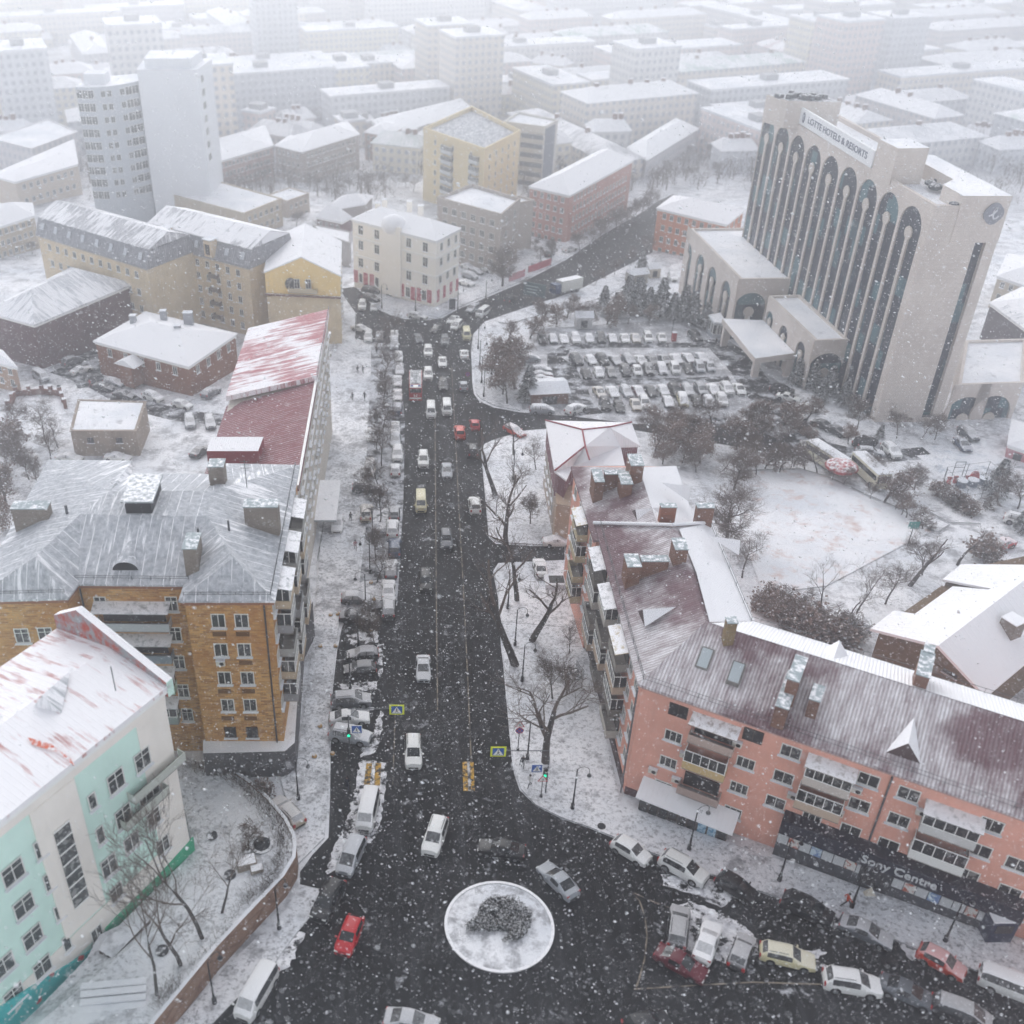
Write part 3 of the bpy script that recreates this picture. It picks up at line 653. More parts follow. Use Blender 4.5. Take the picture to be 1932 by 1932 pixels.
# --- garden terrace with stone retaining wall ---
TP = [(330,1436,.15),(430,1452,.25),(470,1480,.8),(505,1512,1.4),(535,1548,2),(551,1579,2.4),(553,1600,2.7),(551,1619,2.8),(531,1652,2.8),(467,1719,2.8),(403,1787,2.8),(292,1921,2.8),(200,2040,2.8),(-60,2040,2.8),(60,1915,1.6),(200,1770,1.6),(366,1606,1.6)]
tp = [G(u, v, h) for u, v, h in TP]
mb = MB(); cen = G(400, 1660, 2.2)
for i in range(len(tp)):
    mb.add([tp[i], tp[(i+1) % len(tp)], cen], [(0, 1, 2) if ((tp[(i+1) % len(tp)]-tp[i]).cross(cen-tp[i])).z > 0 else (0, 2, 1)])
tag(mb.obj('garden_ground', snowm('garden', .3, .55, scale=.35)), kind='structure')
def gz(u, v): return 2.2 if v > 1560 else .9
mb = MB()
stone = mat('stonew', lambda: (lambda n, vo: (n.l(n.uvs(2.1, 3.0), vo.inputs[0]), n.bump(vo.outputs[0], .6, .06), n.col(n.mix(n.mr(n.n('TexVoronoi', feature='DISTANCE_TO_EDGE').outputs[0], 0, .1), n.mix(n.mr(vo.outputs[0], .1, .8), srgb('8a6a58'), srgb('5e4238')), n.mix(n.noise(2, 3), srgb('7c5547'), srgb('9a8470')))))[-1])(*(lambda n: (n, n.n('TexVoronoi')))(NT('rubble_stone', .9))))
wl = tp[1:13]; off = []
for i, p in enumerate(wl):
    a_ = wl[max(i-1, 0)]; c_ = wl[min(i+1, len(wl)-1)]; d = Vector((c_.x-a_.x, c_.y-a_.y, 0)).normalized(); q = Vector((-d.y, d.x, 0)); q = q if (q.dot(p-cen) > 0) else -q; off.append(q)
for i in range(len(wl)-1):
    p, r = wl[i], wl[i+1]; po, ro = p+off[i]*.35, r+off[i+1]*.35; zl = lambda v: ter(v.y)-.3
    mb.add([(po.x, po.y, zl(po)), (ro.x, ro.y, zl(ro)), (ro.x, ro.y, r.z+.25), (po.x, po.y, p.z+.25)], [(0, 1, 2, 3), (3, 2, 1, 0)][:1], 0)
    mb.add([(po.x, po.y, p.z+.25), (ro.x, ro.y, r.z+.25), (r.x, r.y, r.z+.25), (p.x, p.y, p.z+.25)], [(0, 1, 2, 3)], 1)
    mb.add([(p.x, p.y, p.z+.25), (r.x, r.y, r.z+.25), (r.x, r.y, r.z-.3), (p.x, p.y, p.z-.3)], [(0, 1, 2, 3)], 0)
tag(mb.obj('retaining_wall', [stone, SNW]), 'curved brown rubble stone retaining wall with snowy cap below the garden', 'wall')
# --- salmon L-shaped apartment building, right ---
gA = G(1169, 1501); zP = zat(gA, 1291)
PK = wallm('dfa492', .14, stain=.45); PKR = roofm('55242f', .34, .32, corr=True, wind=.22)
e0 = P(1204,1290,zP); e1 = P(1932,1543.3,zP); dA = (e1-e0).normalized(); eR = e0+dA*72; k1 = P(1424,1173,zP); k2 = P(1866,1314,zP); dk = dA
eRb = k1+dA*62
s0 = P(1122,988,zP); s1 = P(1344.6,987,zP); s2 = P(1424,1170,zP)
outl = [e0, eR, eRb, k1, s1, s0]
b = Bl('salmon_apartment_block', 'long salmon plaster apartment block with maroon corrugated roof and glazed balconies above dark shopfronts', 'building', (e0.x+15, e0.y+10, ter(e0.y+10)))
wp = inset(outl, .5); b.walls(wp, ter(110)-2, zP-.05, PK)
rx0 = P(1331,1173,zP+3.4); rx1 = rx0+dA*65; rb = P(1268,995,zP+3.4)
rm = P(1301,1077,zP+3.4)
pts = [e0, eR, eRb, k1, s1, s0, rx0, rx1, rb, rm]
rf = b.roof(pts, [(0, 1, 7, 6), (6, 7, 2, 3), (0, 6, 9, 8, 5), (3, 4, 8, 9, 6)], PKR, .3)
# snow lies deep on the slope away from the wind
def drift(b, quad, m, name='snow_cover', parent=None, lift=.06):
    mb = MB(); q = [Vector(p)+Vector((0, 0, lift)) for p in quad]; mb.poly(q); return b.part(mb, name, m, parent)
DEEP = roofm('8a8088', 1.15, .32, corr=True, wind=.9)
drift(b, [rx0+dA*.5, rx1, eRb, k1], DEEP, parent=rf); drift(b, [k1, s1, rb+Vector((.8, 0, -.25)), rm+Vector((.7, 0, -.2)), rx0+Vector((.4, 0, -.1))], DEEP, parent=rf)
mb = MB(); mb.prism([p[:2] for p in inset(wp, -.22)], zP-.7, zP-.32, 0); b.part(mb, 'cornice', plain('b59087', .8))
mb = MB(); mb.prism([p[:2] for p in inset(outl, -.02)], zP-.30, zP-.02, 0); 
# walls facing the square
FL, FR = wp[0], wp[1]; rz = fdir(FL, FR)
cc = lambda x, y: (1132+x*.336, 1283+y*.336); dd = lambda x, y: (1479.2+x*.3359, 1283+y*.3359)
L7 = [cc(412,315),cc(383,460),cc(355,595),cc(818,465),cc(780,605),cc(745,740)]
wins(b, FL, FR, L7, 1.7, 1.35, 'three'); wins(b, FL, FR, [cc(440,172),cc(860,312)], 1.8, 1.5, 'dark', sill=False)
wins(b, FL, FR, [cc(1072,402),cc(1030,545),cc(985,685),dd(475,560),dd(423,700),dd(372,845),dd(700,640),dd(643,785),dd(585,925),dd(1165,815),dd(1100,955),dd(1030,1095),dd(1310,1035),dd(1265,1190)], 1.8, 1.45, 'two')
wins(b, FL, FR, [cc(545,677),dd(155,775),dd(802,1018)], 1.7, 1.2, 'three')
for (q, wd_, kd, rl, aw) in ((cc(632,325),4.2,'open','b09c92','8a7a70'),(cc(592,470),4.0,'glazed','c2a878',None),(cc(560,610),4.0,'open','a49088',None),(dd(240,560),4.0,'glazed','bdb4ac','9a948c'),(dd(190,690),4.0,'glazed','b9a592',None),(dd(915,830),4.4,'glazed','bcbcba','a2a4a4'),(dd(850,975),4.4,'glazed','d5d5d2',None)):
    p = onplane(q[0], q[1]+6, FL, FR); balcony(b, p, rz, wd_, 1.3, 2.5, kd, rail=rl, awn=aw)
for q in (cc(775,348),cc(478,410),cc(302,498),cc(1083,640),dd(50,640),dd(412,607),dd(310,735),dd(260,843),dd(772,730),dd(1275,1285),cc(432,550)):
    acunit(b, onplane(q[0], q[1], FL, FR)+outw(FL, FR, .02), rz)
p0 = onplane(*dd(618,520), FL, FR)+outw(FL, FR, .12); pipe(b, p0, (p0.x, p0.y, ter(p0.y)+4), plain('5a5a5e', .5)); p0 = onplane(1204, 1297, FL, FR)+outw(FL, FR, .12); pipe(b, p0, (p0.x, p0.y, ter(p0.y)), plain('5a5a5e', .5))
# street side wall: window columns and balcony stacks seen very steeply
S0, S1 = wp[5], wp[0]; rzs = fdir(S0, S1); LS = (Vector(S1)-Vector(S0)).length
for fl in range(4):
    z = zP-2.2-fl*3.15
    for t in (.03,.10,.30,.36,.56,.62,.83,.93): p = Vector(S0).lerp(Vector(S1), t); p.z = z; win(b, p+outw(S0, S1), rzs, 1.3, 1.5, 'two')
for t, ks in ((.19,'ogog'),(.45,'gogo'),(.72,'oggo')):
    for fl, kd in enumerate(ks):
        p = Vector(S0).lerp(Vector(S1), t); p.z = zP-3.6-fl*3.1; balcony(b, p, rzs, 4.2, 1.4, 2.5, 'glazed' if kd == 'g' else 'open', rail=['a9a49c','6a6660','b5a08c','8a8680'][(fl*3+int(t*10)) % 4], awn=['8e3a36','9a9c9c','b3a27a','77797c'][int(t*20) % 4] if fl == 0 else None)
band(b, S0, S1, ter(80)-4, ter(80)+1.6, .15, wallm('4c4144', .3), 'plinth', .05, .97)
band(b, FL, FR, ter(60)-4, gA.z+1.0, .08, wallm('5a4448', .3), 'plinth', 0, .06)
# shop awning over the first shopfronts
def shopbox(b, q0, q1, z0, z1, d, mats, name, snowy=True):
    a = onplane(*q0, FL, FR); c = onplane(*q1, FL, FR); mb = MB(); m = (a+c)/2; L = (Vector((c.x-a.x, c.y-a.y))).length
    mb.box(Vector((m.x, m.y, (z0+z1)/2))+outw(FL, FR, d/2), (L, d, z1-z0), 0, rz); return b.part(mb, name, mats), a, c, L
zs0 = G(1215,1525).z
sh, a, c, L = shopbox(b, cc(245,640), cc(740,800), zs0-1.5, zs0+2.3, 1.5, [plain('4a4340', .7)], 'shopfront')
mb = MB(); u_ = Vector((cos(rz), sin(rz), 0)); o_ = outw(FL, FR, 1.); a1 = Vector((a.x, a.y, zs0+3.3))-u_*.3; c1 = Vector((c.x, c.y, zs0+3.3))+u_*.5
mb.add([a1, c1, c1+o_*2.2-Vector((0, 0, .9)), a1+o_*2.2-Vector((0, 0, .9)), a1-Vector((0, 0, .2)), c1-Vector((0, 0, .2)), c1+o_*2.2-Vector((0, 0, 1.1)), a1+o_*2.2-Vector((0, 0, 1.1))], [(0, 3, 2, 1), (4, 5, 6, 7), (3, 7, 6, 2), (0, 4, 7, 3), (1, 2, 6, 5)])
b.part(mb, 'awning', roofm('6a625c', 1.1, .5, wind=.6))
mb = MB()
for i in range(9):
    t = (i+.5)/9; p = Vector((a.x, a.y, zs0+.9)).lerp(Vector((c.x, c.y, zs0+.9)), t)+o_*1.53; mb.box(p, (L/9*.8, .08, 1.9), 1 if i in (6, 7) else 0, rz)
b.part(mb, 'shop_window', [GL, mat('poster', lambda: (lambda n: n.col(n.mix(n.mr(n.noise(3, 2), .5, .55), srgb('a9c6d6'), srgb('5a8fb0'))))(NT('blue_poster', .5)))], sh, uv=False)
NAVY = plain('1c2130', .6, snow=.05)
q0, q1 = dd(-10,790), dd(1330,1310)
a = onplane(*q0, FL, FR); c = onplane(*q1, FL, FR); t0 = tpa = (a-FL).to_2d().dot(u_.to_2d())
zc = (a.z+c.z)/2; zh = a.z+.1
fa, a, c, L = shopbox(b, q0, q1, zh-.2, zh+1.5, 1.5, [NAVY], 'shop_fascia')
mb = MB(); s2 = MB()
zs = zh-.2; zb_ = ter(a.y)-1
m = (a+c)/2; mb.box(Vector((m.x, m.y, (zs+zb_)/2))+outw(FL, FR, .45), (L, .9, zs-zb_), 0, rz); sh = b.part(mb, 'shopfront', [plain('43464c', .6)])
cols = ['cfd3d6', 'a8452c', 'd6d9da', '6c8fb8', 'b8bcc0', 'd2d4d2']
mb = MB(); n = 20; used = []
for i in range(n):
    t = (i+.5)/n; p = Vector((a.x, a.y, zs-1.25)).lerp(Vector((c.x, c.y, zs-1.25)), t)+outw(FL, FR, .93)
    if i in (8,): continue
    mb.box(p, (L/n*.92, .06, 1.1), (0, 1, 0, 2, 0)[i % 5], rz)
b.part(mb, 'window_display', [plain('b9bcbe', .6), mat('post1', lambda: (lambda n: n.col(n.mix(n.mr(n.noise(1.6, 3), .5, .56), srgb('c9c6c2'), srgb('a85038'))))(NT('red_and_grey_poster', .6))), mat('post2', lambda: (lambda n: n.col(n.mix(n.mr(n.noise(1.9, 3), .48, .56), srgb('b2c2cc'), srgb('6d86b0'))))(NT('blue_and_grey_poster', .6)))], sh, uv=False)
mb = MB(); p = onplane(*dd(505,1110), FL, FR); mb.box(Vector((p.x, p.y, zs-1.6))+outw(FL, FR, .95), (2.8, .12, 2.6), 0, rz); dr_ = b.part(mb, 'door', [GL], sh, uv=False)
def text(body, size, p, rx, rz_, m, parent, b, ext=.05, name='lettering', al='LEFT', sx=1.):
    cu = bpy.data.curves.new(name, 'FONT'); cu.body = body; cu.size = size; cu.extrude = ext; cu.align_x = al; cu.align_y = 'CENTER'; cu.resolution_u = 3; cu.offset = size*.012
    t = bpy.data.objects.new('tmp', cu); C.link(t); dg = bpy.context.evaluated_depsgraph_get(); me = bpy.data.meshes.new_from_object(t.evaluated_get(dg)); bpy.data.objects.remove(t)
    me.materials.clear(); me.materials.append(m); me.name = name
    M = mathutils.Matrix.Translation(Vector(p)-b.o) @ mathutils.Euler((rx, 0, rz_)).to_matrix().to_4x4() @ mathutils.Matrix.Diagonal((sx, 1, 1, 1)); me.transform(M)
    return link(name, me, parent)
p = onplane(*dd(420,1015), FL, FR); text('Sony Centre', 1.35, Vector((p.x, p.y, zh+.62))+outw(FL, FR, 1.56), pi/2, rz, plain('c3c6c8', .5), fa, b, sx=.92)
# the darker block of shopfront at the right end and the pale recessed street front
for (u, v, kk) in ((1535,1247,0),(1540,1213,0)): pass
# chimneys and skylights on the roof
CP = 'plate'
def chp(u, v, dz, d, rz_=0., m=None): b.chim(P(u, v, zP+dz), d, rz_, m or BRK2, rf, cap='plate')
chp(1176,928,1.4,(1.3,2.8,1.9)); chp(1159,923,1.5,(1.,.2,.1)) if False else None
chp(1125,925,.9,(1.1,2.8,2.0)); chp(1158,912,1.6,(2.4,.9,1.5)); chp(1196,893,2.9,(1.5,2.6,1.8)); chp(1189,1090,1.2,(1.4,2.2,2.2)); chp(1232,1075,2.2,(2.8,1.,1.4)); chp(1278,1055,3.1,(1.3,2.0,1.9)); chp(1257,980,2.8,(1.7,.8,1.8), m=brickm('9c5a3c','7a4430','8a7a70',1.2)); chp(1325,985,.9,(1.9,.9,2.2))
chp(1373,1205,3.2,(.9,.9,2.2), m=brickm('8a7444','6c5a34','8a7a70',1.2))
ra = fdir(e0, e1)
chp(1482,1322,1.4,(1.1,5.2,1.3), ra+.0); chp(1497,1290,2.6,(1.0,3.6,1.8), ra); chp(1535,1330,1.6,(.9,2.2,1.4), ra); chp(1735,1285,2.6,(1.1,3.6,2.0), ra); chp(1740,1262,2.3,(.8,1.2,2.4), ra)
for (u, v) in ((1329,1245),(1388,1272)):
    mb = MB(); p = P(u, v, zP+1.8); sl_ = math.atan2(3.4, 6.5); ux = Vector((cos(ra), sin(ra), 0)); uy = Vector((-sin(ra), cos(ra), 0)); vs = [p+ux*x+uy*y+Vector((0, 0, y*.52+.22)) for x, y in ((-.6, -1), (.6, -1), (.6, 1), (-.6, 1))]
    mb.add(vs+[q-Vector((0, 0, .4)) for q in vs], [(0, 1, 2, 3), (0, 4, 5, 1), (1, 5, 6, 2), (2, 6, 7, 3), (3, 7, 4, 0)]); f_ = b.part(mb, 'skylight', plain('6d6a66', .5), rf)
    mb = MB(); mb.poly([p+ux*x+uy*y+Vector((0, 0, y*.52+.25)) for x, y in ((-.48, -.88), (.48, -.88), (.48, .88), (-.48, .88))]); b.part(mb, 'pane', plain('a9b2b6', .3), rf)
def dorm(u, v, dz, back, w_=1.3, hgt=1.6, m=None):
    p = P(u, v, zP+dz); bk_ = Vector(back).normalized(); side = Vector((-bk_.y, bk_.x, 0)); mb = MB()
    vs = [p+side*w_, p-side*w_, p+Vector((0, 0, hgt)), p+bk_*3.4+Vector((0, 0, hgt+.1))]; mb.add(vs, [(0, 1, 2)], 1); mb.add(vs, [(0, 2, 3), (1, 3, 2)], 0); b.part(mb, 'dormer', [m or roofm('8a8088', 1.0, .5), plain('4a3a3a', .8)], rf)
nA = Vector((-dA.y, dA.x, 0)); dorm(1703,1432,.5,nA,1.5,1.9); dorm(1577,1232,1.2,-nA,1.2,1.6); dorm(1210,1168,1.4,(1,.1,0),1.2,1.2); dorm(1393,1036,1.4,(-1,.2,0),1.2,1.2); dorm(1300,935,1.4,(-1,.2,0),1.4,1.3); dorm(1197,975,1.6,(1,.1,0),1.2,1.)
guard(b, [wp[0].to_3d()+Vector((0, 0, zP+.05)), wp[1].to_3d()+Vector((0, 0, zP+.05))], .8, 2.6, rf); guard(b, [wp[2].to_3d()+Vector((0, 0, zP+.1)), wp[3].to_3d()+Vector((0, 0, zP+.1)), wp[4].to_3d()+Vector((0, 0, zP+.1))], .8, 2.6, rf); guard(b, [wp[5].to_3d()+Vector((0, 0, zP+.1)), wp[0].to_3d()+Vector((0, 0, zP+.1))], .8, 2.6, rf)
# parapets of the salmon block where the roof steps, and its far stepped-down section
for (l, r_) in (((1120,986),(1346,985)),):
    mb = MB(); mb.tube([P(l[0], l[1], zP+.25), P(1268, 990, zP+3.7)], .22, 5); mb.tube([P(1268, 990, zP+3.7), P(r_[0], r_[1], zP+.25)], .22, 5); b.part(mb, 'parapet', SNW, rf, uv=False)
zP2 = zP-.6; t0 = P(1077,880,zP2); t1 = P(1276,880,zP2); t2 = P(1311,986,zP2); t3 = P(1120,1020,zP2)
b2 = Bl('salmon_apartment_section', 'far lower section of salmon apartments with many brick chimneys, next to the red-roofed house', 'building', (t0.x+6, t0.y-4, ter(t0.y)))
wpp = inset([t3, t2, t1, t0], .4); b2.walls(wpp, ter(120)-2, zP2-.05, PK); ra0 = P(1205,882,zP2+3.2); rb0 = P(1240,990,zP2+3.2)
rf2 = b2.roof([t3, t2, t1, t0, ra0, rb0], [(3, 0, 5, 4), (1, 2, 4, 5)], PKR, .3); drift(b2, [t2, t1, ra0, rb0], DEEP, parent=rf2)
mb = MB(); mb.poly([Vector((t0.x, t0.y+.0, zP2)), t1, ra0]); b2.part(mb, 'gable_end', PK)
S0, S1 = wpp[3], wpp[0]; rzs = fdir(S0, S1)
for fl in range(4):
    for t in (.15, .4, .85): p = Vector(S0).lerp(Vector(S1), t); p.z = zP2-2.2-fl*3.1; win(b2, p+outw(S0, S1), rzs, 1.3, 1.5)
    p = Vector(S0).lerp(Vector(S1), .62); p.z = zP2-3.5-fl*3.1; balcony(b2, p, rzs, 3.6, 1.3, 2.5, 'glazed' if fl % 2 else 'open', rail='b7a98a', awn='c2b183' if fl == 0 else None)
# --- red roofed house ---
def px3(x, y): return (981+x*.2734, 754.7+y*.2734)
gH = G(1050, 1030); zH = zat(G(1052, 1018), 906)
o = [P(1046,889,zH), P(1068.5,906,zH), P(1080,880,zH), P(1179,878,zH), P(1171,842,zH), P(1208,841,zH), P(1191.5,797,zH), P(1029,793,zH)]
b = Bl('red_roofed_house', 'cream house with maroon upper walls and snowy red sheet roof beside the street trees', 'building', (o[0].x+8, o[0].y+6, ter(o[0].y+6)))
wp = inset(o, .4); mb = MB(); b.walls(wp, ter(130)-2, zH-.05, wallm('b9aaa0', .2))
mb = MB(); mb.prism([p[:2] for p in inset(o, .28)], zH-4.2, zH-.1, 0); b.part(mb, 'upper_wall', roofm('6e2434', -.3, .3, wind=.05))
r1, r2, r3, r4 = P(1098.6,811,zH+3), P(1104,842,zH+3), P(1150,806,zH+2.6), P(1112,868,zH+2.8)
RH = roofm('9c3342', 1.0, .35, corr=True, wind=.9)
rf = b.roof(o+[r1, r2, r3, r4], [(7, 0, 9, 8), (0, 1, 2, 11, 9), (2, 3, 4, 10, 9, 11), (4, 5, 10), (5, 6, 10), (6, 7, 8, 10), (8, 9, 10)], RH, .25)
mb = MB()
for a_, c_ in ((o[7], r1), (r1, r2), (r2, r4), (r2, o[0]), (r1, r3), (r3, o[6])): mb.tube([Vector(a_)+Vector((0, 0, .05)), Vector(c_)+Vector((0, 0, .08))], .13, 5)
b.part(mb, 'ridge_cap', plain('8c2c3a', .5), rf, uv=False)
wgrid(b, wp[7], wp[0], zH-9, zH-4.4, 5, 2, 1.1, 1.5); wgrid(b, wp[2], wp[3], zH-4, zH-.5, 1, 1, 1.4, 1.9, m0=.7)
# lower annex of that house
zA = zH-3.4; q = [P(1050,950,zA), P(1077,955,zA), P(1085,900,zA), P(1046,895,zA)]
b.walls(q, ter(130)-2, zA, wallm('b9a28c', .2), 'annex'); 
# --- shed-roofed barn block at the right edge ---
zB_ = zat(G(1700, 1290), 1190)
a0 = P(1642,1186,zB_); a1 = P(1687,1151.5,zB_)
rg0 = P(1770,1218,zB_+4); rg1 = P(1932,1095,zB_+4); dg = (rg1-rg0).normalized(); rg2 = rg0+dg*34
e2 = P(1860,1314,zB_); e3 = e2+dg*34; w1 = P(1900,1116,zB_+1.0)
b = Bl('brown_brick_hall', 'low brown brick hall with broad snow covered roof slopes behind the salmon block', 'building', (rg0.x+10, rg0.y+10, ter(rg0.y)))
f0 = a0; c0 = P(1798,1106,zB_+.6); c1 = P(1726,1158,zB_+.3); c2 = P(1778,1093,zB_); c3 = P(1814,1064,zB_); c4 = rg0+dg*20
SR = roofm('b9bec4', .88, .9, wind=.9)
foot = inset([a0, e2, e3, Vector((c3.x+20, c3.y+6, 0)), Vector((c3.x, c3.y, 0)), a1], .8)
b.walls(foot, ter(110)-2, zB_-.1, BR4 := brickm('6b5236', '55402a', '7c6c58', 1.1))
mb = MB(); mb.poly([Vector((foot[0].x, foot[0].y, zB_-.2)), Vector((foot[1].x, foot[1].y, zB_-.2)), rg0+Vector((.5, .5, -.2))]); b.part(mb, 'gable_end', BR4)
b.roof([a0, rg0, rg2, a1, e2, e3, c1, c4], [(0, 1, 7, 6, 3), (1, 4, 5, 2)], SR, .35)
b.roof([P(1726,1158,zB_+.4), P(1797.5,1106,zB_+.6), P(1905,1116,zB_+3.6), P(1860,1165,zB_+2.9)], [(0, 1, 2, 3)], SR, .3); b.roof([P(1778,1093,zB_+.4), P(1814,1064,zB_+.6), P(1990,1066,zB_+3.6), P(1932,1108,zB_+3.8), P(1880,1112,zB_+2.9)], [(0, 1, 2, 3, 4)], SR, .3)
wins(b, foot[0], foot[1], [(1797,1260)], 1.6, 2., 'dark'); b.chim(P(1905,1190,zB_+2.), (1.8,1.8,1.6), .5, BRKG)
# small low volumes behind it
# --- the hotel ---
STN = mat('stn', lambda: (lambda n, br: (n.l(n.uvs(1, 1), br.inputs[0]), n.col(n.mix(n.mr(n.noise(.25, 5), .4, .7, 0, .5), n.mix(n.mr(br.outputs[1], 0, 1, 0, .5), n.mix(n.noise(.8, 3, n.uvs(1, .25)), srgb('d6cdc6'), srgb('c4bbb4')), srgb('a89f98')), srgb('b4aaa4'))))[-1])(*(lambda n: (n, n.n('TexBrick', **{'Scale': 1., 'Brick Width': 1.6, 'Row Height': .8, 'Mortar Size': .03})))(NT('pale_stone_cladding', .85))))
gl2 = mat('hg', lambda: (lambda n, vo: (n.l(n.uvs(.42, .29), vo.inputs[0]), n.col(n.mix(n.mr(vo.outputs[0], .32, .42), srgb('4f6f78'), n.mix(n.noise(.8, 2), srgb('222a38'), srgb('3c4450')))))[-1])(*(lambda n: (n, n.n('TexBrick', **{'Scale': 1., 'Brick Width': 1., 'Row Height': 1., 'Mortar Size': .0, 'Color1': (0, 0, 0, 1), 'Color2': (1, 1, 1, 1), 'Bias': .1})))(NT('teal_curtain_glass', .2))))
def arched(b, a, c, z0, z1, arches, m, gm, depth=.35, fin=True, name='facade', cap=.28, under=True):
    '''wall plane from a to c (left to right from outside) with arched openings; arches: (t metres from a, radius, top z, bottom z)'''
    a = Vector((a[0], a[1], 0)); c = Vector((c[0], c[1], 0)); L = (c-a).length; ux = (c-a)/L; inn = Vector((-ux.y, ux.x, 0))
    q = lambda x, z, d=0.: Vector((a.x, a.y, 0))+ux*x+inn*d+Vector((0, 0, z)); mb = MB(); x = 0.
    for (t, r, zt, zb) in sorted(arches)+[(L, 0, z1, z1)]:
        l, rr = t-r, t+r; mb.poly([q(x, z0), q(l, z0), q(l, z1), q(x, z1)])
        if r == 0: break
        n = 14; arc = [(t-r*cos(pi*i/n), zt-r+r*sin(pi*i/n)) for i in range(n+1)]
        for i in range(n): mb.poly([q(*arc[i]), q(*arc[i+1]), q(arc[i+1][0], z1), q(arc[i][0], z1)])
        if zb > z0: mb.poly([q(l, z0), q(rr, z0), q(rr, zb), q(l, zb)])
        ol = [(l, zb)]+arc+[(rr, zb)]
        for i in range(len(ol)-1): mb.add([q(*ol[i]), q(*ol[i+1]), q(ol[i+1][0], ol[i+1][1], depth), q(ol[i][0], ol[i][1], depth)], [(0, 1, 2, 3)])
        x = rr
    w_ = b.part(mb, name, m)
    for (t, r, zt, zb) in arches:
        g_ = MB(); n = 14; arc = [(t-r*cos(pi*i/n), zt-r+r*sin(pi*i/n)) for i in range(n+1)]
        g_.poly([q(p[0], p[1], depth-.02) for p in [(t-r, zb)]+arc+[(t+r, zb)]][::-1]); 
        aw = b.part(g_, 'arched_window', gm)
        h_ = MB()
        if fin:
            zc = zt-r*1.25; fw = min(r*cap, .5); h_.prism([q(t-fw, 0, -.04)[:2], q(t+fw, 0, -.04)[:2], q(t+fw, 0, depth-.03)[:2], q(t-fw, 0, depth-.03)[:2]], zb, zc, 0)
            k = min(r*.42, 1.1); ring = [q(t+k*cos(2*pi*i/14), zc+k*sin(2*pi*i/14), -.06) for i in range(14)]; rk = [p+inn*(depth*.7) for p in ring]
            h_.add(ring+rk, [(i, (i+1) % 14, 14+(i+1) % 14, 14+i) for i in range(14)]); h_.poly(ring)
            b.part(h_, 'mullion', [plain('c2bab2', .8)], aw)
    return w_
gF = G(1645, 794); zT = zat(gF, 386); A_ = P(1764.5,388,zT); Bt = P(1903,388,zT); Lt = P(1444.6,197.5,zT)
A_.z = Bt.z = Lt.z = 0; Dt = Bt+(Lt-A_); W4 = [A_, Bt, Dt, Lt]
b = Bl('hotel_tower', 'tall pale stone hotel slab with nine full height arched window strips and rooftop sign', 'building', (sum(p.x for p in W4)/4, sum(p.y for p in W4)/4, ter(190)))
FOOT.append([tuple(p[:2]) for p in W4]); zg = ter(A_.y)-2
mb = MB(); q = [Vector((p.x, p.y, 0)) for p in W4]
for i, j in ((2, 1), (3, 2)): mb.poly([(q[j].x, q[j].y, zg), (q[i].x, q[i].y, zg), (q[i].x, q[i].y, zT), (q[j].x, q[j].y, zT)])
b.part(mb, 'wall', STN)
Lf = (A_-Lt).length; ar = []
peaks = [(570,628),(650,677),(730,730),(822,783),(912,845),(1010,905),(1115,970),(1230,1040),(1345,1115)]
dirf = (A_-Lt).normalized(); P_ = []
for (x, y) in peaks:
    p = onplane(1253+x*.3515, y*.3515, Lt, A_); P_.append(((p-Lt).to_2d().dot(dirf.to_2d()), p.z))
sp_ = (P_[-1][0]-P_[0][0])/8; ztop = sum(p[1] for p in P_)/9
for i in range(9): ar.append((P_[0][0]+sp_*i, sp_*.45, ztop, ter(190)-6))
arched(b, Lt, A_, ter(190)-6, zT, ar, STN, gl2, .3, cap=.12)
Ls_ = (Bt-A_).length; pS = onplane(1860, 427, A_, Bt); tS = (pS-A_).to_2d().length
arched(b, A_, Bt, zg, zT, [(tS, Ls_*.075, pS.z, zg+3)], STN, gl2, .9, fin=False)
# roof deck with parapet
mb = MB(); d1 = inset(W4, .6); zz = zT
n = 4; vs = [(p.x, p.y, zz+.01) for p in W4]+[(p.x, p.y, zz+.02) for p in d1]+[(p.x, p.y, zz-.9) for p in d1]; mb.add(vs, [f for i in range(4) for f in ((i, (i+1) % 4, 4+(i+1) % 4, 4+i), (4+i, 4+(i+1) % 4, 8+(i+1) % 4, 8+i))], 0); mb.poly([(p.x, p.y, zz-.85) for p in d1], 1)
rf = b.part(mb, 'roof', [STN, snowm('deck', .12)])
def block(b, tp_, top, z0, m, name, mr_=None, parent=None, px_=True):
    pts = [P(u, v, top) for u, v in tp_]
    if len(pts) == 3: pts.append(pts[0]+pts[2]-pts[1])
    mb = MB(); mb.prism([p[:2] for p in pts], z0, top, 0, 1); return b.part(mb, name, [m, mr_ or SNW], parent), pts
block(b, [(1695,280),(1754,279),(1716,261)], zT+5.2, zT-.9, STN, 'plant_room', snowm('deck', .12), rf)
o_, pp = block(b, [(1487,190),(1588,193),(1545,181)], zT+4.4, zT-.9, STN, 'plant_room', plain('5b5f66', .7, snow=.4), rf)
ue = (Bt-A_); ul = (Lt-A_).normalized(); q5 = [A_+ue*.34-ul*.15, A_+ue*1.004-ul*.15, A_+ue*1.004+ul*24, A_+ue*.62+ul*24, A_+ue*.62+ul*9, A_+ue*.34+ul*6]; mb = MB(); mb.prism([p[:2] for p in q5], zT-6, zT+1.6, 0, 1); b.part(mb, 'raised_parapet', [STN, snowm('deck', .12)], rf)
mb = MB(); random.seed(3)
for i in range(26):
    p = pp[3].lerp(pp[1], random.random()); p2 = pp[0].lerp(pp[2], random.random()); p = (p+p2)/2; mb.box((p.x, p.y, zT+4.7), (random.uniform(.5, 1.5), random.uniform(.5, 1.5), random.uniform(.5, 1.3)), 0, random.random())
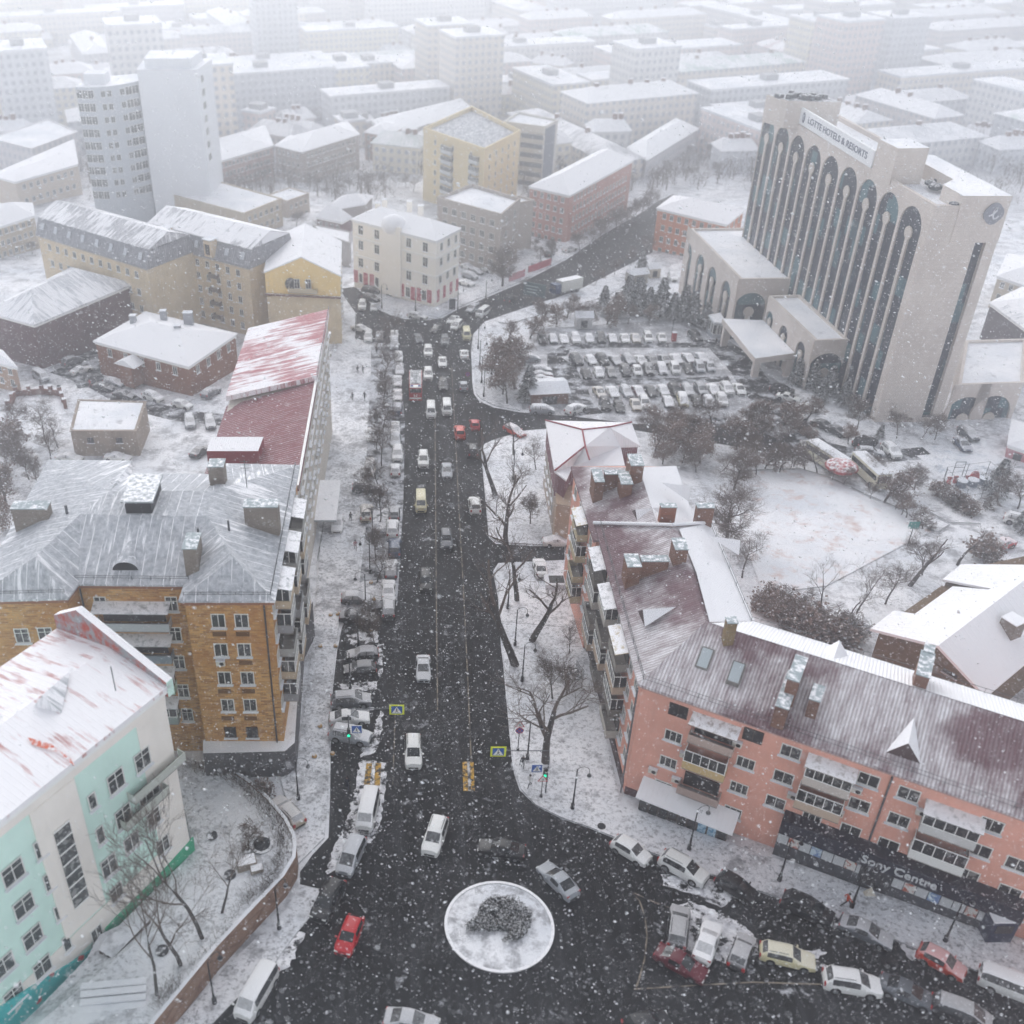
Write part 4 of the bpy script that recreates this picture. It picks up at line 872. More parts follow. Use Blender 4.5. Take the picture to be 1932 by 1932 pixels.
b.part(mb, 'plant_equipment', plain('4a4e55', .6, snow=.3), rf)
mb = MB()
for (u, v) in ((1775,340),(1782,352),(1770,330),(1790,362),(1765,352),(1755,345),(1800,385)):
    p = P(u, v, zT); mb.sphere((p.x, p.y, zT), random.uniform(.7, 1.3), 0, 8, 5, .5)
b.part(mb, 'roof_planting', plain('363c44', .8, snow=.4), rf)
# sign
s0_ = P(1525,231,zT+.2); s1_ = P(1665,317,zT+.2); dS = (s1_-s0_).normalized(); s0_ = Vector((s0_.x, s0_.y, 0))+Vector((dS.y, -dS.x, 0)).normalized()*1.9; s1_ = s1_+Vector((dS.y, -dS.x, 0)).normalized()*1.9; LS_ = (Vector((s1_.x, s1_.y, 0))-s0_).length; nS = Vector((dS.y, -dS.x, 0)).normalized()
zt_ = zat(Vector((s0_.x, s0_.y, zT)), 202); hS = zt_-zT-.2
c = s0_+dS*LS_/2; mb = MB(); rS = atan2(dS.y, dS.x); mb.box((c.x, c.y, zT+.2+hS/2), (LS_, .5, hS), 0, rS)
for i in range(9):
    p = s0_+dS*LS_*(i+.5)/9-nS*1.2; mb.tube([(p.x, p.y, zT-.8), (p.x+nS.x*.9, p.y+nS.y*.9, zT+hS-.3)], .09, 4)
sg = b.part(mb, 'sign_board', [plain('dfe0e2', .6)], uv=False); INK = plain('4b5268', .5)
p = s0_+dS*LS_*.135+nS*.27; text('LOTTE HOTELS & RESORTS', hS*.56, (p.x, p.y, zT+.2+hS*.5), pi/2, rS, INK, sg, b, ext=.04, sx=1.0)
me = b.e.children
tl = [o for o in C if o.parent == sg][-1]; xs = [(Vector(v.co)+b.o-Vector((p.x, p.y, 0))).to_2d().dot(dS.to_2d()) for v in tl.data.vertices]; k = LS_*.80/max(xs)
for v in tl.data.vertices:
    w3 = Vector(v.co)+b.o-Vector((p.x, p.y, 0)); a_ = w3.to_2d().dot(dS.to_2d()); v.co = v.co+dS.to_3d()*a_*(k-1)
c = s0_+dS*LS_*.07+nS*.3; mb = MB(); up = Vector((0, 0, 1)); cz = zT+.2+hS*.5
ring = [c+dS*(hS*.22*cos(2*pi*i/20))+up*(cz+hS*.34*sin(2*pi*i/20)) for i in range(20)]; mb.add([r_-nS*.04 for r_ in ring]+ring, [(i, (i+1) % 20, 20+(i+1) % 20, 20+i) for i in range(20)]); mb.poly(ring); b.part(mb, 'emblem', [INK], sg, uv=False)
c2_ = c+nS*.05; text('L', hS*.42, (c2_.x-dS.x*hS*.11, c2_.y-dS.y*hS*.11, cz), pi/2, rS, plain('c9ccd4', .5), sg, b, ext=.03)
pe = onplane(1873, 402, A_, Bt); mb = MB(); n = 24; R_ = 1.6
ring = [Vector((pe.x+R_*.9*cos(2*pi*i/n)*(1+.10*abs(cos(4*pi*i/n))), A_.y-.30, pe.z+R_*sin(2*pi*i/n)*(1+.10*abs(cos(4*pi*i/n))))) for i in range(n)]
mb.add([r_+Vector((0, .06, 0)) for r_ in ring]+[r_-Vector((0, .12, 0)) for r_ in ring], [(i, (i+1) % n, n+(i+1) % n, n+i) for i in range(n)]); mb.poly([r_-Vector((0, .12, 0)) for r_ in ring]); em = b.part(mb, 'emblem', [plain('7c7e88', .5)], uv=False)
mb = MB(); cur = [(-.75, -.35), (-.2, -.05), (.3, .5), (.32, .98), (.08, 1.02), (-.12, .5), (-.12, -.3), (.12, -.8), (.5, -.7), (.8, -.3)]
mb.tube([Vector((pe.x+x*1.0, A_.y-.46, pe.z+y*1.0)) for x, y in cur], .15, 5); b.part(mb, 'lettering', [plain('d9d9de', .5)], em, uv=False)
# podium wings
def podium(name, label, a, c, zt, front, side, depth=14., off=None):
    # a: far-left front corner, c: near front corner, side face runs along +x to the tower
    aa = P(*a, zt); c_ = P(*c, zt); ux = (c_-aa).normalized(); r_ = P(*off, zt); dd_ = aa+(r_-c_)
    b = Bl(name, label, 'building', ((aa.x+r_.x)/2, (aa.y+r_.y)/2, ter(aa.y)))
    z0 = ter(aa.y)-3; Lx = (c_-aa).length; Ly = (r_-c_).length
    fr = []
    for (u, v, rr) in front: p = onplane(u, v, aa, c_); fr.append(((p-aa).to_2d().dot(ux.to_2d()), rr, p.z, z0+2.5))
    arched(b, aa, c_, z0, zt, fr, STN, gl2, .35, cap=.2)
    sd = []; us = (r_-c_).normalized()
    for (u, v, rr) in side: p = onplane(u, v, c_, r_); sd.append(((p-c_).to_2d().dot(us.to_2d()), rr, p.z, z0+2.5))
    arched(b, c_, r_, z0, zt, sd, STN, gl2, .5, cap=.2)
    W = [aa, c_, r_, dd_]; FOOT.append([tuple(p[:2]) for p in W]); mb = MB()
    for i, j in ((2, 3), (3, 0)): mb.poly([(W[i].x, W[i].y, z0), (W[j].x, W[j].y, z0), (W[j].x, W[j].y, zt), (W[i].x, W[i].y, zt)])
    b.part(mb, 'wall', STN); mb = MB(); d1 = inset(W, .5)
    vs = [(p.x, p.y, zt+.01) for p in W]+[(p.x, p.y, zt+.02) for p in d1]+[(p.x, p.y, zt-.5) for p in d1]; mb.add(vs, [f for i in range(4) for f in ((i, (i+1) % 4, 4+(i+1) % 4, 4+i), (4+i, 4+(i+1) % 4, 8+(i+1) % 4, 8+i))], 0); mb.poly([(p.x, p.y, zt-.45) for p in d1], 1)
    b.part(mb, 'roof', [STN, snowm('deck', .12)]); b.W = W; return b
f6 = lambda x, y: (905.6+x*.2734, 347.2+y*.2734); f7 = lambda x, y: (1358.5+x*.2969, 422.6+y*.2969)
zQ = zat(G(1280,560), 436)
podium('hotel_podium', 'tall stone podium wing with four narrow arched windows left of the hotel tower', (1303.4,430.6), (1397.7,526.3), zQ, [(*f6(1445,410),2.6),(*f6(1530,490),2.6),(*f6(1612,577),2.6),(*f6(1708,672),2.6)], [(*f7(205,438),3.4)], off=(1513,525))
zQ2 = zat(G(1555,740), 648)
podium('hotel_podium', 'lower stone podium wing with arched windows and dark shrubs, in front of the hotel tower', (1450.5,557.7), (1539.6,642.3), zQ2, [(*f7(322,558),1.7),(*f7(412,650),1.9),(*f7(522,752),1.9)], [(*f7(690,822),3.4)], off=(1603,640))
zQ3 = zat(G(1810,794), 727)
b = podium('hotel_annex', 'low stone annex with two wide arched doors right of the hotel tower', (1822,642), (1808,726), zQ3, [], [(*f7(1585,1100),3.6),(*f7(1755,1092),3.6)], off=(1932,722))
# entrance canopy
zc_ = ter(200)+6.2; cq = [P(1363,600.7,zc_), P(1425,676,zc_), P(1500,666,zc_), P(1440,604,zc_)]
b = Bl('entrance_canopy', 'broad flat snow covered entrance canopy on pillars beside the hotel car park', 'canopy', (sum(p.x for p in cq)/4, sum(p.y for p in cq)/4, ter(200)))
mb = MB(); mb.prism([p[:2] for p in cq], zc_-1.2, zc_, 0, 1, bottom=True); b.part(mb, 'canopy_roof', [STN, SNW])
for i, q in enumerate((cq[1].lerp(cq[2], .12).lerp(cq[0], .08), cq[1].lerp(cq[2], .85), cq[0].lerp(cq[3], .1), cq[0].lerp(cq[3], .9))):
    mb = MB(); mb.box((q.x+.6, q.y+.8, (zc_+ter(q.y))/2-.9), (1.2, 1.2, zc_-ter(q.y)-1.), 0); b.part(mb, 'pillar', STN)
zk = ter(210)+3.6; k = [P(1480+0,0,zk)] if False else [P(*f6(1585,915), zk), P(*f6(1620,960), zk), P(*f6(1690,965), zk), P(*f6(1655,900), zk)]
b = Bl('entrance_kiosk', 'small square white glazed entrance pavilion left of the canopy', 'kiosk', (sum(p.x for p in k)/4, sum(p.y for p in k)/4, ter(210)))
b.walls(k, ter(215)-.5, zk, plain('a9adb2', .5)); mb = MB(); mb.prism([p[:2] for p in inset(k, -.2)], zk, zk+.35, 0); b.part(mb, 'roof', SNW)
k2 = ccw(k); 
wgrid(b, k[1], k[2], zk-3.2, zk, 3, 1, 1.0, 2.2, 'one', sill=False, m0=0, m1=1); wgrid(b, k[0], k[1], zk-3.2, zk, 2, 1, 1.0, 2.2, 'one', sill=False, m0=0, m1=1)
# ---------------- left and middle distance ----------------
G4 = lambda x, y: (x*.3359, 347.2+y*.3359); G5 = lambda x, y: (603.8+x*.2344, 347.2+y*.2344)
C1 = lambda x, y: (x*.3515, y*.3515); C2 = lambda x, y: (626.4+x*.3515, y*.3515); C3 = lambda x, y: (1253+x*.3515, y*.3515)
# long white facade with the crimson roof
gW = G(600,1050); zW = zat(G(621,876), 658)
t = [P(621,596,zW), P(598,723,zW), P(567,905,zW)]; dl = (t[2]-t[0]).normalized(); nl = Vector((dl.y, -dl.x, 0)); nl = nl if nl.x < 0 else -nl
L1 = (t[2]-t[0]).length+2; a0 = t[0]; a1 = a0+dl*L1; lft = P(453,624,zW)
wd_ = abs((lft-a0).dot(nl))*.98
b = Bl('red_roofed_long_block', 'long white fronted block with crimson snow dusted roof and service boxes along the street', 'building', (a0.x-9, (a0.y+a1.y)/2, ter((a0.y+a1.y)/2)))
poly = [a0, a0+nl*wd_, a1+nl*wd_, a1]; CRM = wallm('cfc8bd', .18, stain=.6)
wp = inset(poly, .3); b.walls(wp, [ter(150)-2]*4, [zW+.6, zW-2.9, zW-4.3, zW-.3], CRM)
R1 = roofm('a0142a', .55, .55, wind=.2); k1 = a0+dl*(P(598,723,zW)-a0).dot(dl)
lo = 2.2
b.rf = b.roof([a0+Vector((0,0,1.2)), k1+Vector((0,0,1.2)), k1+nl*wd_+Vector((0,0,-lo)), a0+nl*wd_+Vector((0,0,-lo))], [(0,1,2,3)], R1, .8)
R2_ = roofm('70101f', -.1, .55, wind=.08)
b.roof([k1+dl*.1+Vector((0,0,.4)), a1+Vector((0,0,.4)), a1+nl*wd_+Vector((0,0,-lo-1.5)), k1+dl*.1+nl*wd_+Vector((0,0,-lo-1.5))], [(0,1,2,3)], R2_, .8, 'lower_roof')
mb = MB(); q = P(*G4(1310,1440), zW-1); mb.prism([P(*G4(x,y),zW+.2)[:2] for x, y in ((1160,1500),(1450,1500),(1480,1420),(1185,1420))], zW-3.5, zW+.2, 0, 1); b.part(mb, 'roof_hutch', [plain('7e2030',.6), roofm('c9ccd0',1.1,.3,corr=True)], b.rf)
band(b, a0+dl*0, a1, zW-.05, zW+.5, .35, WH, 'parapet')
band(b, a0, a1, zW-3.6, zW-3.3, .15, WH, 'string_course')
rzs = fdir(a0, a1); Ln = L1; FLf = wp[0] if (wp[0]-a0.to_3d()).length < 2 else wp[3]
fa, fb_ = a0+nl*.3, a1+nl*.3
# facade outward is -nl; left to right seen from the street is a1 -> a0
fl_, fr_ = fb_, fa
rzs = fdir(fb_, fa)
if outw(fb_, fa).dot(nl) > 0: fl_, fr_ = fa, fb_; rzs = fdir(fa, fb_)
for j in range(4):
    for i in range(18):
        p = Vector(fl_).lerp(Vector(fr_), (i+.5)/18); p.z = zW-2.0-j*3.3; win(b, p+outw(fl_, fr_), rzs, 1.2, 1.7, pane=True)
random.seed(11)
for i in range(26):
    p = Vector(fl_).lerp(Vector(fr_), random.random()); p.z = zW-random.choice([3.2, 6.5, 9.6]); acunit(b, p+outw(fl_, fr_, .02), rzs)
mb = MB(); p0 = Vector(fl_).lerp(Vector(fr_), .42); p0.z = ter(p0.y)+3.2; mb.box(p0+outw(fl_, fr_, 1.6), (11, 3.2, .3), 0, rzs); b.part(mb, 'canopy', [plain('9da2a6', .6, snow=1.)])
guard(b, [a0+Vector((0,0,zW*0+1.2)), k1+Vector((0,0,1.2))], .6, 2.2, b.rf)
# yellow gabled block
zY = zat(G(662,652), 522); y0, y1, y2 = P(497,513.5,zY), P(643,520,zY), P(645,455,zY); pk = P(571,495,zY+4.2)
dY = (y2-y1); b = Bl('yellow_gabled_block', 'yellow plaster gable with an oval window and small balcony behind the crimson roof', 'building', (y0.x+8, y0.y+6, ter(y0.y)))
YEL = wallm('e6c88a', .1); 
if dY.length > 40: dY = dY.normalized()*30
mx = (y0+y1)/2; W = [y0, y1, y1+dY, y0+dY]; b.walls(inset(W, .3), ter(220)-2, zY, wallm('cdbb9c', .2))
mb = MB(); mb.prism([p[:2] for p in inset(W, .22)], zY-4.6, zY, 0); b.part(mb, 'upper_wall', YEL)
mb = MB(); mb.add([y0+Vector((.2,.15,0)), y1+Vector((-.2,.15,0)), Vector((mx.x, mx.y+.15, zY+3.4))], [(0,1,2)]); b.part(mb, 'gable_end', YEL)
m1_ = Vector((mx.x, mx.y, zY+3.7)); b.roof([y0, y1, y1+dY, y0+dY, m1_, m1_+dY], [(1,2,5,4), (3,0,4,5)], roofm('9aa0a6', .95, .9, wind=.7), .3)
band(b, W[0], W[1], zY-4.9, zY-4.5, .5, plain('6a4a44', .8, snow=.5), 'cornice')
wins(b, W[0], W[1], [(*G4(1668,560),1.2,2.1,'two'), (*G4(1732,562),1.2,2.1,'two')]); 
mb = MB(); pe = onplane(*G4(1632,562), W[0], W[1]); ring = [Vector((pe.x+1.15*cos(2*pi*i/16), pe.y-.04, pe.z+1.35*sin(2*pi*i/16))) for i in range(16)]; mb.poly(ring); b.part(mb, 'oval_window', GL, uv=False)
p = onplane(*G4(1705,605), W[0], W[1]); balcony(b, p, fdir(W[0], W[1]), 6, 1.1, 2.2, 'rail', rail='b5a890')
W2 = inset(W, .3); wgrid(b, W2[1], W2[2], zY-15, zY-1, 6, 4, 1.1, 1.5)
# beige mansard blocks
def mansard(name, label, eL, eR, tL, zE, wall, rl, hm, depth, wn, wsz=(1.1,1.5), dark='3c4250', cover=.35, g=None, dorms=()):
    a, c = P(*eL, zE), P(*eR, zE); ux = (c-a).normalized(); nn = Vector((-ux.y, ux.x, 0)); L = (c-a).length
    b = Bl(name, label, 'building', ((a.x+c.x)/2+nn.x*6, (a.y+c.y)/2+nn.y*6, ter(a.y)))
    W = [a, c, c+nn*depth, a+nn*depth]; b.walls(inset(W, .3), ter(max(p.y for p in W))-3, zE-.05, wall)
    up = Vector((0,0,hm)); s_ = 1.6; A2, C2_ = a+nn*s_+up, c+nn*s_+up; D2, E2 = c+nn*(depth-s_)+up, a+nn*(depth-s_)+up
    r0, r1 = a+nn*depth*.5+up*1.0+Vector((0,0,2.2)), c+nn*depth*.5+up+Vector((0,0,2.2))
    b.rf = b.roof([a, c, C2_, A2, D2, E2, c+nn*depth, a+nn*depth], [(0,1,2,3), (1,6,4,2), (6,7,5,4), (7,0,3,5)], roofm(dark, -.35, .5, wind=.25), .4)
    up_ = b.roof([A2-nn*.3, C2_-nn*.3, D2+nn*.3, E2+nn*.3, r0, r1], [(0,1,5,4), (1,2,5), (2,3,4,5), (3,0,4)], roofm(dark, cover+.45, .6, wind=.5), .2, 'upper_roof')
    W2 = inset(W, .3); nc, nr, h_ = wn; wgrid(b, W2[0], W2[1], zE-h_, zE-.6, nc, nr, *wsz, 'two')
    band(b, W2[0], W2[1], zE-.7, zE-.42, .3, plain('b8ab98', .8), 'cornice')
    n = max(3, int(L/4.2)); mb = None
    for i in range(n):
        t = (i+.5)/n; p = a+ux*L*t+nn*(s_*.5-.12)+Vector((0,0,hm*.52)); 
        if i in dorms:
            mb = MB(); mb.box(p+Vector((0,0,.1))-nn*.2, (2.2, 2.2, hm*.95), 0, fdir(a, c)); mb.box(p-nn*1.35+Vector((0,0,0)), (1.2, .12, hm*.6), 1, fdir(a, c)); mb.box(p-nn*.3+Vector((0,0,hm*.6)), (2.5, 2.6, .15), 2, fdir(a, c)); b.part(mb, 'dormer', [wall, GL, SNW], b.rf, uv=False)
        else:
            mb = MB(); q0 = [p+ux*x+Vector((0,0,z))+nn*(z*s_/hm)-nn*.03 for x, z in ((-.5,-.7), (.5,-.7), (.5,.7), (-.5,.7))]; q1 = [v-nn*.16+Vector((0,0,.1)) for v in q0]; mb.add(q0+q1, [(4,5,6,7), (0,1,5,4), (1,2,6,5), (2,3,7,6), (3,0,4,7)]); b.part(mb, 'skylight', plain('b9bdc2', .4), b.rf, uv=False)
    b.W = W; b.zE = zE; return b
zb5 = zat(G(480,640), 508)
BEI = wallm('cfbc9e', .2, stain=.5)
b5 = mansard('beige_mansard_block', 'tall beige plaster block with grey mansard, rusty balconies and patchy snow on its upper roof', (274,453), (470,505), None, zb5, BEI, 0, 3.6, 15, (9,5,15.5), dorms=(1,4))
ac_ = fdir(b5.W[0], b5.W[1])
for t in (.33,.66):
    for fl in range(4):
        p = b5.W[0].lerp(b5.W[1], t); p.z = zb5-4.4-fl*3.1; balcony(b5, p-Vector((-sin(ac_), cos(ac_), 0))*-.3, ac_, 2.4, .9, 2.2, 'rail', rail='6d6259')
zb6 = zat(G(90,585), 443)
b6 = mansard('beige_mansard_block', 'beige plaster block under a long dark slate mansard with small skylights, far left', (67,441), (277,506), None, zb6, wallm('d4c2a4', .2, stain=.5), 0, 3.6, 14, (11,3,12), dark='3c414f', cover=.1)
# dark brick block with hip roof
simple('dark_brick_block', 'dark red brick block with streaked grey hipped roof, far left behind the parked van', 'building', [(-30,587),(64,613),(254,534),(134,503)], (72,700,616), brickm('5c3638', '46282c', '75605e', 1.3), roofm('7c848e', .62, .9, wind=.6), 'hip', 3.6)
b = None
def B_(name, label, eave, zs, wall, roof, kind='flat', rh=3., faces=(), cat='building', **k):
    b = simple(name, label, cat, eave, zs, wall, roof, kind, rh, **k)
    ws = b.wp if kind != 'flat' else b.pts
    for (i, j, nc, nr, h_, ww, wh, st) in faces: wgrid(b, ws[i], ws[j], b.zE-h_, b.zE-.4, nc, nr, ww, wh, st)
    return b
o_ = [x for x in C if x.get('label', '').startswith('dark red brick')][0]
SN2 = snowm('flatroof', .1); RW = roofm('b4b9c0', 1.0, .6, wind=.8)
b = B_('brick_house', 'low orange brick house with white hipped roof, porch and two chimneys among parked cars', [(175,643),(356,692),(448,629),(275,587)], (361,754,697), brickm('8a5236','6d3e2a','8a7664',1.2), RW, 'hip', 2.6, ((0,1,5,1,3.6,1.1,1.7,'two'),(1,2,4,1,3.6,1.1,1.7,'two')))
b.chim(P(336,628,b.zE+1.4), (1.2,1.,1.6), 0, plain('8f9298',.7), b.rf); b.chim(P(252,608,b.zE+1.), (1.2,1.,1.5), 0, plain('8f9298',.7), b.rf); b.chim(P(309,600,b.zE+1.6), (1.2,1.,1.6), 0, plain('8f9298',.7), b.rf); b.chim(P(356,606,b.zE+1.4), (1.8,1.2,1.9), 0, plain('8f9298',.7), b.rf)
p = onplane(258,700,b.wp[0],b.wp[1]); mb = MB(); rz_ = fdir(b.wp[0], b.wp[1]); o2 = outw(b.wp[0], b.wp[1], 1.); ux = Vector((cos(rz_), sin(rz_), 0)); z = b.zE-.6
mb.add([p*1 for p in (Vector((p.x,p.y,z))-ux*2.6+o2*3.2-Vector((0,0,1.3)), Vector((p.x,p.y,z))+o2*3.2, Vector((p.x,p.y,z))+ux*2.6+o2*3.2-Vector((0,0,1.3)), Vector((p.x,p.y,z))-ux*2.6-Vector((0,0,1.3)), Vector((p.x,p.y,z)), Vector((p.x,p.y,z))+ux*2.6-Vector((0,0,1.3)))], [(0,1,4,3),(1,2,5,4),(0,2,1)]); b.part(mb, 'porch_roof', RW)
mb = MB(); q = Vector((p.x,p.y,z-3.5))+o2*1.5; mb.box(q, (3.2,3.,4.4), 0, rz_); b.part(mb, 'porch', brickm('8a5236','6d3e2a','8a7664',1.2))
b = B_('garage', 'windowless pale brick garage with flat white roof near bare trees', [(133,814),(257,814),(275,759),(148,755)], (257,862,816), wallm('9c8d80',.3), SN2, 'flat', par=.15, faces=((0,1,2,1,3.2,1.1,1.,'dark'),))
B_('cream_house', 'small cream and brick house cut by the left picture edge', [(-40,676),(34,693),(5,660)], (38,745,695), wallm('b79a86',.3), RW, 'hip', 1.6, ((0,1,3,2,5,1.,1.3,'two'),))
mb = MB(); pts = [G(*q) for q in (G4(50,1270),G4(95,1190),G4(240,1180),G4(340,1190),G4(370,1260))]
for i in range(len(pts)-1):
    a, c = pts[i], pts[i+1]; n = max(2, int((c-a).length/2.4))
    mb.box(((a.x+c.x)/2,(a.y+c.y)/2,(a.z+c.z)/2+.55), ((c-a).length,.3,1.1), 0, fdir(a,c))
    for j in range(n+1): p = a.lerp(c,j/n); mb.box((p.x,p.y,p.z+1.0),(.6,.6,2.),0,fdir(a,c)); mb.box((p.x,p.y,p.z+2.05),(.75,.75,.15),1,fdir(a,c))
tag(mb.obj('brick_fence', [brickm('7d4636','5f3428','8a7a70',1.2), SNW]), 'low red brick fence with snow capped posts beside the van, left edge', 'fence')
# white tower
GR = wallm('b2b7bd', .06, stain=.15); WT = wallm('d9dbdf', .04, stain=.1)
zT2 = zat(G(270,425), 158); zT2b = zat(G(281,425), 135)
t0, t1 = P(142,164,zT2), P(262,176,zT2); 
s0 = P(258,132,zT2b); s1 = P(372,132,zT2b)
b = Bl('white_tower', 'tall white residential tower with a curved glazed left face and blank right slab', 'building', (s0.x, s0.y+8, ter(s0.y)))
dp = 16; q = [s0, s1, s1+Vector((1.5,dp,0)), s0+Vector((-1,dp,0))]; b.walls(q, ter(300)-2, zT2b, WT)
n = 10; arc = []
c0 = s0+Vector((-.5,1.,0)); c1_ = t0
for i in range(n+1):
    t = i/n; p = c1_.lerp(c0, t); k = sin(pi*t)*3.2; arc.append(Vector((p.x+k*.1, p.y-k, 0)))
py = arc+[Vector((s0.x, s0.y+13, 0)), Vector((t0.x+1, t0.y+12, 0))]
mb = MB(); mb.prism([p[:2] for p in py], ter(300)-2, zT2, 0, 1); b.part(mb, 'curved_wall', [GR, SN2]); FOOT.append([tuple(p[:2]) for p in py])
for fl in range(9):
    z = zT2-1.9-fl*3.45
    for i in range(n):
        a, c = arc[i], arc[i+1]; L_ = (c-a).length
        if i in (3, 6): continue
        p = (a+c)/2; wide = i < 3 or i >= 8; win(b, Vector((p.x,p.y,z))+outw(a,c,.02), fdir(a,c), L_*.98 if wide else L_*.72, 2.2 if wide else 1.7, 'two', sill=False)
for fl in range(7):
    p = q[1].lerp(q[2], .25); win(b, Vector((p.x,p.y,zT2b-3-fl*3.6))+outw(q[1],q[2],.02), fdir(q[1],q[2]), 3., 2., 'grid', sill=False)
mb = MB(); mb.prism([p[:2] for p in inset(q, 2.)], zT2b, zT2b+2.6, 0, 1); b.part(mb, 'plant_room', [WT, SN2]); mb = MB(); pc = (arc[5]+py[-1])/2; mb.box((pc.x,pc.y,zT2+1.3),(6,5,2.6),0); b.part(mb, 'plant_room', [WT, SN2])
mb = MB(); mb.prism([p[:2] for p in inset(q, -.1)], zT2b-.02, zT2b+.1, 0, 0); b.part(mb, 'roof', SN2)
# white corner building
WC = wallm('f4eee4', .08, stain=.3)
zc5 = zat(G(819,582), 456); A0,B0,C0 = P(661,413,zc5),P(824,455,zc5),P(871,430,zc5)
b = B_('white_corner_building', 'white four storey corner building with red window posters along its ground floor at the junction', [(661,413),(824,455),(871,430)], zc5, WC, roofm('c3c7cc', 1.0, .8, wind=.8), 'hip', 2.6, ())
FL_, FR_ = b.wp[0], b.wp[1]; rz_ = fdir(FL_, FR_); RR_ = b.wp[2]
wins(b, FL_, FR_, [G5(*q) for q in ((328,370),(458,405),(565,448),(715,472),(848,508),(330,492),(458,525),(563,570),(715,592),(848,628),(330,632),(458,665),(715,735),(845,768))], 1.5, 2.2)
wins(b, FR_, RR_, [G5(*q) for q in ((977,502),(1035,470),(1093,440),(974,625),(1032,590),(1086,560),(967,765),(1025,730),(1080,700))], 1.1, 1.9)
REDP = mat('redp', lambda: (lambda n: n.col(n.mix(n.mr(n.noise(1.8,3),.45,.6), srgb('a83a4e'), srgb('c98a92'))))(NT('red_poster', .6)))
for q in ((290,740),(368,765),(418,775),(660,850),(748,880),(797,890),(880,905)):
    p = onplane(*G5(*q), FL_, FR_); mb = MB(); mb.box(p+outw(FL_,FR_,.04), (1.3,.06,3.1), 0, rz_); b.part(mb, 'window_poster', REDP, uv=False)
for q in ((950,900),(1000,865),(1053,835),(1103,810)):
    p = onplane(*G5(*q), FR_, RR_); mb = MB(); mb.box(p+outw(FR_,RR_,.04), (1.1,.06,2.9), 0, fdir(FR_,RR_)); b.part(mb, 'window_poster', REDP, uv=False)
wins(b, FL_, FR_, [(*G5(330,755),1.1,2.2,'one'),(*G5(458,790),1.2,2.4,'one'),(*G5(708,870),1.3,2.4,'two'),(*G5(838,895),1.3,2.4,'two'),(*G5(555,870),1.6,2.6,'dark')])
for z in (zc5-4.2, zc5-8.6): band(b, FL_, FR_, z-.2, z+.1, .25, WH, 'string_course'); band(b, FR_, RR_, z-.2, z+.1, .25, WH, 'string_course')
band(b, FL_, FR_, zc5-16, zc5+.9, .6, WC, 'central_bay', .38, .60); 
mb = MB(); p = Vector(FL_).lerp(Vector(FR_), .49); mb.sphere((p.x+.3, p.y+1.5, zc5+.6), 3.0, 0, 14, 8, .75); b.part(mb, 'dome', roofm('9aa2a8', .9, .8), b.rf)
for q in ((465,195),(520,165),(720,180),(810,215)): b.chim(P(*G5(*q), zc5+1.6), (1.3,1.3,1.3), 0, WC, b.rf)
for q in ((700,262),(787,288)):
    mb = MB(); p = P(*G5(*q), zc5+1.2); mb.box(p+Vector((0,0,.2)), (1.6,2.,.25), 0, rz_); b.part(mb, 'skylight', plain('7e858c',.3), b.rf, uv=False)
# grey office behind it
b = B_('grey_office', 'grey beige flat roofed office with a snowy parapet behind the white corner building', [(825,378),(946,410.5),(981,380),(890,353)], (946,520,411), wallm('a89f98',.15), SN2, 'flat', par=.9, faces=((0,1,6,4,14,1.6,1.7,'three'),(1,2,2,4,14,1.4,1.7,'two')))
b = B_('grey_office_wing', 'taller stair wing of the grey office with a vertical glazed strip', [(946,409),(981,386),(1007,380),(975,372)], (964,475,388), wallm('b0a79f',.12), SN2, 'flat', par=.6); 
mb = MB(); a,c = b.pts[0],b.pts[1]; m = (a+c)/2; mb.box(Vector((m.x,m.y,b.zE-7))+outw(a,c,.05),(2.6,.1,12),0,fdir(a,c)); sw = b.part(mb,'stair_window',GL,uv=False); mb = MB(); [mb.box(Vector((m.x,m.y,b.zE-1.2-i*1.5))+outw(a,c,.12),(2.7,.06,.12),0,fdir(a,c)) for i in range(9)]; b.part(mb,'glazing_bar',WH,sw,uv=False)
b = B_('yellow_apartment_block', 'pale yellow seven storey block with dark flat roof and glazed balcony columns', [(799,249),(914,289),(981,254),(890,208)], (800,378,250), wallm('d6c49c',.07), plain('6e747e',.8,snow=.35), 'flat', par=1.4, faces=((0,1,3,6,19,1.0,1.5,'two'),(1,2,5,6,19,.9,1.4,'two')))
a,c = b.pts[0],b.pts[1]
for t in (.42,.86):
    for fl in range(6): p = a.lerp(c,t); p.z = b.zE-4-fl*3.1; balcony(b, p, fdir(a,c), 5.2 if t<.8 else 4, 1., 2.5, 'glazed', rail='c4c6c6')
b = B_('striped_apartment_block', 'white block with dark grey balcony bands right behind the pale yellow block', [(950,233),(1028,243),(1053,230),(978,215)], (1027,352,243), wallm('c9c5be',.06), SN2, 'flat', par=.8)
for i in range(6): band(b, b.pts[0], b.pts[1], b.zE-3.6-i*3.1, b.zE-2.2-i*3.1, .5, plain('565d6a',.6), 'balcony_band', .45, .98)
band(b, b.pts[1], b.pts[2], b.zE-19, b.zE-.2, .1, plain('5d6472',.6), 'dark_panel', .05, .8)
FW = {}
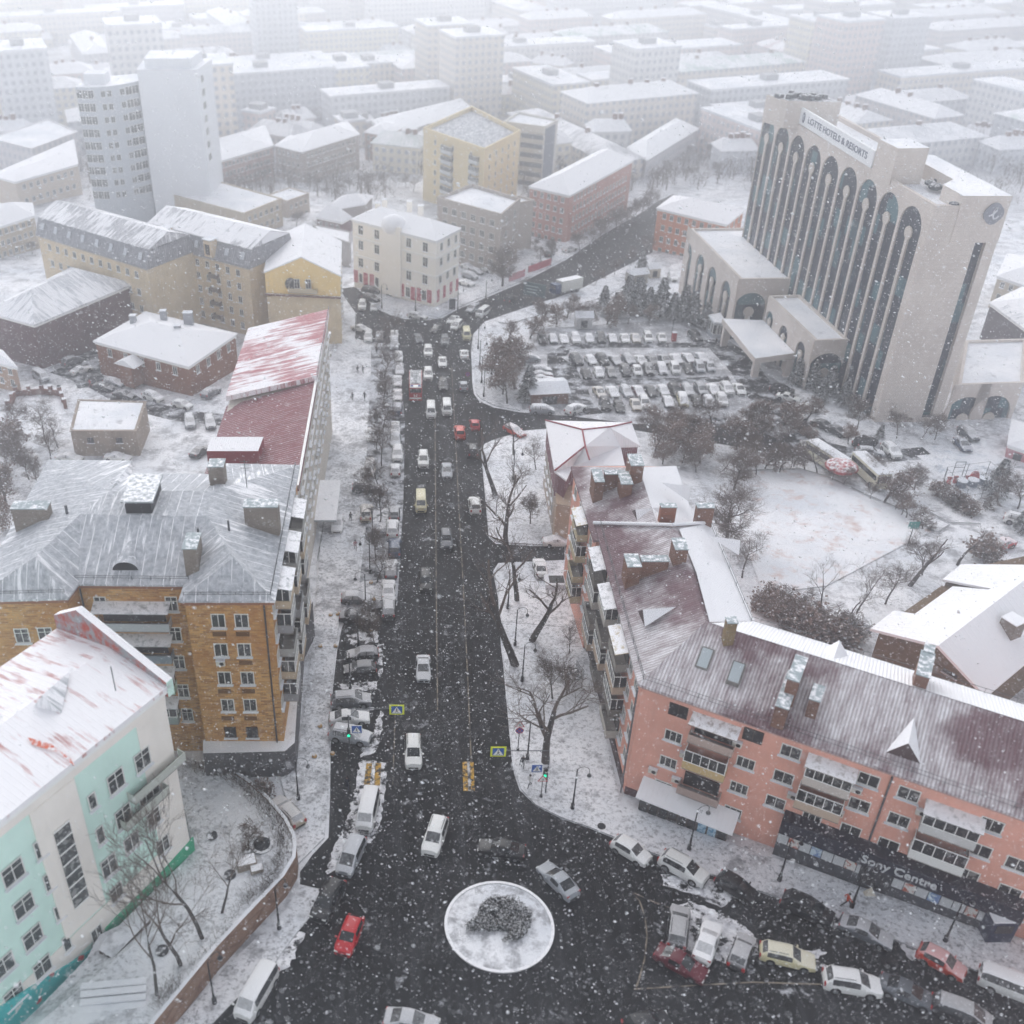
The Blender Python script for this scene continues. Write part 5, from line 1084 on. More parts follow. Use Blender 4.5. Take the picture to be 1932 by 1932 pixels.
def farwall(h, k=0):
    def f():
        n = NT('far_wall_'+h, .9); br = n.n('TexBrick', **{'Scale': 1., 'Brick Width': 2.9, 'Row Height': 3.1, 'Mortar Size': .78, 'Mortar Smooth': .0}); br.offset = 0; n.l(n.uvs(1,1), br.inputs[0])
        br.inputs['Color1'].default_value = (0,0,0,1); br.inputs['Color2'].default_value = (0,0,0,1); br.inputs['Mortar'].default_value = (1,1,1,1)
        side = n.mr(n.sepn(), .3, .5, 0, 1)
        x = n.mix(n.mr(br.outputs[0], 0, 1), (.42,.43,.46,1), n.mix(.45, n.mix(n.mr(n.noise(.1,4),.4,.65), srgb(h), tuple(q*.85 for q in srgb(h)[:3])+(1,)), SNOWC))  # windows lightened, walls blended toward snow white: extra haze painted into the colour
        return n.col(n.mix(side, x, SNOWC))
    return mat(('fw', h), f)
# long blocks with many windows farther off
PKB = 'b98a80'
B_('long_pink_block', 'long dusty pink block with grey hipped roof along the far avenue', [(997,351),(1075,369),(1196,302),(1136,281)], (1067,460,370), wallm('b5877c',.15), roofm('8f8f9a',.95,.7,wind=.9), 'hip', 3.2, ((0,1,5,5,15,1.1,1.5,'two'),(1,2,17,5,15,1.1,1.5,'two')))
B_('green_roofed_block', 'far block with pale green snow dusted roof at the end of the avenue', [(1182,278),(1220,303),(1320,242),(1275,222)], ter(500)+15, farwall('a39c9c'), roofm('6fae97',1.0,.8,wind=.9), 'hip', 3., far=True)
B_('orange_apartment_block', 'orange plaster block with pink snowy roofs beyond the small conifers', [(1238,392),(1372,424),(1406,396),(1270,368)], (1232,474,395), wallm('c4805f',.12), roofm('b78a92',1.05,.6,wind=.9), 'hip', 2.6, ((0,1,8,4,13,1.1,1.5,'two'),(1,2,3,4,13,1.1,1.5,'two')))
B_('long_brick_block', 'long reddish block with pale slate roof right of the white tower', [(397,309),(517,274),(500,236),(385,268)], (397,362,309), wallm('a88c84',.15), RW, 'hip', 3., ((0,1,14,4,13,1.1,1.5,'two'),))
B_('long_beige_block', 'long beige block with snowy ridge and dormers left of the green tinted roof', [(569,287),(679,253),(655,228),(545,258)], (569,346,287), wallm('9f948e',.15), RW, 'hip', 3., ((0,1,13,4,13,1.1,1.5,'two'),), far=True)
B_('beige_end_block', 'short beige block linking the reddish and beige long blocks', [(517,274),(569,287),(600,268),(548,254)], (569,346,287), wallm('a59a94',.15), RW, 'hip', 2., ((0,1,5,4,13,1.1,1.5,'two'),), far=True)
B_('teal_roofed_block', 'very long block with faint teal snow dusted roof behind the pale yellow block', [(732,257),(893,207),(925,191),(820,180),(690,222)][:2]+[(870,185),(700,226)], ter(480)+14, wallm('9d948f',.15), roofm('9fc4b8',1.05,.8,wind=.95), 'hip', 3., ((0,1,18,4,13,1.1,1.5,'two'),), far=True)
B_('orange_end_block', 'orange walled block in haze between two long slate roofed blocks', [(686,249),(732,257),(760,240),(712,232)], ter(460)+14, wallm('b09080',.15), RW, 'hip', 2.4, ((0,1,4,4,13,1.1,1.5,'two'),), far=True)
B_('flat_workshop', 'wide flat white roof with aerials behind the beige mansard block', [(313,366),(460,404),(531,376),(397,339)], (460,450,405), wallm('b6a892',.12), SN2, 'flat', par=.3, faces=((1,2,6,2,7,1.2,1.4,'two'),))
B_('flat_annex', 'small flat beige annex right of the wide flat roof', [(506,369),(541,381),(583,366),(547,355)], (541,412,382), wallm('b0a396',.12), SN2, 'flat', par=.3, faces=((1,2,4,2,7,1.,1.3,'two'),))
B_('maroon_house', 'dark maroon house with pyramid roof left of the white corner building', [G5(-40,262),G5(180,308),G5(260,262),G5(40,215)], (646,455,420), brickm('6b3a42','552c34','806a6a',1.3), RW, 'hip', 3., ((0,1,4,2,7,1.1,1.5,'two'),))
B_('low_grey_annex', 'low grey roofed annex in front of the maroon house', [G5(-60,330),G5(0,400),G5(240,480),G5(245,390)], ter(250)+5.5, wallm('a8a4a4',.2), RW, 'flat', par=.25)
B_('hip_roofed_house', 'wide low house with faded grey hipped roof north of the maroon house', [(604,400),(690,385),(705,368),(640,372)], ter(290)+6, wallm('a39a96',.2), roofm('a9a9b0',.95,.9,wind=.9), 'hip', 2.4, far=True)
B_('pink_roofed_depot', 'broad depot with faint pink snow covered roof at the far left', [(-20,330),(28,343),(148,309),(140,262),(-20,290)][:4], (28,395,344), wallm('c2b4a4',.12), roofm('c9a0a4',1.1,.8,wind=.95), 'hip', 1.2, ((1,2,8,2,9,1.3,1.6,'two'),))
B_('beige_row_house', 'beige row house with dormered white roof at the left edge', [(-40,440),(66,406),(62,382),(-20,385)], (30,480,420), wallm('b5a690',.2), RW, 'hip', 3., ((0,1,8,4,12,1.1,1.5,'two'),))
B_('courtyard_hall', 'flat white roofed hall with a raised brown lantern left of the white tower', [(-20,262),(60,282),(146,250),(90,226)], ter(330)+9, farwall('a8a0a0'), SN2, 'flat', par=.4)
B_('dark_mansard_building', 'dark brick block with glazed slate mansard right of the hotel annex', [(1866,570),(1960,640),(2040,600),(1930,540)], (1852,640,572), brickm('5a5054','463e42','6e6668',1.4), roofm('76808e',.8,.9,wind=.7), 'hip', 3.)
B_('pink_gatehouse', 'small pink plaster house with arched openings at the right edge by the snowy court', [(1900,838),(1985,868),(2010,820),(1909,790)], (1897,862,838), wallm('b98088',.12), RW, 'hip', 1.2, ((0,1,2,1,4.4,1.3,2.2,'dark'),))
B_('cream_villa', 'cream house glimpsed between the hotel tower and the right picture edge', [(1880,520),(1960,548),(1990,500),(1900,478)], ter(260)+10, wallm('c4b8a6',.12), RW, 'hip', 2.4, ((0,1,4,3,9,1.,1.4,'two'),))
# far city fading into the snowfall
def inside(p, poly):
    r = False; n = len(poly)
    for i in range(n):
        a, c = poly[i], poly[(i+1) % n]
        if (a[1] > p[1]) != (c[1] > p[1]) and p[0] < (c[0]-a[0])*(p[1]-a[1])/(c[1]-a[1])+a[0]: r = not r
    return r
RDW = [tuple(G(u,v)[:2]) for u, v in main_rd]
random.seed(5); far_n = []
pal = ['c9bba6','b9a8a0','d2d0cc','c4a598','cfc39e','aeb2b8','bcb2ac','a8a4a6','d6c6ae','c2c6ca']
pnm = ['pale cream','dusty brown','off white','faded pink','pale yellow','blue grey','warm grey','dull grey','light peach','cool white']
y = 400.; rows = []
while y < 1050:
    row = []; x = -y*.55
    while x < y*.72:
        wdt = random.uniform(24, 62)*(1+y/1500); dep = random.uniform(13, 22); ang = random.choice([.32, .36, -1.2, .30]) ; hgt = random.choice([9, 12, 15, 15, 18, 21, 16])
        if random.random() < .10: wdt, dep, hgt = 22, 20, random.uniform(28, 42)
        ux = Vector((cos(ang), sin(ang), 0)); uy = Vector((-sin(ang), cos(ang), 0)); c = Vector((x+wdt*.3, y+random.uniform(-9, 9), 0))
        q = [c-ux*wdt/2-uy*dep/2, c+ux*wdt/2-uy*dep/2, c+ux*wdt/2+uy*dep/2, c-ux*wdt/2+uy*dep/2]
        samp = [q[0].lerp(q[1], i/6).lerp(q[3].lerp(q[2], i/6), j/3) for i in range(7) for j in range(4)]
        if not any(inside(s, f) for s in samp for f in FOOT+[RDW]) and not any(inside(s, q) for f in FOOT for s in f):
            row.append((q, hgt, wdt)); FOOT.append([tuple(p[:2]) for p in q]); x += wdt*(.75 if abs(ang) < 1 else .5)+random.uniform(4, 14)
        else: x += 14
    rows.append(row); y += random.uniform(34, 44)*(1+(y-400)/900)
rows2 = []
for ri in range(len(rows)):
    for tr_ in range(70):
        y_ = 400+ri*44+random.uniform(-20, 20); x_ = random.uniform(-.55, .7)*y_; wdt = random.uniform(9, 20); dep = random.uniform(8, 13); ang = random.uniform(-.6, .6); c = Vector((x_, y_, 0)); ux = Vector((cos(ang), sin(ang), 0)); uy = Vector((-sin(ang), cos(ang), 0))
        q = [c-ux*wdt/2-uy*dep/2, c+ux*wdt/2-uy*dep/2, c+ux*wdt/2+uy*dep/2, c-ux*wdt/2+uy*dep/2]; samp = [q[0].lerp(q[1], i/3).lerp(q[3].lerp(q[2], i/3), j/3) for i in range(4) for j in range(4)]
        if len(rows[ri]) < 23 and not any(inside(s, f) for s in samp for f in FOOT+[RDW]) and not any(inside(s, q) for f in FOOT for s in f): rows[ri].append((q, random.choice([5, 6.5, 8, 10]), wdt)); FOOT.append([tuple(p[:2]) for p in q])
roofs = [('b4b9c0', 'white roofed'), ('a9a9b0', 'slate roofed'), ('6f9c8a', 'green roofed'), ('9c6468', 'red roofed'), ('6e7278', 'dark roofed'), ('7f8a92', 'slate roofed')]
from_l = ['leftmost','second from left','third from left','fourth from left','fifth from left','sixth from left','seventh from left','eighth from left','ninth from left','tenth from left','eleventh from left','twelfth from left','thirteenth from left','fourteenth from left','fifteenth from left','sixteenth from left','seventeenth from left','eighteenth from left','nineteenth from left','twentieth from left','twenty-first from left','twenty-second from left','twenty-third from left','twenty-fourth from left']
rown = ['first','second','third','fourth','fifth','sixth','seventh','eighth','ninth','tenth','eleventh','twelfth','thirteenth','fourteenth']
FARB = 0
for ri, row in enumerate(rows):
    row.sort(key=lambda t: prj((t[0][0].x, t[0][0].y, -30))[0]); k = 0
    for (q, hgt, wdt) in row:
        cu, cv = prj(((q[0].x+q[2].x)/2, (q[0].y+q[2].y)/2, -30))
        if cu < -90 or cu > 2040 or cv < -90: continue
        zg = ter(q[0].y); i = random.randrange(10); rf_ = random.choice(roofs) if hgt < 22 else roofs[0]
        lab = f'hazy {pnm[i]} {"tower" if hgt > 24 else "block"}, {from_l[min(k, 23)]} in the {rown[min(ri, 13)]} far row'
        k += 1; b = Bl('distant_tower' if hgt > 24 else 'distant_block', lab, 'building', ((q[0].x+q[2].x)/2, (q[0].y+q[2].y)/2, zg), 'distant buildings fading into the snowfall')
        zE = zg+hgt; mb = MB(); flat = hgt > 20 or random.random() < .35
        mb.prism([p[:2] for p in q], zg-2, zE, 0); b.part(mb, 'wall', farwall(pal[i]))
        if flat:
            mb = MB(); mb.prism([p[:2] for p in inset(q, -.3)], zE, zE+.8, 0); c = (q[0]+q[2])/2; mb2 = MB(); mb2.box((c.x, c.y, zE+1.8), (6, 5, 2.4), 0, fdir(q[0], q[1])); r_ = b.part(mb, 'roof', SN2); b.part(mb2, 'plant_room', [wallm('a8a8aa', .1)], r_)
        else:
            qq = [Vector((p.x, p.y, zE)) for p in inset(q, -.6)]; m0, m1 = (qq[0]+qq[3])/2, (qq[1]+qq[2])/2; r0 = m0.lerp(m1, .14)+Vector((0,0,3.4)); r1 = m0.lerp(m1, .86)+Vector((0,0,3.4))
            b.roof(qq+[r0, r1], [(0,1,5,4), (1,2,5), (2,3,4,5), (3,0,4)], roofm(rf_[0], random.choice([.6, .8, .95]), .9, wind=random.choice([.3, .5, .8])), .3)
            for t_ in random.sample((.2, .35, .5, .65, .8), random.randint(1, 4)): b.chim(m0.lerp(m1, t_)+Vector((0,0,3)), (1.6,1.3,random.uniform(1.2,2.2)))
        FARB += 1
print('far', FARB)
# ---------------- vehicles ----------------
CT = {  # half width, stations (y, belt, top) front to rear, wheel radius
 'sedan': (.89, [(2.28,.50,.50),(2.2,.68,.70),(1.7,.80,.82),(1.05,.90,.92),(.18,.93,1.38),(-.25,.94,1.44),(-.85,.95,1.40),(-1.62,.97,1.01),(-2.15,.93,.96),(-2.3,.62,.62)], .32),
 'hatchback': (.86, [(1.95,.52,.52),(1.87,.72,.74),(1.4,.86,.89),(.95,.92,.96),(.3,.95,1.44),(-.3,.96,1.52),(-1.35,.99,1.46),(-1.75,1.0,1.08),(-1.92,.85,.88),(-1.97,.6,.6)], .31),
 'estate car': (.89, [(2.3,.52,.52),(2.2,.72,.74),(1.7,.84,.87),(1.02,.92,.95),(.3,.95,1.42),(-.3,.96,1.50),(-1.75,.98,1.45),(-2.12,.99,1.05),(-2.28,.85,.88),(-2.33,.6,.6)], .33),
 'off-roader': (.93, [(2.3,.6,.6),(2.22,.90,.93),(1.75,1.0,1.04),(1.28,1.06,1.1),(.45,1.08,1.62),(-.1,1.09,1.74),(-1.75,1.1,1.70),(-2.12,1.12,1.2),(-2.28,1.0,1.02),(-2.33,.65,.65)], .38),
 'people carrier': (.90, [(2.25,.55,.55),(2.18,.80,.83),(1.85,.95,1.0),(1.6,1.02,1.07),(.65,1.05,1.66),(-.1,1.06,1.76),(-1.8,1.07,1.72),(-2.15,1.08,1.25),(-2.28,.95,.98),(-2.32,.6,.6)], .33),
 'minibus': (.93, [(2.5,.6,.6),(2.46,.95,1.0),(2.3,1.08,1.15),(2.1,1.15,1.25),(1.55,1.18,1.85),(.8,1.18,1.98),(-2.1,1.18,1.96),(-2.42,1.2,1.75),(-2.5,1.0,1.05),(-2.52,.6,.6)], .34)}
BLKT = plain('17181a', .85); RIM = plain('8a8c90', .4, .6); HLM = plain('d4d6d4', .2); TLM = plain('a3161a', .35); DARKP = plain('202225', .6)
def carmesh(kind):
    hw, st, wr = CT[kind]; n = len(st); L = st[0][0]-st[-1][0]; rows = []
    for i, (y, bl, tp_) in enumerate(st):
        e = min(1, (st[0][0]-y)/.55, (y-st[-1][0])/.55); w_ = hw*(.80+.20*math.sqrt(max(0, e))); cab = tp_ > bl+.2
        if cab: r = [(w_*.92,.24),(w_,.36),(w_*1.0,bl*.72),(w_*.96,bl),(w_*.80,tp_-.09),(w_*.70,tp_-.015),(w_*.38,tp_+.015),(0,tp_+.02)]
        else: r = [(w_*.92,.24),(w_,.36),(w_,min(bl-.06,bl*.8)),(w_*.97,bl-.045),(w_*.88,bl),(w_*.72,tp_+.005),(w_*.4,tp_+.02),(0,tp_+.03)]
        rows.append((y, r, cab))
    body, glass = MB(), MB(); m = 8
    for s_ in (1, -1):
        for i in range(n-1):
            (y0, a, ca), (y1, c, cb) = rows[i], rows[i+1]
            for j in range(m-1):
                q = [(s_*a[j][0], y0, a[j][1]), (s_*c[j][0], y1, c[j][1]), (s_*c[j+1][0], y1, c[j+1][1]), (s_*a[j+1][0], y0, a[j+1][1])]
                if s_ > 0: q = q[::-1]
                isg = (j == 3 and (ca and cb)) or (j in (5, 6) and (ca != cb)) or (j == 3 and ca != cb and False)
                if isg: 
                    glass.add(q, [(0, 1, 2, 3)])
                else: body.add(q, [(0, 1, 2, 3)], 0, True)
        a = rows[0]; body.add([(s_*p[0], a[0], p[1]) for p in a[1]]+[(0, a[0], a[1][0][1])], [list(range(m+1)) if s_ > 0 else list(range(m+1))[::-1]])
        a = rows[-1]; body.add([(s_*p[0], a[0], p[1]) for p in a[1]]+[(0, a[0], a[1][0][1])], [list(range(m+1))[::-1] if s_ > 0 else list(range(m+1))])
        # wheel arches, sills, pillars, mirrors
        for wy in (L*.29, -L*.30):
            k = 12; ring = [(s_*(hw+.012), wy+(wr+.07)*cos(2*pi*t/k), wr+.02+(wr+.07)*sin(2*pi*t/k)) for t in range(k)]; body.add(ring, [list(range(k)) if s_ > 0 else list(range(k))[::-1]], 1)
        cabs = [r for r in rows if r[2]]
        for yy in ((cabs[0][0]+cabs[-1][0])/2+.12, (cabs[0][0]+cabs[-1][0])/2-.75):
            if yy > cabs[-1][0]+.2: 
                rr = cabs[1][1]; body.add([(s_*rr[3][0]+s_*.012, yy-.05, rr[3][1]), (s_*rr[3][0]+s_*.012, yy+.05, rr[3][1]), (s_*(rr[4][0]+.012), yy+.05, rr[4][1]), (s_*(rr[4][0]+.012), yy-.05, rr[4][1])], [(0, 1, 2, 3)], 1)
        body.box((s_*(hw+.08), cabs[0][0]+.45, cabs[0][1][3][1]+.06), (.2, .12, .14), 0)
        if kind == 'off-roader' or kind == 'estate car': body.tube([(s_*hw*.66, cabs[0][0]-.4, cabs[1][1][6][1]+.03), (s_*hw*.66, cabs[-1][0]+.1, cabs[-1][1][6][1]+.03)], .025, 4, 1)
    body.box((0, st[0][0]+.0, .42), (hw*1.1, .06, .2), 1); body.box((0, st[-1][0]-.0, .40), (hw*1.2, .06, .16), 1); body.box((0, 0, .22), (hw*1.7, L*.9, .1), 1)
    wh = MB(); k = 16
    a = [(x, wr*cos(2*pi*t/k), wr*sin(2*pi*t/k)) for x in (-.11, .11) for t in range(k)]; wh.add(a, [(t, (t+1) % k, k+(t+1) % k, k+t) for t in range(k)], 0, True); wh.add(a[:k], [list(range(k))[::-1]]); wh.add(a[k:], [list(range(k))])
    rim = MB(); rim.add([(.115, wr*.62*cos(2*pi*t/10), wr*.62*sin(2*pi*t/10)) for t in range(10)], [list(range(10))]); rim.add([(-.115, wr*.62*cos(2*pi*t/10), wr*.62*sin(2*pi*t/10)) for t in range(10)], [list(range(10))[::-1]])
    hl = MB(); hl.box((0, 0, 0), (.34, .16, .15), 0); hz_ = st[1][1]-.08; tz = st[-2][1]-.1
    tl = MB(); tl.box((0, 0, 0), (.26, .10, .2 if kind == 'sedan' else .34), 0)
    me = dict(body=body, glass=glass, wh=wh, rim=rim, hl=hl, tl=tl)
    pos = dict(w=[(s_*(hw-.085), wy, wr) for s_ in (1, -1) for wy in (L*.29, -L*.30)], hl=[(s_*hw*.66, st[1][0]-.01, hz_) for s_ in (1, -1)], tl=[(s_*hw*.74, st[-2][0]-.01, tz) for s_ in (1, -1)])
    return me, pos
def sharp(me, a=40):
    try: me.set_sharp_from_angle(angle=radians(a))
    except Exception: pass
    return me
CM = {}
def carm(kind):
    if kind not in CM:
        d, pos = carmesh(kind)
        # weld for smooth shading
        def weld(me):
            import bmesh
            bm = bmesh.new(); bm.from_mesh(me); bmesh.ops.remove_doubles(bm, verts=bm.verts, dist=.0005); bm.to_mesh(me); bm.free(); return me
        parts = dict(body=sharp(weld(d['body'].mesh('body', [WH, DARKP], False)), 38), glass=d['glass'].mesh('windows', [GL], False), wh=d['wh'].mesh('wheel', [BLKT], False), rim=d['rim'].mesh('rim', [RIM], False), hl=d['hl'].mesh('headlight', [HLM], False), tl=d['tl'].mesh('taillight', [TLM], False))
        one = MB()
        def put(mb, mi, off=(0, 0, 0)):
            k = len(one.v); one.v += [(v[0]+off[0], v[1]+off[1], v[2]+off[2]) for v in mb.v]
            for f, m_, s_ in zip(mb.f, mb.m, mb.sm): one.f.append([k+i for i in f]); one.m.append(mi if not isinstance(mi, dict) else mi[m_]); one.sm.append(s_)
        put(d['body'], {0: 0, 1: 2}); put(d['glass'], 1)
        for p in pos['w']: put(d['wh'], 2, p); put(d['rim'], 3, p)
        for p in pos['hl']: put(d['hl'], 4, p)
        for p in pos['tl']: put(d['tl'], 5, p)
        CM[kind] = (parts, pos, sharp(weld(one.mesh('car', [WH, GL, BLKT, RIM, HLM, TLM], False)), 38))
    return CM[kind]
COL = dict(white='dcdcda', silver='989ca2', grey='5c6066', black='17191d', blue='2a3c58', red='b00f1c', maroon='5a1020', cream='cfc7a0', orange='c23c26', beige='a89c88', teal='1c6a74')
def paintm(c, sn):
    def f():
        n = NT('car_paint_'+c, .4); n.b.inputs['Coat Weight'].default_value = .2; n.b.inputs['Coat Roughness'].default_value = .1; n.b.inputs['Specular IOR Level'].default_value = .3
        col = srgb(COL[c]); 
        if sn:
            up = n.mr(n.sepn(), .45-.1*sn, .8); nz = n.mr(n.noise(5, 5, rough=.6), .62-.5*sn, 1.02-.42*sn); nz = n.mr(n.noise(4, 3), .25, .75, min(.9, sn*1.05), min(1., sn*1.25)) if sn > .3 else nz; fct = n.math('MULTIPLY', up, nz); x = n.mix(fct, col, SNOWC); n.l(n.mr(fct, 0, 1, .4, .9), n.b.inputs['Roughness']); n.l(n.mr(fct, 0, 1, .2, 0), n.b.inputs['Coat Weight']); n.col(x)
        else: n.col(col)
        return n.m
    return mat(('cp', c, sn), f)
def cglass(sn):
    def f():
        n = NT('car_glass', .08); n.b.inputs['Specular IOR Level'].default_value = .7; c = (.012, .015, .018, 1)
        if sn: up = n.mr(n.sepn(), .2, .5); nz = n.mr(n.noise(5, 6, rough=.7), .66-.42*sn, .88-.42*sn); nz = n.mr(n.noise(4, 3), .25, .75, sn*.6, min(1., sn*1.1)) if sn > .5 else n.mr(n.noise(4, 3), .3, .8, 0, .25); fct = n.math('MULTIPLY', up, nz); n.l(n.mr(fct, 0, 1, .08, .9), n.b.inputs['Roughness']); n.col(n.mix(fct, c, SNOWC))
        else: n.col(c)
        return n.m
    return mat(('cg', sn), f)
def slopeM(rz, y):
    s_ = S if y < 410 else 0
    return (mathutils.Matrix.Rotation(-math.atan(s_), 3, 'X') @ mathutils.Matrix.Rotation(rz, 3, 'Z')).to_euler()
def setm(o, i, m): o.material_slots[i].link = 'OBJECT'; o.material_slots[i].material = m
TN = {'sedan': 'sedan', 'hatchback': 'hatchback', 'estate car': 'estate_car', 'off-roader': 'off_road_car', 'people carrier': 'people_carrier', 'minibus': 'minibus'}
def car(u, v, hd, kind, color, sn, place, group, near=None, hz=.75, sc=1.):
    p = G(u, v, hz)
    if isinstance(hd, tuple):
        a, c = G(u+hd[0], v+hd[1], hz), G(u-hd[0], v-hd[1], hz); rz = atan2(a.y-c.y, a.x-c.x)-pi/2
    else: rz = radians(hd)
    loc = Vector((p.x, p.y, p.z-hz+.04)); near = (p.y < 128) if near is None else near
    if color in ('black', 'grey') and group in (GA, GS): sn *= .45
    elif color == 'black' or group in (GP_, GS): sn *= .65
    if sn < .25: sn = 0.
    state = {0: '', 1: ' dusted with snow', 2: ' under snow'}[0 if sn < .2 else 1 if sn < .8 else 2]
    label = f'{color} {kind}{state} {place}'
    parts, pos, one = carm(kind); pm, gm = paintm(color, sn), cglass(sn)
    if near:
        t = thing(TN[kind], label, 'van' if kind == 'minibus' else 'car', loc, 0, group); t.rotation_euler = slopeM(rz, p.y); t.scale = (sc,)*3
        o = link('body', parts['body'], t); setm(o, 0, pm); o = link('window_glass', parts['glass'], t); setm(o, 0, gm)
        for q in pos['w']: w_ = link('wheel', parts['wh'], t, q); link('rim', parts['rim'], w_)
        for q in pos['hl']: link('headlight', parts['hl'], t, q)
        for q in pos['tl']: link('taillight', parts['tl'], t, q)
    else:
        t = link(TN[kind], one); t.location = loc; t.rotation_euler = slopeM(rz, p.y); t.scale = (sc,)*3; tag(t, label, 'van' if kind == 'minibus' else 'car', group); setm(t, 0, pm); setm(t, 1, gm)
    return t
GA = 'cars driving along the avenue'; GP_ = 'cars parked along the left side of the avenue'; GS = 'cars parked around the square'; GL_ = 'cars in the hotel car park'
SE, HA, ES, OF, PC, MI = 'sedan', 'hatchback', 'estate car', 'off-roader', 'people carrier', 'minibus'
AV = [
 (813,775,180,MI,'white',.3,'beside another white van, just below the fire engine'),(843,770,180,MI,'white',.3,'on the avenue, right of its twin below the fire engine'),
 (896,800,0,HA,'red',.15,'driving away at the far side road, right of the orange one'),(892,849,0,OF,'black',.2,'driving away close to the right kerb by the side road'),
 (798.7,866.8,180,OF,'white',.3,'coming down the left lane above the cream van'),(843,887,180,SE,'silver',.3,'coming down the middle lane above the grey one'),
 (794,947.5,180,MI,'cream',.3,'coming down the left lane, middle of the avenue'),(896,953,0,OF,'white',.3,'with roof rails driving away near the right kerb'),
 (842,1016,180,ES,'grey',.3,'coming down the middle lane with headlights on'),(803,1096,180,OF,'black',.4,'coming down the left lane in mid avenue'),
 (798.7,1260,180,SE,'silver',.4,'coming down the left lane above the crossing signs'),(780,1418,180,OF,'white',.2,'coming down beside the yellow striped island'),
 (821,1577,(-6,18),OF,'white',.3,'entering the square from the avenue, near its middle'),(947,1601,(-24,-4),SE,'black',.3,'turning across the square above the round island'),
 (1053,1660,(-16,-16),SE,'silver',.2,'leaving the square at the upper right of the round island'),(659,1764,(-9,22),HA,'red',0.,'waiting left of the round island'),
 (807.7,663,180,OF,'white',.3,'with dark sunroof, upper of two in the left lane'),(807.7,706,180,OF,'white',.3,'with dark sunroof, lower of two in the left lane'),
 (834.7,682,180,SE,'white',.3,'between the two sunroof cars, one lane right'),(836,727,180,OF,'black',.2,'with headlights on right of the fire engine'),
 (874.5,727,0,HA,'silver',.3,'driving away in the right lane above the orange one'),(875.7,667,0,SE,'white',.4,'driving away in the right lane near the junction'),
 (839,643,180,OF,'grey',.4,'waiting in the middle lane at the junction'),(880,631,180,MI,'cream',.3,'turning out of the junction at its right side'),
 (861.6,614,(-10,9),PC,'white',.3,'turning in the middle of the junction, lower white one'),(854.6,602.7,(-10,8),SE,'white',.3,'turning in the junction, upper white one'),
 (824,619,(-8,7),SE,'black',.3,'in the middle of the far junction'),(892,581.6,(-10,6),ES,'silver',.4,'arriving at the junction ahead of a white van'),
 (911,590,(-11,8),MI,'white',.3,'arriving at the junction from the far avenue'),(964,564,(9,-6),OF,'black',.4,'driving off on the far avenue past the junction'),
 (788,595.7,(14,2),ES,'white',.6,'at the kerb in front of the white corner building'),(789,639,(8,12),HA,'grey',.4,'turning at the left side of the junction'),
 (681,619,(14,3),SE,'white',.6,'half on the pavement left of the junction')]
for r in AV: car(*r, GA)
random.seed(21)
LP = [
 (662.5,1321,(18,-1),OF,'grey',.7,'nose out, third above the left traffic light'),(659,1353,(18,-1),SE,'white',.7,'nose out, second above the left traffic light'),
 (661,1387,(18,3),OF,'silver',.8,'nose out beside the left traffic light'),(679,1261,(-18,1),HA,'black',.5,'lower of the two dark ones at the snowy bay'),
 (684,1233,(-18,1),HA,'black',1.,'upper of the two dark ones at the snowy bay'),(673.5,1162,(18,0),SE,'black',.5,'alone across the upper bay by the lamp post'),
 (672,1128,(18,0),HA,'grey',1.,'at the top of the nose-out bays'),(733.6,1145.7,0,OF,'black',.9,'nearest of the line along the avenue'),
 (733,1111,0,SE,'white',1.,'second nearest of the line along the avenue'),(737.7,1072,0,ES,'grey',1.,'third nearest of the line along the avenue'),
 (744.5,1033,0,OF,'blue',.4,'fourth nearest of the line along the avenue'),(740.5,997,0,OF,'white',.9,'fifth nearest of the line along the avenue'),
 (744,966.6,0,HA,'grey',.7,'sixth nearest of the line along the avenue'),(636.5,987,180,SE,'white',1.,'alone on the left pavement beside the white facade'),
 (691,966.6,0,OF,'beige',.7,'between the trees left of the cream van'),(750,856,180,OF,'white',.8,'beside the avenue, level with the side road'),
 (746,828.5,180,SE,'silver',.8,'beside the avenue just above another white one'),(746,808,180,HA,'white',.9,'beside the avenue left of the lower white vans'),
 (750,771,0,PC,'blue',.8,'beside the avenue left of the fire engine cab'),(702,819,180,SE,'white',1.,'behind bare trees, level with the side road'),
 (698,883,180,PC,'beige',1.,'behind bare trees below the side road level'),(692.6,920,(14,0),OF,'black',.6,'crosswise behind the bare trees'),
 (746,885,0,HA,'white',1.,'under snowy branches beside the avenue'),(750,744.5,180,SE,'white',.8,'left of the fire engine'),
 (750,718,180,SE,'white',1.,'left of the fire engine ladder'),(754,697,180,ES,'silver',1.,'third below the junction by the left kerb'),
 (752.6,673,180,HA,'white',1.,'second below the junction by the left kerb'),(744,650,180,OF,'silver',.9,'first below the junction by the left kerb'),
 (744,631,180,SE,'white',.9,'at the left corner of the junction'),(716,635,180,HA,'grey',1.,'left of the junction beside a tree'),
 (695,635.5,180,OF,'white',.8,'on the pavement just left of the junction'),(683.5,575.7,180,OF,'white',.6,'at the mouth of the narrow left street'),
 (705.8,579,180,SE,'silver',.6,'beside a white one at the narrow left street'),(700,563,(16,4),OF,'black',.5,'lower of two dark ones by the white corner building'),
 (700,547.6,(16,2),PC,'black',.5,'upper of two dark ones by the white corner building'),
 (694,1529,(-6,26),MI,'white',.8,'parked on the snowy island at the avenue entrance'),(662.5,1615,(-10,22),PC,'silver',.5,'parked behind the white van on the island'),
 (618.6,1699,(-12,22),OF,'black',.35,'parked at the kerb above the red hatchback'),(541,1530,(-12,-12),ES,'beige',.9,'tucked behind the curved garden wall'),
 (484,1873,(-14,24),MI,'white',.9,'parked at the kerb below the retaining wall')]
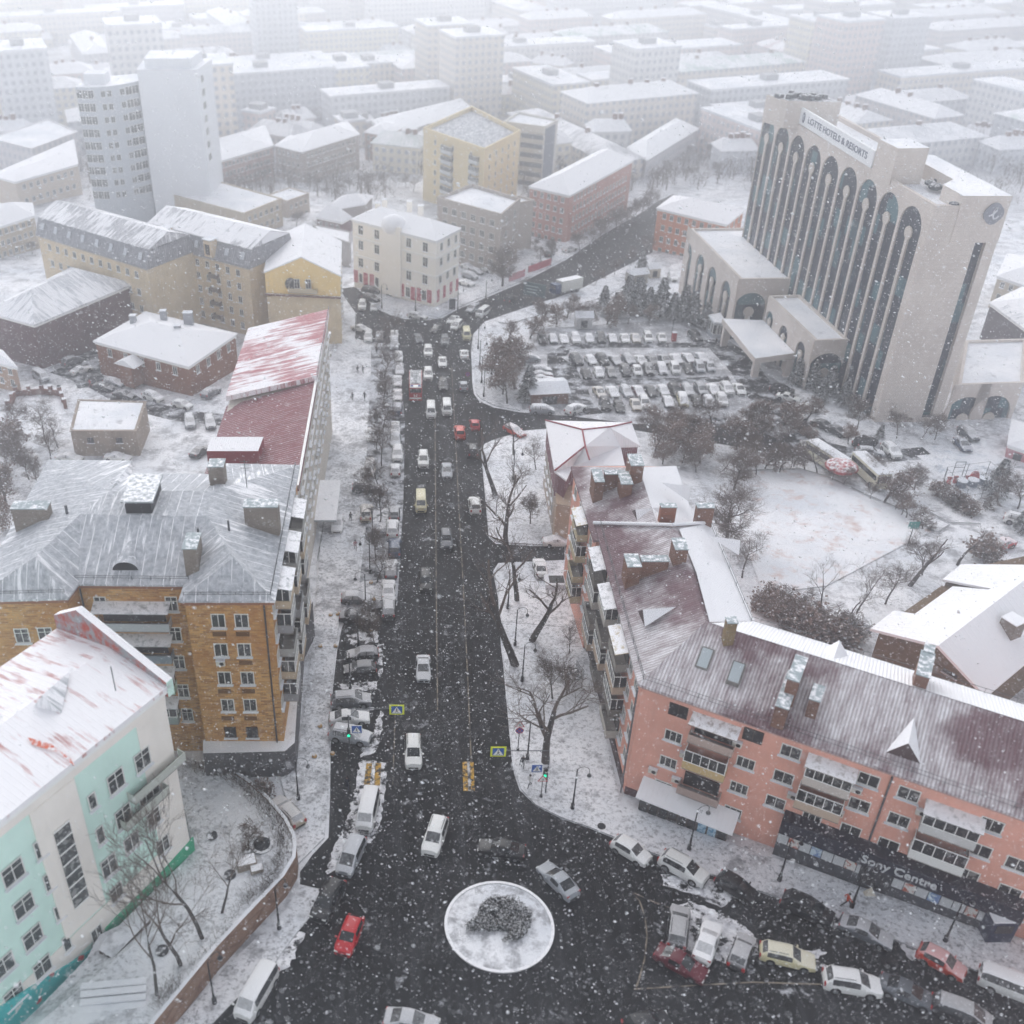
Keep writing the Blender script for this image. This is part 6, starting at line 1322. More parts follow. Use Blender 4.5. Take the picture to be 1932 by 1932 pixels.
for r in LP: car(*r, GP_)
SQ = [
 (1191,1604,(20,12),HA,'white',.5,'at the kerb, first below the salmon corner'),(1290,1638,(22,12),OF,'white',.2,'with black sunroof at the kerb below the shop awning'),
 (1391,1674,(20,12),HA,'black',.4,'at the kerb between two street lamps'),(1524.5,1716,(24,11),OF,'black',.2,'at the kerb behind the orange jacketed walker'),
 (1635,1757,(26,11),SE,'grey',.9,'at the kerb below the shop lettering'),(1778,1814,(22,12),HA,'orange',.6,'at the kerb before the big white van'),
 (1910,1862,(26,10),MI,'white',1.,'at the kerb in the bottom right corner'),(1280,1750,(3,-26),OF,'black',.9,'first from left in the middle parking bay'),
 (1335,1776,(8,-24),SE,'white',1.,'second from left in the middle parking bay'),(1400,1795,(9,-24),HA,'black',1.,'third from left in the middle parking bay'),
 (1285,1817,(24,13),SE,'maroon',.35,'parked across the lower end of the bay'),(1487,1804,(26,6),ES,'cream',.5,'at the right end of the middle parking bay'),
 (1608.5,1855,(24,4),OF,'white',.6,'with red side lettering at the end of the painted line'),(1714,1872,(24,10),SE,'grey',.5,'driving between the white one and the lower edge'),
 (1816,1912,(22,8),PC,'black',.9,'near the bottom right edge of the square'),(1222,1932,(24,-6),HA,'black',.2,'cut by the bottom edge below the round island'),
 (776,1928,(22,4),SE,'grey',.9,'cut by the bottom edge left of the round island')]
for r in SQ: car(*r, GS)
def rowcars(xs, ys, hd, rn, cols, kinds, sns=None):
    for i, x in enumerate(xs):
        y = ys(i, x) if callable(ys) else ys[i]; u, v = f6(x, y); c = cols[i % len(cols)]; k = kinds[i % len(kinds)]
        car(u, v, hd, k, c, random.choice([.45, .6, .85, 1.]) if c != 'black' else random.choice([.3, .4, .5]), f'{from_l[i].replace(" from left", "")} from left in the {rn} car park row' if i else f'leftmost in the {rn} car park row', GL_)
kk = [OF, HA, SE, OF, HA, OF, SE, SE, SE, OF, SE, PC]
rowcars([430,505,580,660,755,835,915,1000,1075,1160,1255], lambda i, x: 1070-i*1.2, (4,10), 'top', ['black','grey','white','white','white','black','grey','white','beige','white','white'], kk)
rowcars([665,765,845,935,1025,1110,1190,1275,1355,1440,1530], lambda i, x: 1214-max(0,i-6)*5, (8,8), 'second', ['black','white','black','grey','grey','white','black','grey','white','grey','silver'], [OF,HA,OF,SE,OF,SE,SE,SE,SE,SE,SE])
rowcars([735,820,905,1005,1085,1165,1255,1345,1440,1515,1590], lambda i, x: 1305-i*4.6, (5,10), 'third', ['black','white','black','black','white','black','grey','white','black','silver','silver'], [SE,HA,SE,PC,HA,OF,PC,PC,SE,PC,HA])
rowcars([825,915,1010,1095,1180,1265,1345,1435,1525,1610,1705,1790], lambda i, x: 1434-i*2, (7,9), 'fourth', ['beige','white','silver','maroon','black','white','black','grey','grey','white','white','white'], [SE,SE,ES,SE,SE,HA,OF,ES,OF,SE,OF,SE])
rowcars([865,960,1075,1135,1300,1400,1500,1580,1670], lambda i, x: [1520,1530,1520,1510,1500,1490,1495,1500,1490][i], (4,10), 'bottom', ['black','black','beige','white','grey','cream','black','silver','white'], [OF,SE,SE,OF,SE,PC,SE,ES,OF])
for i, (x, y) in enumerate([(340,1205),(415,1285),(422,1312),(430,1343),(455,1385),(485,1412),(500,1445)]):
    u, v = f6(x, y); car(u, v, (16,-1), [PC,OF,SE,SE,ES,SE,SE][i], ['silver','grey','maroon','white','white','white','silver'][i], .85, f'{rown[i]} from top in the left car park column', GL_)
OT = [(*f6(660,1553),(12,-5),OF,'white',.8,'alone at the car park exit lane'),(*f6(430,1558),(14,0),PC,'silver',1.,'by the red-roofed house end of the car park'),(*f6(1485,1050),(8,6),OF,'black',.1,'on the ramp by the hotel entrance kiosk'),(*f6(1330,640),(6,8),OF,'white',.8,'behind the conifers beside the podium'),
 (1476,736,(14,2),OF,'black',.3,'in front of the podium conifers beside a white coupe'),(1488,749,(14,3),SE,'white',.2,'with a dark roof panel near the podium conifers'),(1524,771,(13,-2),OF,'white',.5,'second of three white ones right of the hotel drive'),(1501,789,(13,-2),OF,'white',.4,'with red light at the hotel drive'),
 (1554,801,(14,5),SE,'black',.5,'left of two dark ones before the tower'),(1580,812,(14,6),SE,'black',.5,'right of two dark ones before the tower'),(1633,834,(13,-3),OF,'black',.3,'above the silver estate before the tower'),(1642,852,(14,1),ES,'silver',.5,'below a dark car before the tower'),(1682,850,(9,8),OF,'white',.7,'right of the silver estate before the tower'),
 (1827.6,818,(11,8),OF,'grey',.6,'upper of the two by the snowy court'),(1817,838,(9,9),SE,'blue',.5,'lower of the two by the snowy court'),(1525,843,(6,9),SE,'white',.8,'at the edge of the tree belt above the field'),(1549,861,(10,9),OF,'white',.9,'next to the tree belt above the field'),
 (1890,1026,(-14,4),SE,'red',.7,'parked near the steps at the right picture edge'),(1927,983,(12,3),OF,'white',.8,'cut by the right picture edge'),
 (1053.5,1021,(14,0),SE,'white',1.,'in the alley mouth beside the salmon building'),(1019,1070,0,SE,'white',.5,'on the right pavement below the alley'),(971,812,(10,5),ES,'orange',.8,'among the street trees at the side road'),
 (883,502,(12,4),SE,'white',1.,'first from left beside the grey office'),(880,533,(12,3),SE,'white',1.,'nearest the white corner building beside the grey office'),(887,520,(12,3),PC,'silver',1.,'second nearest beside the grey office'),(900,512,(12,4),HA,'grey',1.,'in the middle of the cluster by the grey office'),(918,507,(12,4),SE,'white',1.,'rightmost of the cluster by the grey office'),
 (1015,495,(11,-5),SE,'silver',.8,'on the far avenue pavement near red banners'),(1037,478,(8,-6),OF,'black',.5,'under trees by the long pink block'),(1075,470,(12,-3),OF,'white',.8,'at the kerb by the long pink block')]
for r in OT: car(*r, 'cars parked beyond the avenue')
YD = [(77,710,(12,8),MI,'silver',.6,'in the yard beside the brick fence'),(136,681,(14,-5),PC,'grey',.5,'below the dark brick block'),(153,697,(16,-5),SE,'white',.6,'below the dark brick block, nearer'),(196,729,(16,3),SE,'black',.5,'left of the dark pair by the brick house'),(216,721,(16,4),ES,'silver',1.,'at the porch of the brick house'),(234,744,(16,3),SE,'black',.6,'right of the dark pair by the brick house'),
 (289,748.6,(18,6),OF,'white',.8,'long, with roof rails before the brick house'),(344,763,(14,3),HA,'white',.6,'small, right of the roof railed one'),(398,740,(10,-6),OF,'grey',.8,'between the brick house and the crimson roof'),(358,795,(2,14),OF,'silver',.6,'left of two nose down in the snowy yard'),(396,797,(3,14),OF,'grey',.7,'right of two nose down in the snowy yard'),
 (378,850,(8,-5),SE,'black',.6,'behind the streaked roof beside the crimson roof'),(44,861,(14,1),OF,'white',1.,'first from left behind the bare trees'),(131,863,(14,1),SE,'white',1.,'second from left behind the bare trees'),(222,862,(14,1),SE,'white',1.,'third from left behind the bare trees')]
for r in YD: car(*r, 'cars in the courtyards on the left')
# the orange and red off-roader with a pale roof, fire engine, lorry and buses
car(867.6,815,0,OF,'orange',.1,'driving away, square backed, left of the red one', GA)
def bigv(name, label, cat, u, v, hd, build, hz=1.2):
    p = G(u, v, hz); a, c = G(u+hd[0], v+hd[1], hz), G(u-hd[0], v-hd[1], hz); rz = atan2(a.y-c.y, a.x-c.x)-pi/2
    t = thing(name, label, cat, (p.x, p.y, ter(p.y)+.05)); t.rotation_euler = slopeM(rz, p.y)
    for nm, mb, ms in build: link(nm, mb.mesh(nm, ms, True), t)
    wh = carm('minibus')[0]
    ys_ = WHY
    for s_ in (1, -1):
        for y in ys_: w_ = link('wheel', wh['wh'], t, (s_*1.05, y, .48)); w_.scale = (1.4, 1.4, 1.4); link('rim', wh['rim'], w_)
    return t
RDP = plain('a81a22', .4); 
def V(*bx):
    mb = MB()
    for c, d, m, *k in bx: mb.box(c, d, m, 0, *(k or (1.,)))
    return mb
WHY = (2.6, -2.2)
lad = MB()
for x in (-.95, .95): lad.tube([(x, 4.4, 3.35), (x, -4.2, 3.2)], .07, 4)
for i in range(14): lad.tube([(-.3, 2.4-i*.45, 3.25), (.3, 2.4-i*.45, 3.25)], .04, 4)
for x in (-.3, .3): lad.tube([(x, 2.6, 3.25), (x, -3.9, 3.2)], .06, 4)
fe = bigv('fire_engine', 'red and white fire engine with roof ladder coming down the left lane', 'fire engine', 784, 733, (0,20), [
 ('cab', V(((0,3.6,1.25),(2.4,1.7,1.5),0),((0,3.55,2.5),(2.34,1.6,1.0),0,.94),((0,3.6,3.05),(2.1,1.3,.12),1),((0,4.47,1.0),(2.2,.06,.3),1)), [RDP, WH]),
 ('windscreen', V(((0,4.36,2.45),(2.1,.08,.75),0),), [GL]),
 ('body', V(((0,-1.0,1.9),(2.45,7.2,2.3),0),((0,-1.0,1.35),(2.47,7.22,.3),1),((0,-1.,3.08),(2.2,6.9,.06),2)), [RDP, WH, plain('6f7478',.6,snow=.4)]),
 ('roof_ladder', lad, [plain('b4b8ba',.4,.5)]), ('beacon', V(((-.7,3.7,3.2),(.5,.3,.2),0),((.7,3.7,3.2),(.5,.3,.2),0)), [plain('2a4a9c',.3)]),
 ('headlight', V(((-.9,4.47,.95),(.35,.08,.22),0),((.9,4.47,.95),(.35,.08,.22),0)), [HLM])])
# white emblem bars on its cab front
mb = V(((-.25,4.47,1.55),(.14,.03,.5),0),((0,4.47,1.45),(.5,.03,.12),0),((.25,4.47,1.55),(.14,.03,.5),0)); link('emblem', mb.mesh('emblem', [WH]), fe)
WHY = (2.2, -1.8, -2.9)
bigv('box_lorry', 'blue cabbed lorry with a long white box on the far avenue', 'lorry', *f6(590,720), (-18,4), [
 ('cab', V(((0,3.2,1.7),(2.3,1.8,2.3),0,.92),), [plain('2c4468',.4)]), ('windscreen', V(((0,4.0,2.1),(2.0,.2,.8),0),), [GL]), ('cargo_box', V(((0,-1.2,2.1),(2.45,6.6,2.6),0),), [plain('cfcfc8',.6,snow=.9)])])
WHY = (2.6, -2.6)
def busb(roofc): return [('body', V(((0,0,1.75),(2.4,8.6,2.5),0,.97),((0,0,3.02),(2.3,8.4,.1),1)), [plain('d6d2bc',.5), SNW]), ('window', V(((0,0,2.2),(2.43,7.8,.8),0),), [GL]), ('windscreen', V(((0,4.29,2.1),(2.1,.06,1.1),0),), [GL]), ('headlight', V(((-.85,4.32,.9),(.3,.06,.2),0),((.85,4.32,.9),(.3,.06,.2),0)), [HLM])]
bigv('bus', 'cream bus with snowy roof parked among bare trees above the field', 'bus', 1641, 893, (13,12), busb(0))
bigv('bus', 'white bus half hidden by trees at the left of the red awning', 'bus', 1560, 868, (14,9), busb(0))
lb = bigv('banner_truck', 'dark green banner truck with pale lettering on the far avenue', 'lorry', *f6(368,765), (-5,8), [('body', V(((0,0,1.9),(.6,6.,3.0),0),((0,0,.7),(2.2,6.4,.5),1)), [plain('2e4a50',.6), BLK])], 1.5) if False else None
# round island
ci = (G(838.3,1750)+G(1045.7,1750))/2; ci = Vector((ci.x, (G(942,1665.8).y+G(942,1836.3).y)/2, 0)); ci.z = ter(ci.y); R_ = (G(1045.7,1750).x-G(838.3,1750).x)/2
def disc(r, h, n=64): return [(ci.x+r*cos(2*pi*i/n), ci.y+r*sin(2*pi*i/n), -S*(ci.y+r*sin(2*pi*i/n))+h) for i in range(n)]
mb = MB(); a, c, d, e = disc(R_, .0), disc(R_, .2), disc(R_-.28, .2), disc(R_-.28, .12); n = 64
mb.add(a+c+d+e, [f for i in range(n) for f in ((i,(i+1)%n,n+(i+1)%n,n+i),(n+i,n+(i+1)%n,2*n+(i+1)%n,2*n+i),(2*n+i,2*n+(i+1)%n,3*n+(i+1)%n,3*n+i))]); tag(mb.obj('kerb', plain('9c9da0',.8,snow=.9)), kind='structure')
mb = MB(); rr = [disc(R_*k, .12+.30*(1-k)) for k in (.97,.75,.5,.25)]
for k in range(3): mb.add(rr[k]+rr[k+1], [(i,(i+1)%n,n+(i+1)%n,n+i) for i in range(n)], 0, True)
mb.poly(rr[3]); tag(mb.obj('traffic_island', snowm('island', .5, .3, scale=.8)), kind='structure')
# ---------------- trees and shrubs ----------------
BARK = mat('bark', lambda: (lambda n: n.col(n.snow(n.mix(n.noise(5, 4), (.030,.025,.023,1), (.085,.072,.066,1)), .45, .85, .45, 2.5)))(NT('bark', .9)))
TWIG = mat('twig', lambda: (lambda n: n.col(n.snow(n.mix(n.noise(2, 3), (.08,.06,.052,1), (.17,.13,.11,1)), .6, .98, .12, 1.5)))(NT('twigs', .9)))
LEAFB = mat('leafb', lambda: (lambda n: n.col(n.snow(n.mix(n.noise(.9, 4), (.12,.08,.065,1), (.22,.15,.12,1)), .55, .98, .2, 2.5)))(NT('withered_leaves', .9)))
NEED = mat('need', lambda: (lambda n: n.col(n.snow(n.mix(n.noise(1.2, 4), (.018,.026,.026,1), (.05,.062,.06,1)), .35, .9, .45, 2.)))(NT('needles', .9)))
def grow(seed, h=9., levels=4, spread=.55, kids=4, leafy=0, fork=.45, lean=(0,0), rad=.17, twigw=.011):
    rnd = random.Random(seed); tr, cr = MB(), MB()
    def limb(p, d, L, r, lv, mb):
        n = 4 if lv < 2 else 3; pts = [p]; rs = [r]; q = Vector(p); dd = Vector(d)
        for i in range(n):
            dd = (dd+Vector((rnd.gauss(0,.13), rnd.gauss(0,.13), rnd.gauss(.03,.07)))).normalized(); q = q+dd*L/n; pts.append(q.copy()); rs.append(max(twigw, r*(1-(i+1)/n*.5)))
        mb.tube(pts, rs, 7 if lv == 0 else 5 if lv == 1 else 3, 0, lv < 2, cap=False)
        if lv >= levels:
            if leafy:
                for k in range(leafy):
                    c = pts[rnd.randint(1, n)]+Vector((rnd.gauss(0,.22), rnd.gauss(0,.22), rnd.gauss(0,.22))); s_ = rnd.uniform(.06,.13); a = Vector((rnd.gauss(0,1), rnd.gauss(0,1), rnd.gauss(0,1))).normalized(); e = a.cross(Vector((.3,.5,.8))).normalized()
                    mb.add([c-a*s_, c+e*s_, c+a*s_, c-e*s_], [(0,1,2,3)], 1)
            return
        nk = kids+(1 if lv else 0)+rnd.randint(-1, 1)+(1 if lv == levels-1 else 0)
        for k in range(nk):
            t = rnd.uniform(fork if lv == 0 else .25, 1.); i = min(n-1, int(t*n)); b_ = pts[i].lerp(pts[i+1], t*n-i)
            az = rnd.uniform(0, 2*pi) if lv else 2*pi*k/nk+rnd.uniform(-.5,.5); out = Vector((cos(az), sin(az), 0)); out = (out-dd*out.dot(dd)); out.normalize()
            nd = (dd*(1-spread*rnd.uniform(.7,1.2))+out*spread*1.5*rnd.uniform(.7,1.1)+Vector((0,0,.22))).normalized()
            limb(b_, nd, L*rnd.uniform(.5,.74), max(twigw, rs[i]*.58), lv+1, cr)
        if lv == 0: limb(pts[-1], dd, L*.6, rs[-1]*.9, 1, cr)
    limb(Vector((0,0,-.2)), Vector((lean[0], lean[1], 1)).normalized(), h*.5, rad, 0, tr)
    zmax = max(v[2] for v in cr.v)
    return tr.mesh('trunk', [BARK], False), cr.mesh('crown', [TWIG, LEAFB], False), zmax
PROTO = {}
def proto(k):
    if k not in PROTO:
        sp = dict(bare0=dict(seed=3, kids=5), bare1=dict(seed=8, spread=.65, kids=5), bare2=dict(seed=14, h=8.5, spread=.5, kids=6), tall0=dict(seed=23, h=12, kids=3, fork=.5, spread=.42), tall1=dict(seed=31, h=12, kids=3, fork=.55, spread=.38, lean=(.12,0)),
                  poll0=dict(seed=40, h=10, kids=2, levels=4, fork=.6, spread=.5, rad=.26, lean=(.18,.05)), poll1=dict(seed=44, h=10, kids=2, levels=4, fork=.55, spread=.42, rad=.28, lean=(-.2,.0)), poll2=dict(seed=47, h=10, kids=3, levels=4, fork=.45, spread=.5, rad=.3, lean=(.05,0)),
                  big0=dict(seed=52, h=12, kids=6, levels=4, spread=.72, fork=.35, rad=.3), leaf0=dict(seed=60, h=7, kids=4, leafy=3, spread=.6, fork=.3), leaf1=dict(seed=66, h=7, kids=4, leafy=4, spread=.55, fork=.3), leaf2=dict(seed=71, h=6, kids=4, leafy=2, spread=.65, fork=.3),
                  bush0=dict(seed=80, h=2.4, levels=3, kids=7, spread=.8, fork=.02, rad=.05, twigw=.012), bush1=dict(seed=85, h=2.2, levels=3, kids=8, spread=.7, fork=.02, rad=.05, leafy=1, twigw=.012))[k]
        PROTO[k] = grow(**sp)
    return PROTO[k]
def conifer(seed):
    rnd = random.Random(seed); tr = MB(); tr.tube([(0,0,-.2),(0,0,3),(0,0,8.6)], [.16,.12,.03], 6, cap=False); cr = MB()
    for k in range(1500):
        z = rnd.uniform(.06, 1)**1.0; R = 2.6*(1-z)**.85+.12; zz = .7+z*8.4; az = rnd.uniform(0, 2*pi); lay = .75+.25*sin(z*40+az*2); r = R*math.sqrt(rnd.uniform(.12, 1))*lay
        c = Vector((r*cos(az), r*sin(az), zz-r*.25)); o = Vector((cos(az), sin(az), -.35+rnd.gauss(0,.2))).normalized(); s_ = o.cross(Vector((0,0,1))).normalized(); L = rnd.uniform(.25,.6); w_ = rnd.uniform(.08,.2)
        cr.add([c-s_*w_, c+s_*w_, c+o*L+s_*w_*.3+Vector((0,0,-.05)), c+o*L-s_*w_*.3], [(0,1,2,3)]); cr.add([c-Vector((0,0,w_)), c+o*L, c+Vector((0,0,w_))], [(0,1,2)])
    return tr.mesh('trunk', [BARK], False), cr.mesh('crown', [NEED], False), 9.
TREEN = [0]
def tree(k, u, v, vt, label, group, name=None, cat='tree', rz=None, h=0., wide=1.):
    if k.startswith('con'):
        if k not in PROTO: PROTO[k] = conifer(int(k[3:])+90)
    tr, cr, zm = proto(k) if not k.startswith('con') else PROTO[k]
    b = G(u, v, h) if h < 5 else G(u, v, 0); hh = max(1.2, zat(b, vt)-b.z); s_ = hh/zm; TREEN[0] += 1
    t = thing(name or ('conifer' if k.startswith('con') else 'bare_tree'), label, cat, b, TREEN[0]*2.4 if rz is None else rz, group); t.scale = (s_*wide, s_*wide, s_)
    link('trunk', tr, t); link('crown', cr, t); return t
N_ = rown
GTL = 'street trees left of the avenue'; ks = ['bare0','bare1','bare2','bare0','bare2','bare1']
for i, (u, v, vt) in enumerate([(708,1222,1150),(711,1098,1020),(709,1058,985),(703,1180,1118),(717,985,905),(717,925,858),(690,930,868),(720,880,800),(712,850,790),(722,815,745),(726,775,700),(725,745,680),(726,716,650),(728,680,620),(728,652,596),(745,640,588),(708,820,760)]):
    tree(ks[i % 6], u, v, vt, f'small bare street tree, {N_[i]} nearest in the left avenue row' if i < 14 else ['small bare street tree beside the left corner of the junction','small bare street tree at the tip of the left avenue row','small bare street tree behind the left avenue row, mid way'][i-14], GTL, wide=.8)
GTR = 'street trees right of the avenue'
for i, (k, u, v, vt, rz, pl) in enumerate([('poll1',936,935,800,0,'with tall dark trunk beside the side road corner'),('poll0',969,860,792,0,'forking low behind the tall dark trunk'),('poll2',955,1028,862,1.,'thick and forked near the alley corner'),('poll0',976,1134,985,.4,'leaning right above two lamp posts'),
    ('poll1',1002,1209,1035,2.8,'with long curving black trunk in front of a white sedan'),('poll1',974,1256,1040,.2,'leaning left over the kerb below the alley'),('poll2',1029,1440,1228,0,'with forked trunk beside the right traffic light'),('bare1',1012,888,830,1,'small, beside the red-roofed house'),
    ('bare1',1075,1235,1180,.5,'low and twiggy against the salmon side wall'),('bare2',1000,990,925,.5,'thin, at the alley beside the cream annex'),('bare0',1043,1320,1240,1.5,'low, by the iron steps of the salmon wall')]):
    tree(k, u, v, vt, f'bare tree {pl}', GTR, rz=rz)
GG = 'bare trees in the terrace garden'
for k, u, v, vt, pl in (('tall0',418,1723,1545,'standing farthest right in the terrace garden'),('tall1',383,1772,1458,'tallest of the terrace garden, behind the pair'),('tall0',341,1820,1535,'with thick dark trunk in the middle of the terrace garden'),('tall1',296,1880,1635,'nearest the steps in the terrace garden')):
    tree(k, u, v, vt, f'bare tree {pl}', GG, h=2.5, wide=.8)
tree('bush0', 467, 1590, 1548, 'leafless shrub by the round grating in the terrace garden', None, 'shrub', 'shrub', h=2.3); tree('bush1', 497, 1502, 1468, 'reddish leafless shrub against the dark plinth', None, 'shrub', 'shrub', h=0)
# trees by the car park
GK = 'brown leafed trees around the car park'
for i, (u, v, vt) in enumerate([(957,762,690),(948,745,668),(972,735,655),(937,728,655),(960,705,632),(990,690,628),(940,690,625),(1020,612,562),(1050,612,565),(1085,612,562),(1112,612,566),(1145,612,566),(1185,612,570),(1225,610,572),(1000,640,590),(960,650,600),(1165,602,552),(1070,600,555)]):
    tree(['leaf0','leaf1','leaf2'][i % 3], u, v, vt, f'brown leafed tree, {from_l[i]} around the car park hedge line' if False else f'brown withered tree, {["front left clump","back hedge line"][i > 6 and i not in (14,15)]} of the car park, {N_[i] if i < 14 else ["fifteenth","sixteenth","seventeenth","eighteenth"][i-14]}', GK, 'brown_leafed_tree')
GC = 'snow dusted conifers by the hotel'
for i, (u, v, vt, pl) in enumerate([(996,756,690,'alone left of the parked column in the car park'),(1209,520,474,'dark, standing on the verge left of the orange block'),(1182,590,520,'tall, first of the belt above the car park'),(1203,592,524,'tall, second of the belt above the car park'),(1245,598,525,'tallest one of the belt above the car park'),(1222,596,542,'small, between taller ones of the belt'),(1138,592,540,'narrow, at the left end of the belt'),(1160,596,552,'low, near the left end of the belt'),(1288,603,538,'broad, in front of the podium arches'),(1305,612,550,'broad, right end of the podium belt'),(1268,604,552,'low, between the broad ones of the podium belt'),(1330,622,570,'beside the glazed entrance kiosk'),
    (1501,726,676,'left of the three beside the canopy'),(1530,734,680,'middle of the three beside the canopy'),(1562,744,690,'right of the three beside the canopy'),(1545,758,712,'low, before the three beside the canopy'),(1590,765,715,'at the foot of the dark glass strips'),(1610,785,745,'small, at the foot of the stone tower'),(1659,826,800,'little, on the snow below the tower'),(1875,935,868,'with dark top beside the fenced playground'),(1925,1003,955,'low, at the right picture edge')]):
    tree(f'con{i % 3}', u, v, vt, f'conifer {pl}', GC, wide=1.25)
GFAR = 'bare trees lining the far avenue'
for i, (u, v, vt) in enumerate([(1094,478,432),(1113,466,420),(1132,454,408),(1143,446,400),(1160,438,392),(1172,432,386),(1182,426,380),(1190,420,375),(1200,412,368),(1210,405,360),(1040,492,445),(1022,500,455),(1222,395,352),(1232,386,345),(1190,500,465),(1215,476,440),(1160,520,485),(1122,538,500),(1240,470,430),(1252,440,400),(1262,420,382)]):
    tree(ks[i % 6], u, v, vt, f'misty bare tree, {from_l[i]} along the far avenue' if False else f'misty bare tree beside the far avenue, {["first","second","third","fourth","fifth","sixth","seventh","eighth","ninth","tenth","eleventh","twelfth","thirteenth","fourteenth","fifteenth","sixteenth","seventeenth","eighteenth","nineteenth","twentieth","twenty-first"][i]} of the row', GFAR)
tree('big0', 948, 541, 452, 'wide bare tree leaning over the pavement by the red banners', None)
# belt of trees between the salmon block, the field and the car park
random.seed(77); GB = 'brown trees in the belt above the sports field'; n = 0; cells = []
for j, vv in enumerate((808, 830, 852, 875, 897)):
    for i in range(9):
        u = 1225+i*36+random.uniform(-9, 9)+j*6; v = vv+random.uniform(-6, 6)
        if u > 1520+j*8: continue
        if j == 4 and u < 1300: continue
        if random.random() < .16: continue
        tree(['leaf0','leaf2','bare1','leaf1','bare0'][random.randrange(5)], u, v, v-random.uniform(42, 62), f'brownish tree above the field, {from_l[i]} in the {N_[j]} row', GB, 'brown_leafed_tree', wide=1.15)
GR_ = 'young trees along the upper field kerb'
for i, (u, v, vt) in enumerate([(1443,884,842),(1462,884,846),(1476,884,848),(1491,884,840),(1518,886,848),(1569,907,868),(1592,916,876),(1642,942,905),(1668,949,880),(1690,962,925),(1709,977,936),(1700,972,930)]):
    tree(['leaf2','bare0','leaf0','bare2'][i % 4], u, v, vt, f'young tree, {from_l[i]} along the kerb above the snowy field', GR_)
GD = 'bare trees around the snowy field'
for k, u, v, vt, pl in (('big0',1369,1028,905,'big and spreading beside the salmon roof'),('big0',1385,925,850,'leaning, at the top left of the snowy field'),('bare1',1400,1090,1010,'twiggy, behind the salmon eaves'),('tall0',1549,1156,1050,'left of three below the snowy field'),('tall1',1606,1158,1060,'middle of three below the snowy field'),('tall0',1616,1156,1045,'right of three below the snowy field'),('poll1',1716,1105,990,'long and leaning left of the brick hall'),('bare1',1670,1140,1060,'dense, at the corner of the brick hall'),('bare0',1740,1085,1010,'behind the upper hall roof'),
    ('poll0',1806,1066,985,'crooked, standing alone above the hall roofs'),('bare1',1882,947,875,'right of the fenced playground'),('bare0',1920,960,880,'tall, right picture edge past the playground'),('bare2',1614,812,745,'slim, at the left foot of the stone tower'),('bare0',1692,827,770,'slim, before the blank stone wall'),('bare1',1737,830,775,'slim, at the recessed window strip'),('bare2',1763,830,775,'slim, at the right foot of the tower'),('bare1',1655,905,850,'behind the cream bus'),('bare0',1700,935,872,'between the bus and the playground'),('bare2',1725,925,870,'beside the red brown shrubs of the playground'),('leaf1',1600,838,800,'beside dark parked cars below the tower')):
    tree(k, u, v, vt, f'bare tree {pl}', GD)
GH_ = 'leafless shrubs around the field'
for i, (u, v, vt) in enumerate([(1740,999,958),(1768,935,905),(1785,945,915),(1800,952,922),(1812,960,930),(1826,968,938),(1868,958,928),(1475,1165,1120),(1500,1185,1135),(1525,1195,1140),(1550,1210,1150),(1570,1225,1165),(1595,1200,1150),(1455,1135,1100),(1520,1150,1110),(1440,1150,1115),(1490,1140,1105),(1855,1055,1010),(1870,1065,1025)]):
    tree(['bush0','bush1'][i % 2], u, v, vt, f'reddish leafless shrub, {["alone in the bend of the field path","first of the playground hedge","second of the playground hedge","third of the playground hedge","fourth of the playground hedge","fifth of the playground hedge","by the playground gate steps","first from left in the thicket below the field","second in the thicket below the field","third in the thicket below the field","fourth in the thicket below the field","fifth in the thicket below the field","right end of the thicket below the field","upper left in the thicket below the field","upper middle of the thicket below the field","far left of the thicket below the field","centre of the thicket below the field","left of two above the hall roof","right of two above the hall roof"][i]}', GH_, 'shrub', 'shrub', wide=1.3)
GY = 'bare trees behind the streaked roof'
for i, (u, v, vt) in enumerate([(88,838,758),(30,850,775),(10,900,820),(55,905,835),(95,868,800),(15,960,880),(45,880,800),(70,920,860),(110,845,790),(0,990,920),(25,820,750)]):
    tree(['bare1','leaf2','bare0','bare2'][i % 4], u, v, vt, f'bare tree at the left edge behind the streaked roof, {N_[i]} of the clump', GY)
# hedge along the garden wall
def twigs(mb, p, n, r, h_):
    for k in range(n):
        b_ = p+Vector((random.gauss(0,r), random.gauss(0,r), 0)); t = b_+Vector((random.gauss(0,.3), random.gauss(0,.3), random.uniform(.4,1.)*h_)); mb.tube([b_, b_.lerp(t,.5)+Vector((random.gauss(0,.06),random.gauss(0,.06),0)), t], [.02,.014,.008], 3, 0, cap=False)
mb = MB(); pth = [(352,1444,.3),(420,1462,.4),(455,1482,.7),(490,1512,1.4),(518,1545,2.),(534,1580,2.5),(533,1612,2.7),(515,1650,2.8),(490,1680,2.8),(455,1700,2.8),(430,1745,2.8),(330,1860,2.8),(290,1895,2.8)]
for i in range(len(pth)-1):
    a, c = G(*pth[i]), G(*pth[i+1]); n = int((c-a).length/.22)
    for j in range(n): twigs(mb, a.lerp(c, j/n), 9 if i not in (9,10) else 2, .38, 1.1)
tag(mb.obj('hedge', [mat('hedge', lambda: (lambda n: n.col(n.snow(n.mix(n.noise(1.5,3), (.05,.035,.027,1), (.13,.09,.07,1)), .5,.9,.3,2)))(NT('hedge_twigs',.9)))], uv=False), 'curved brown leafless hedge running inside the garden wall', 'hedge')
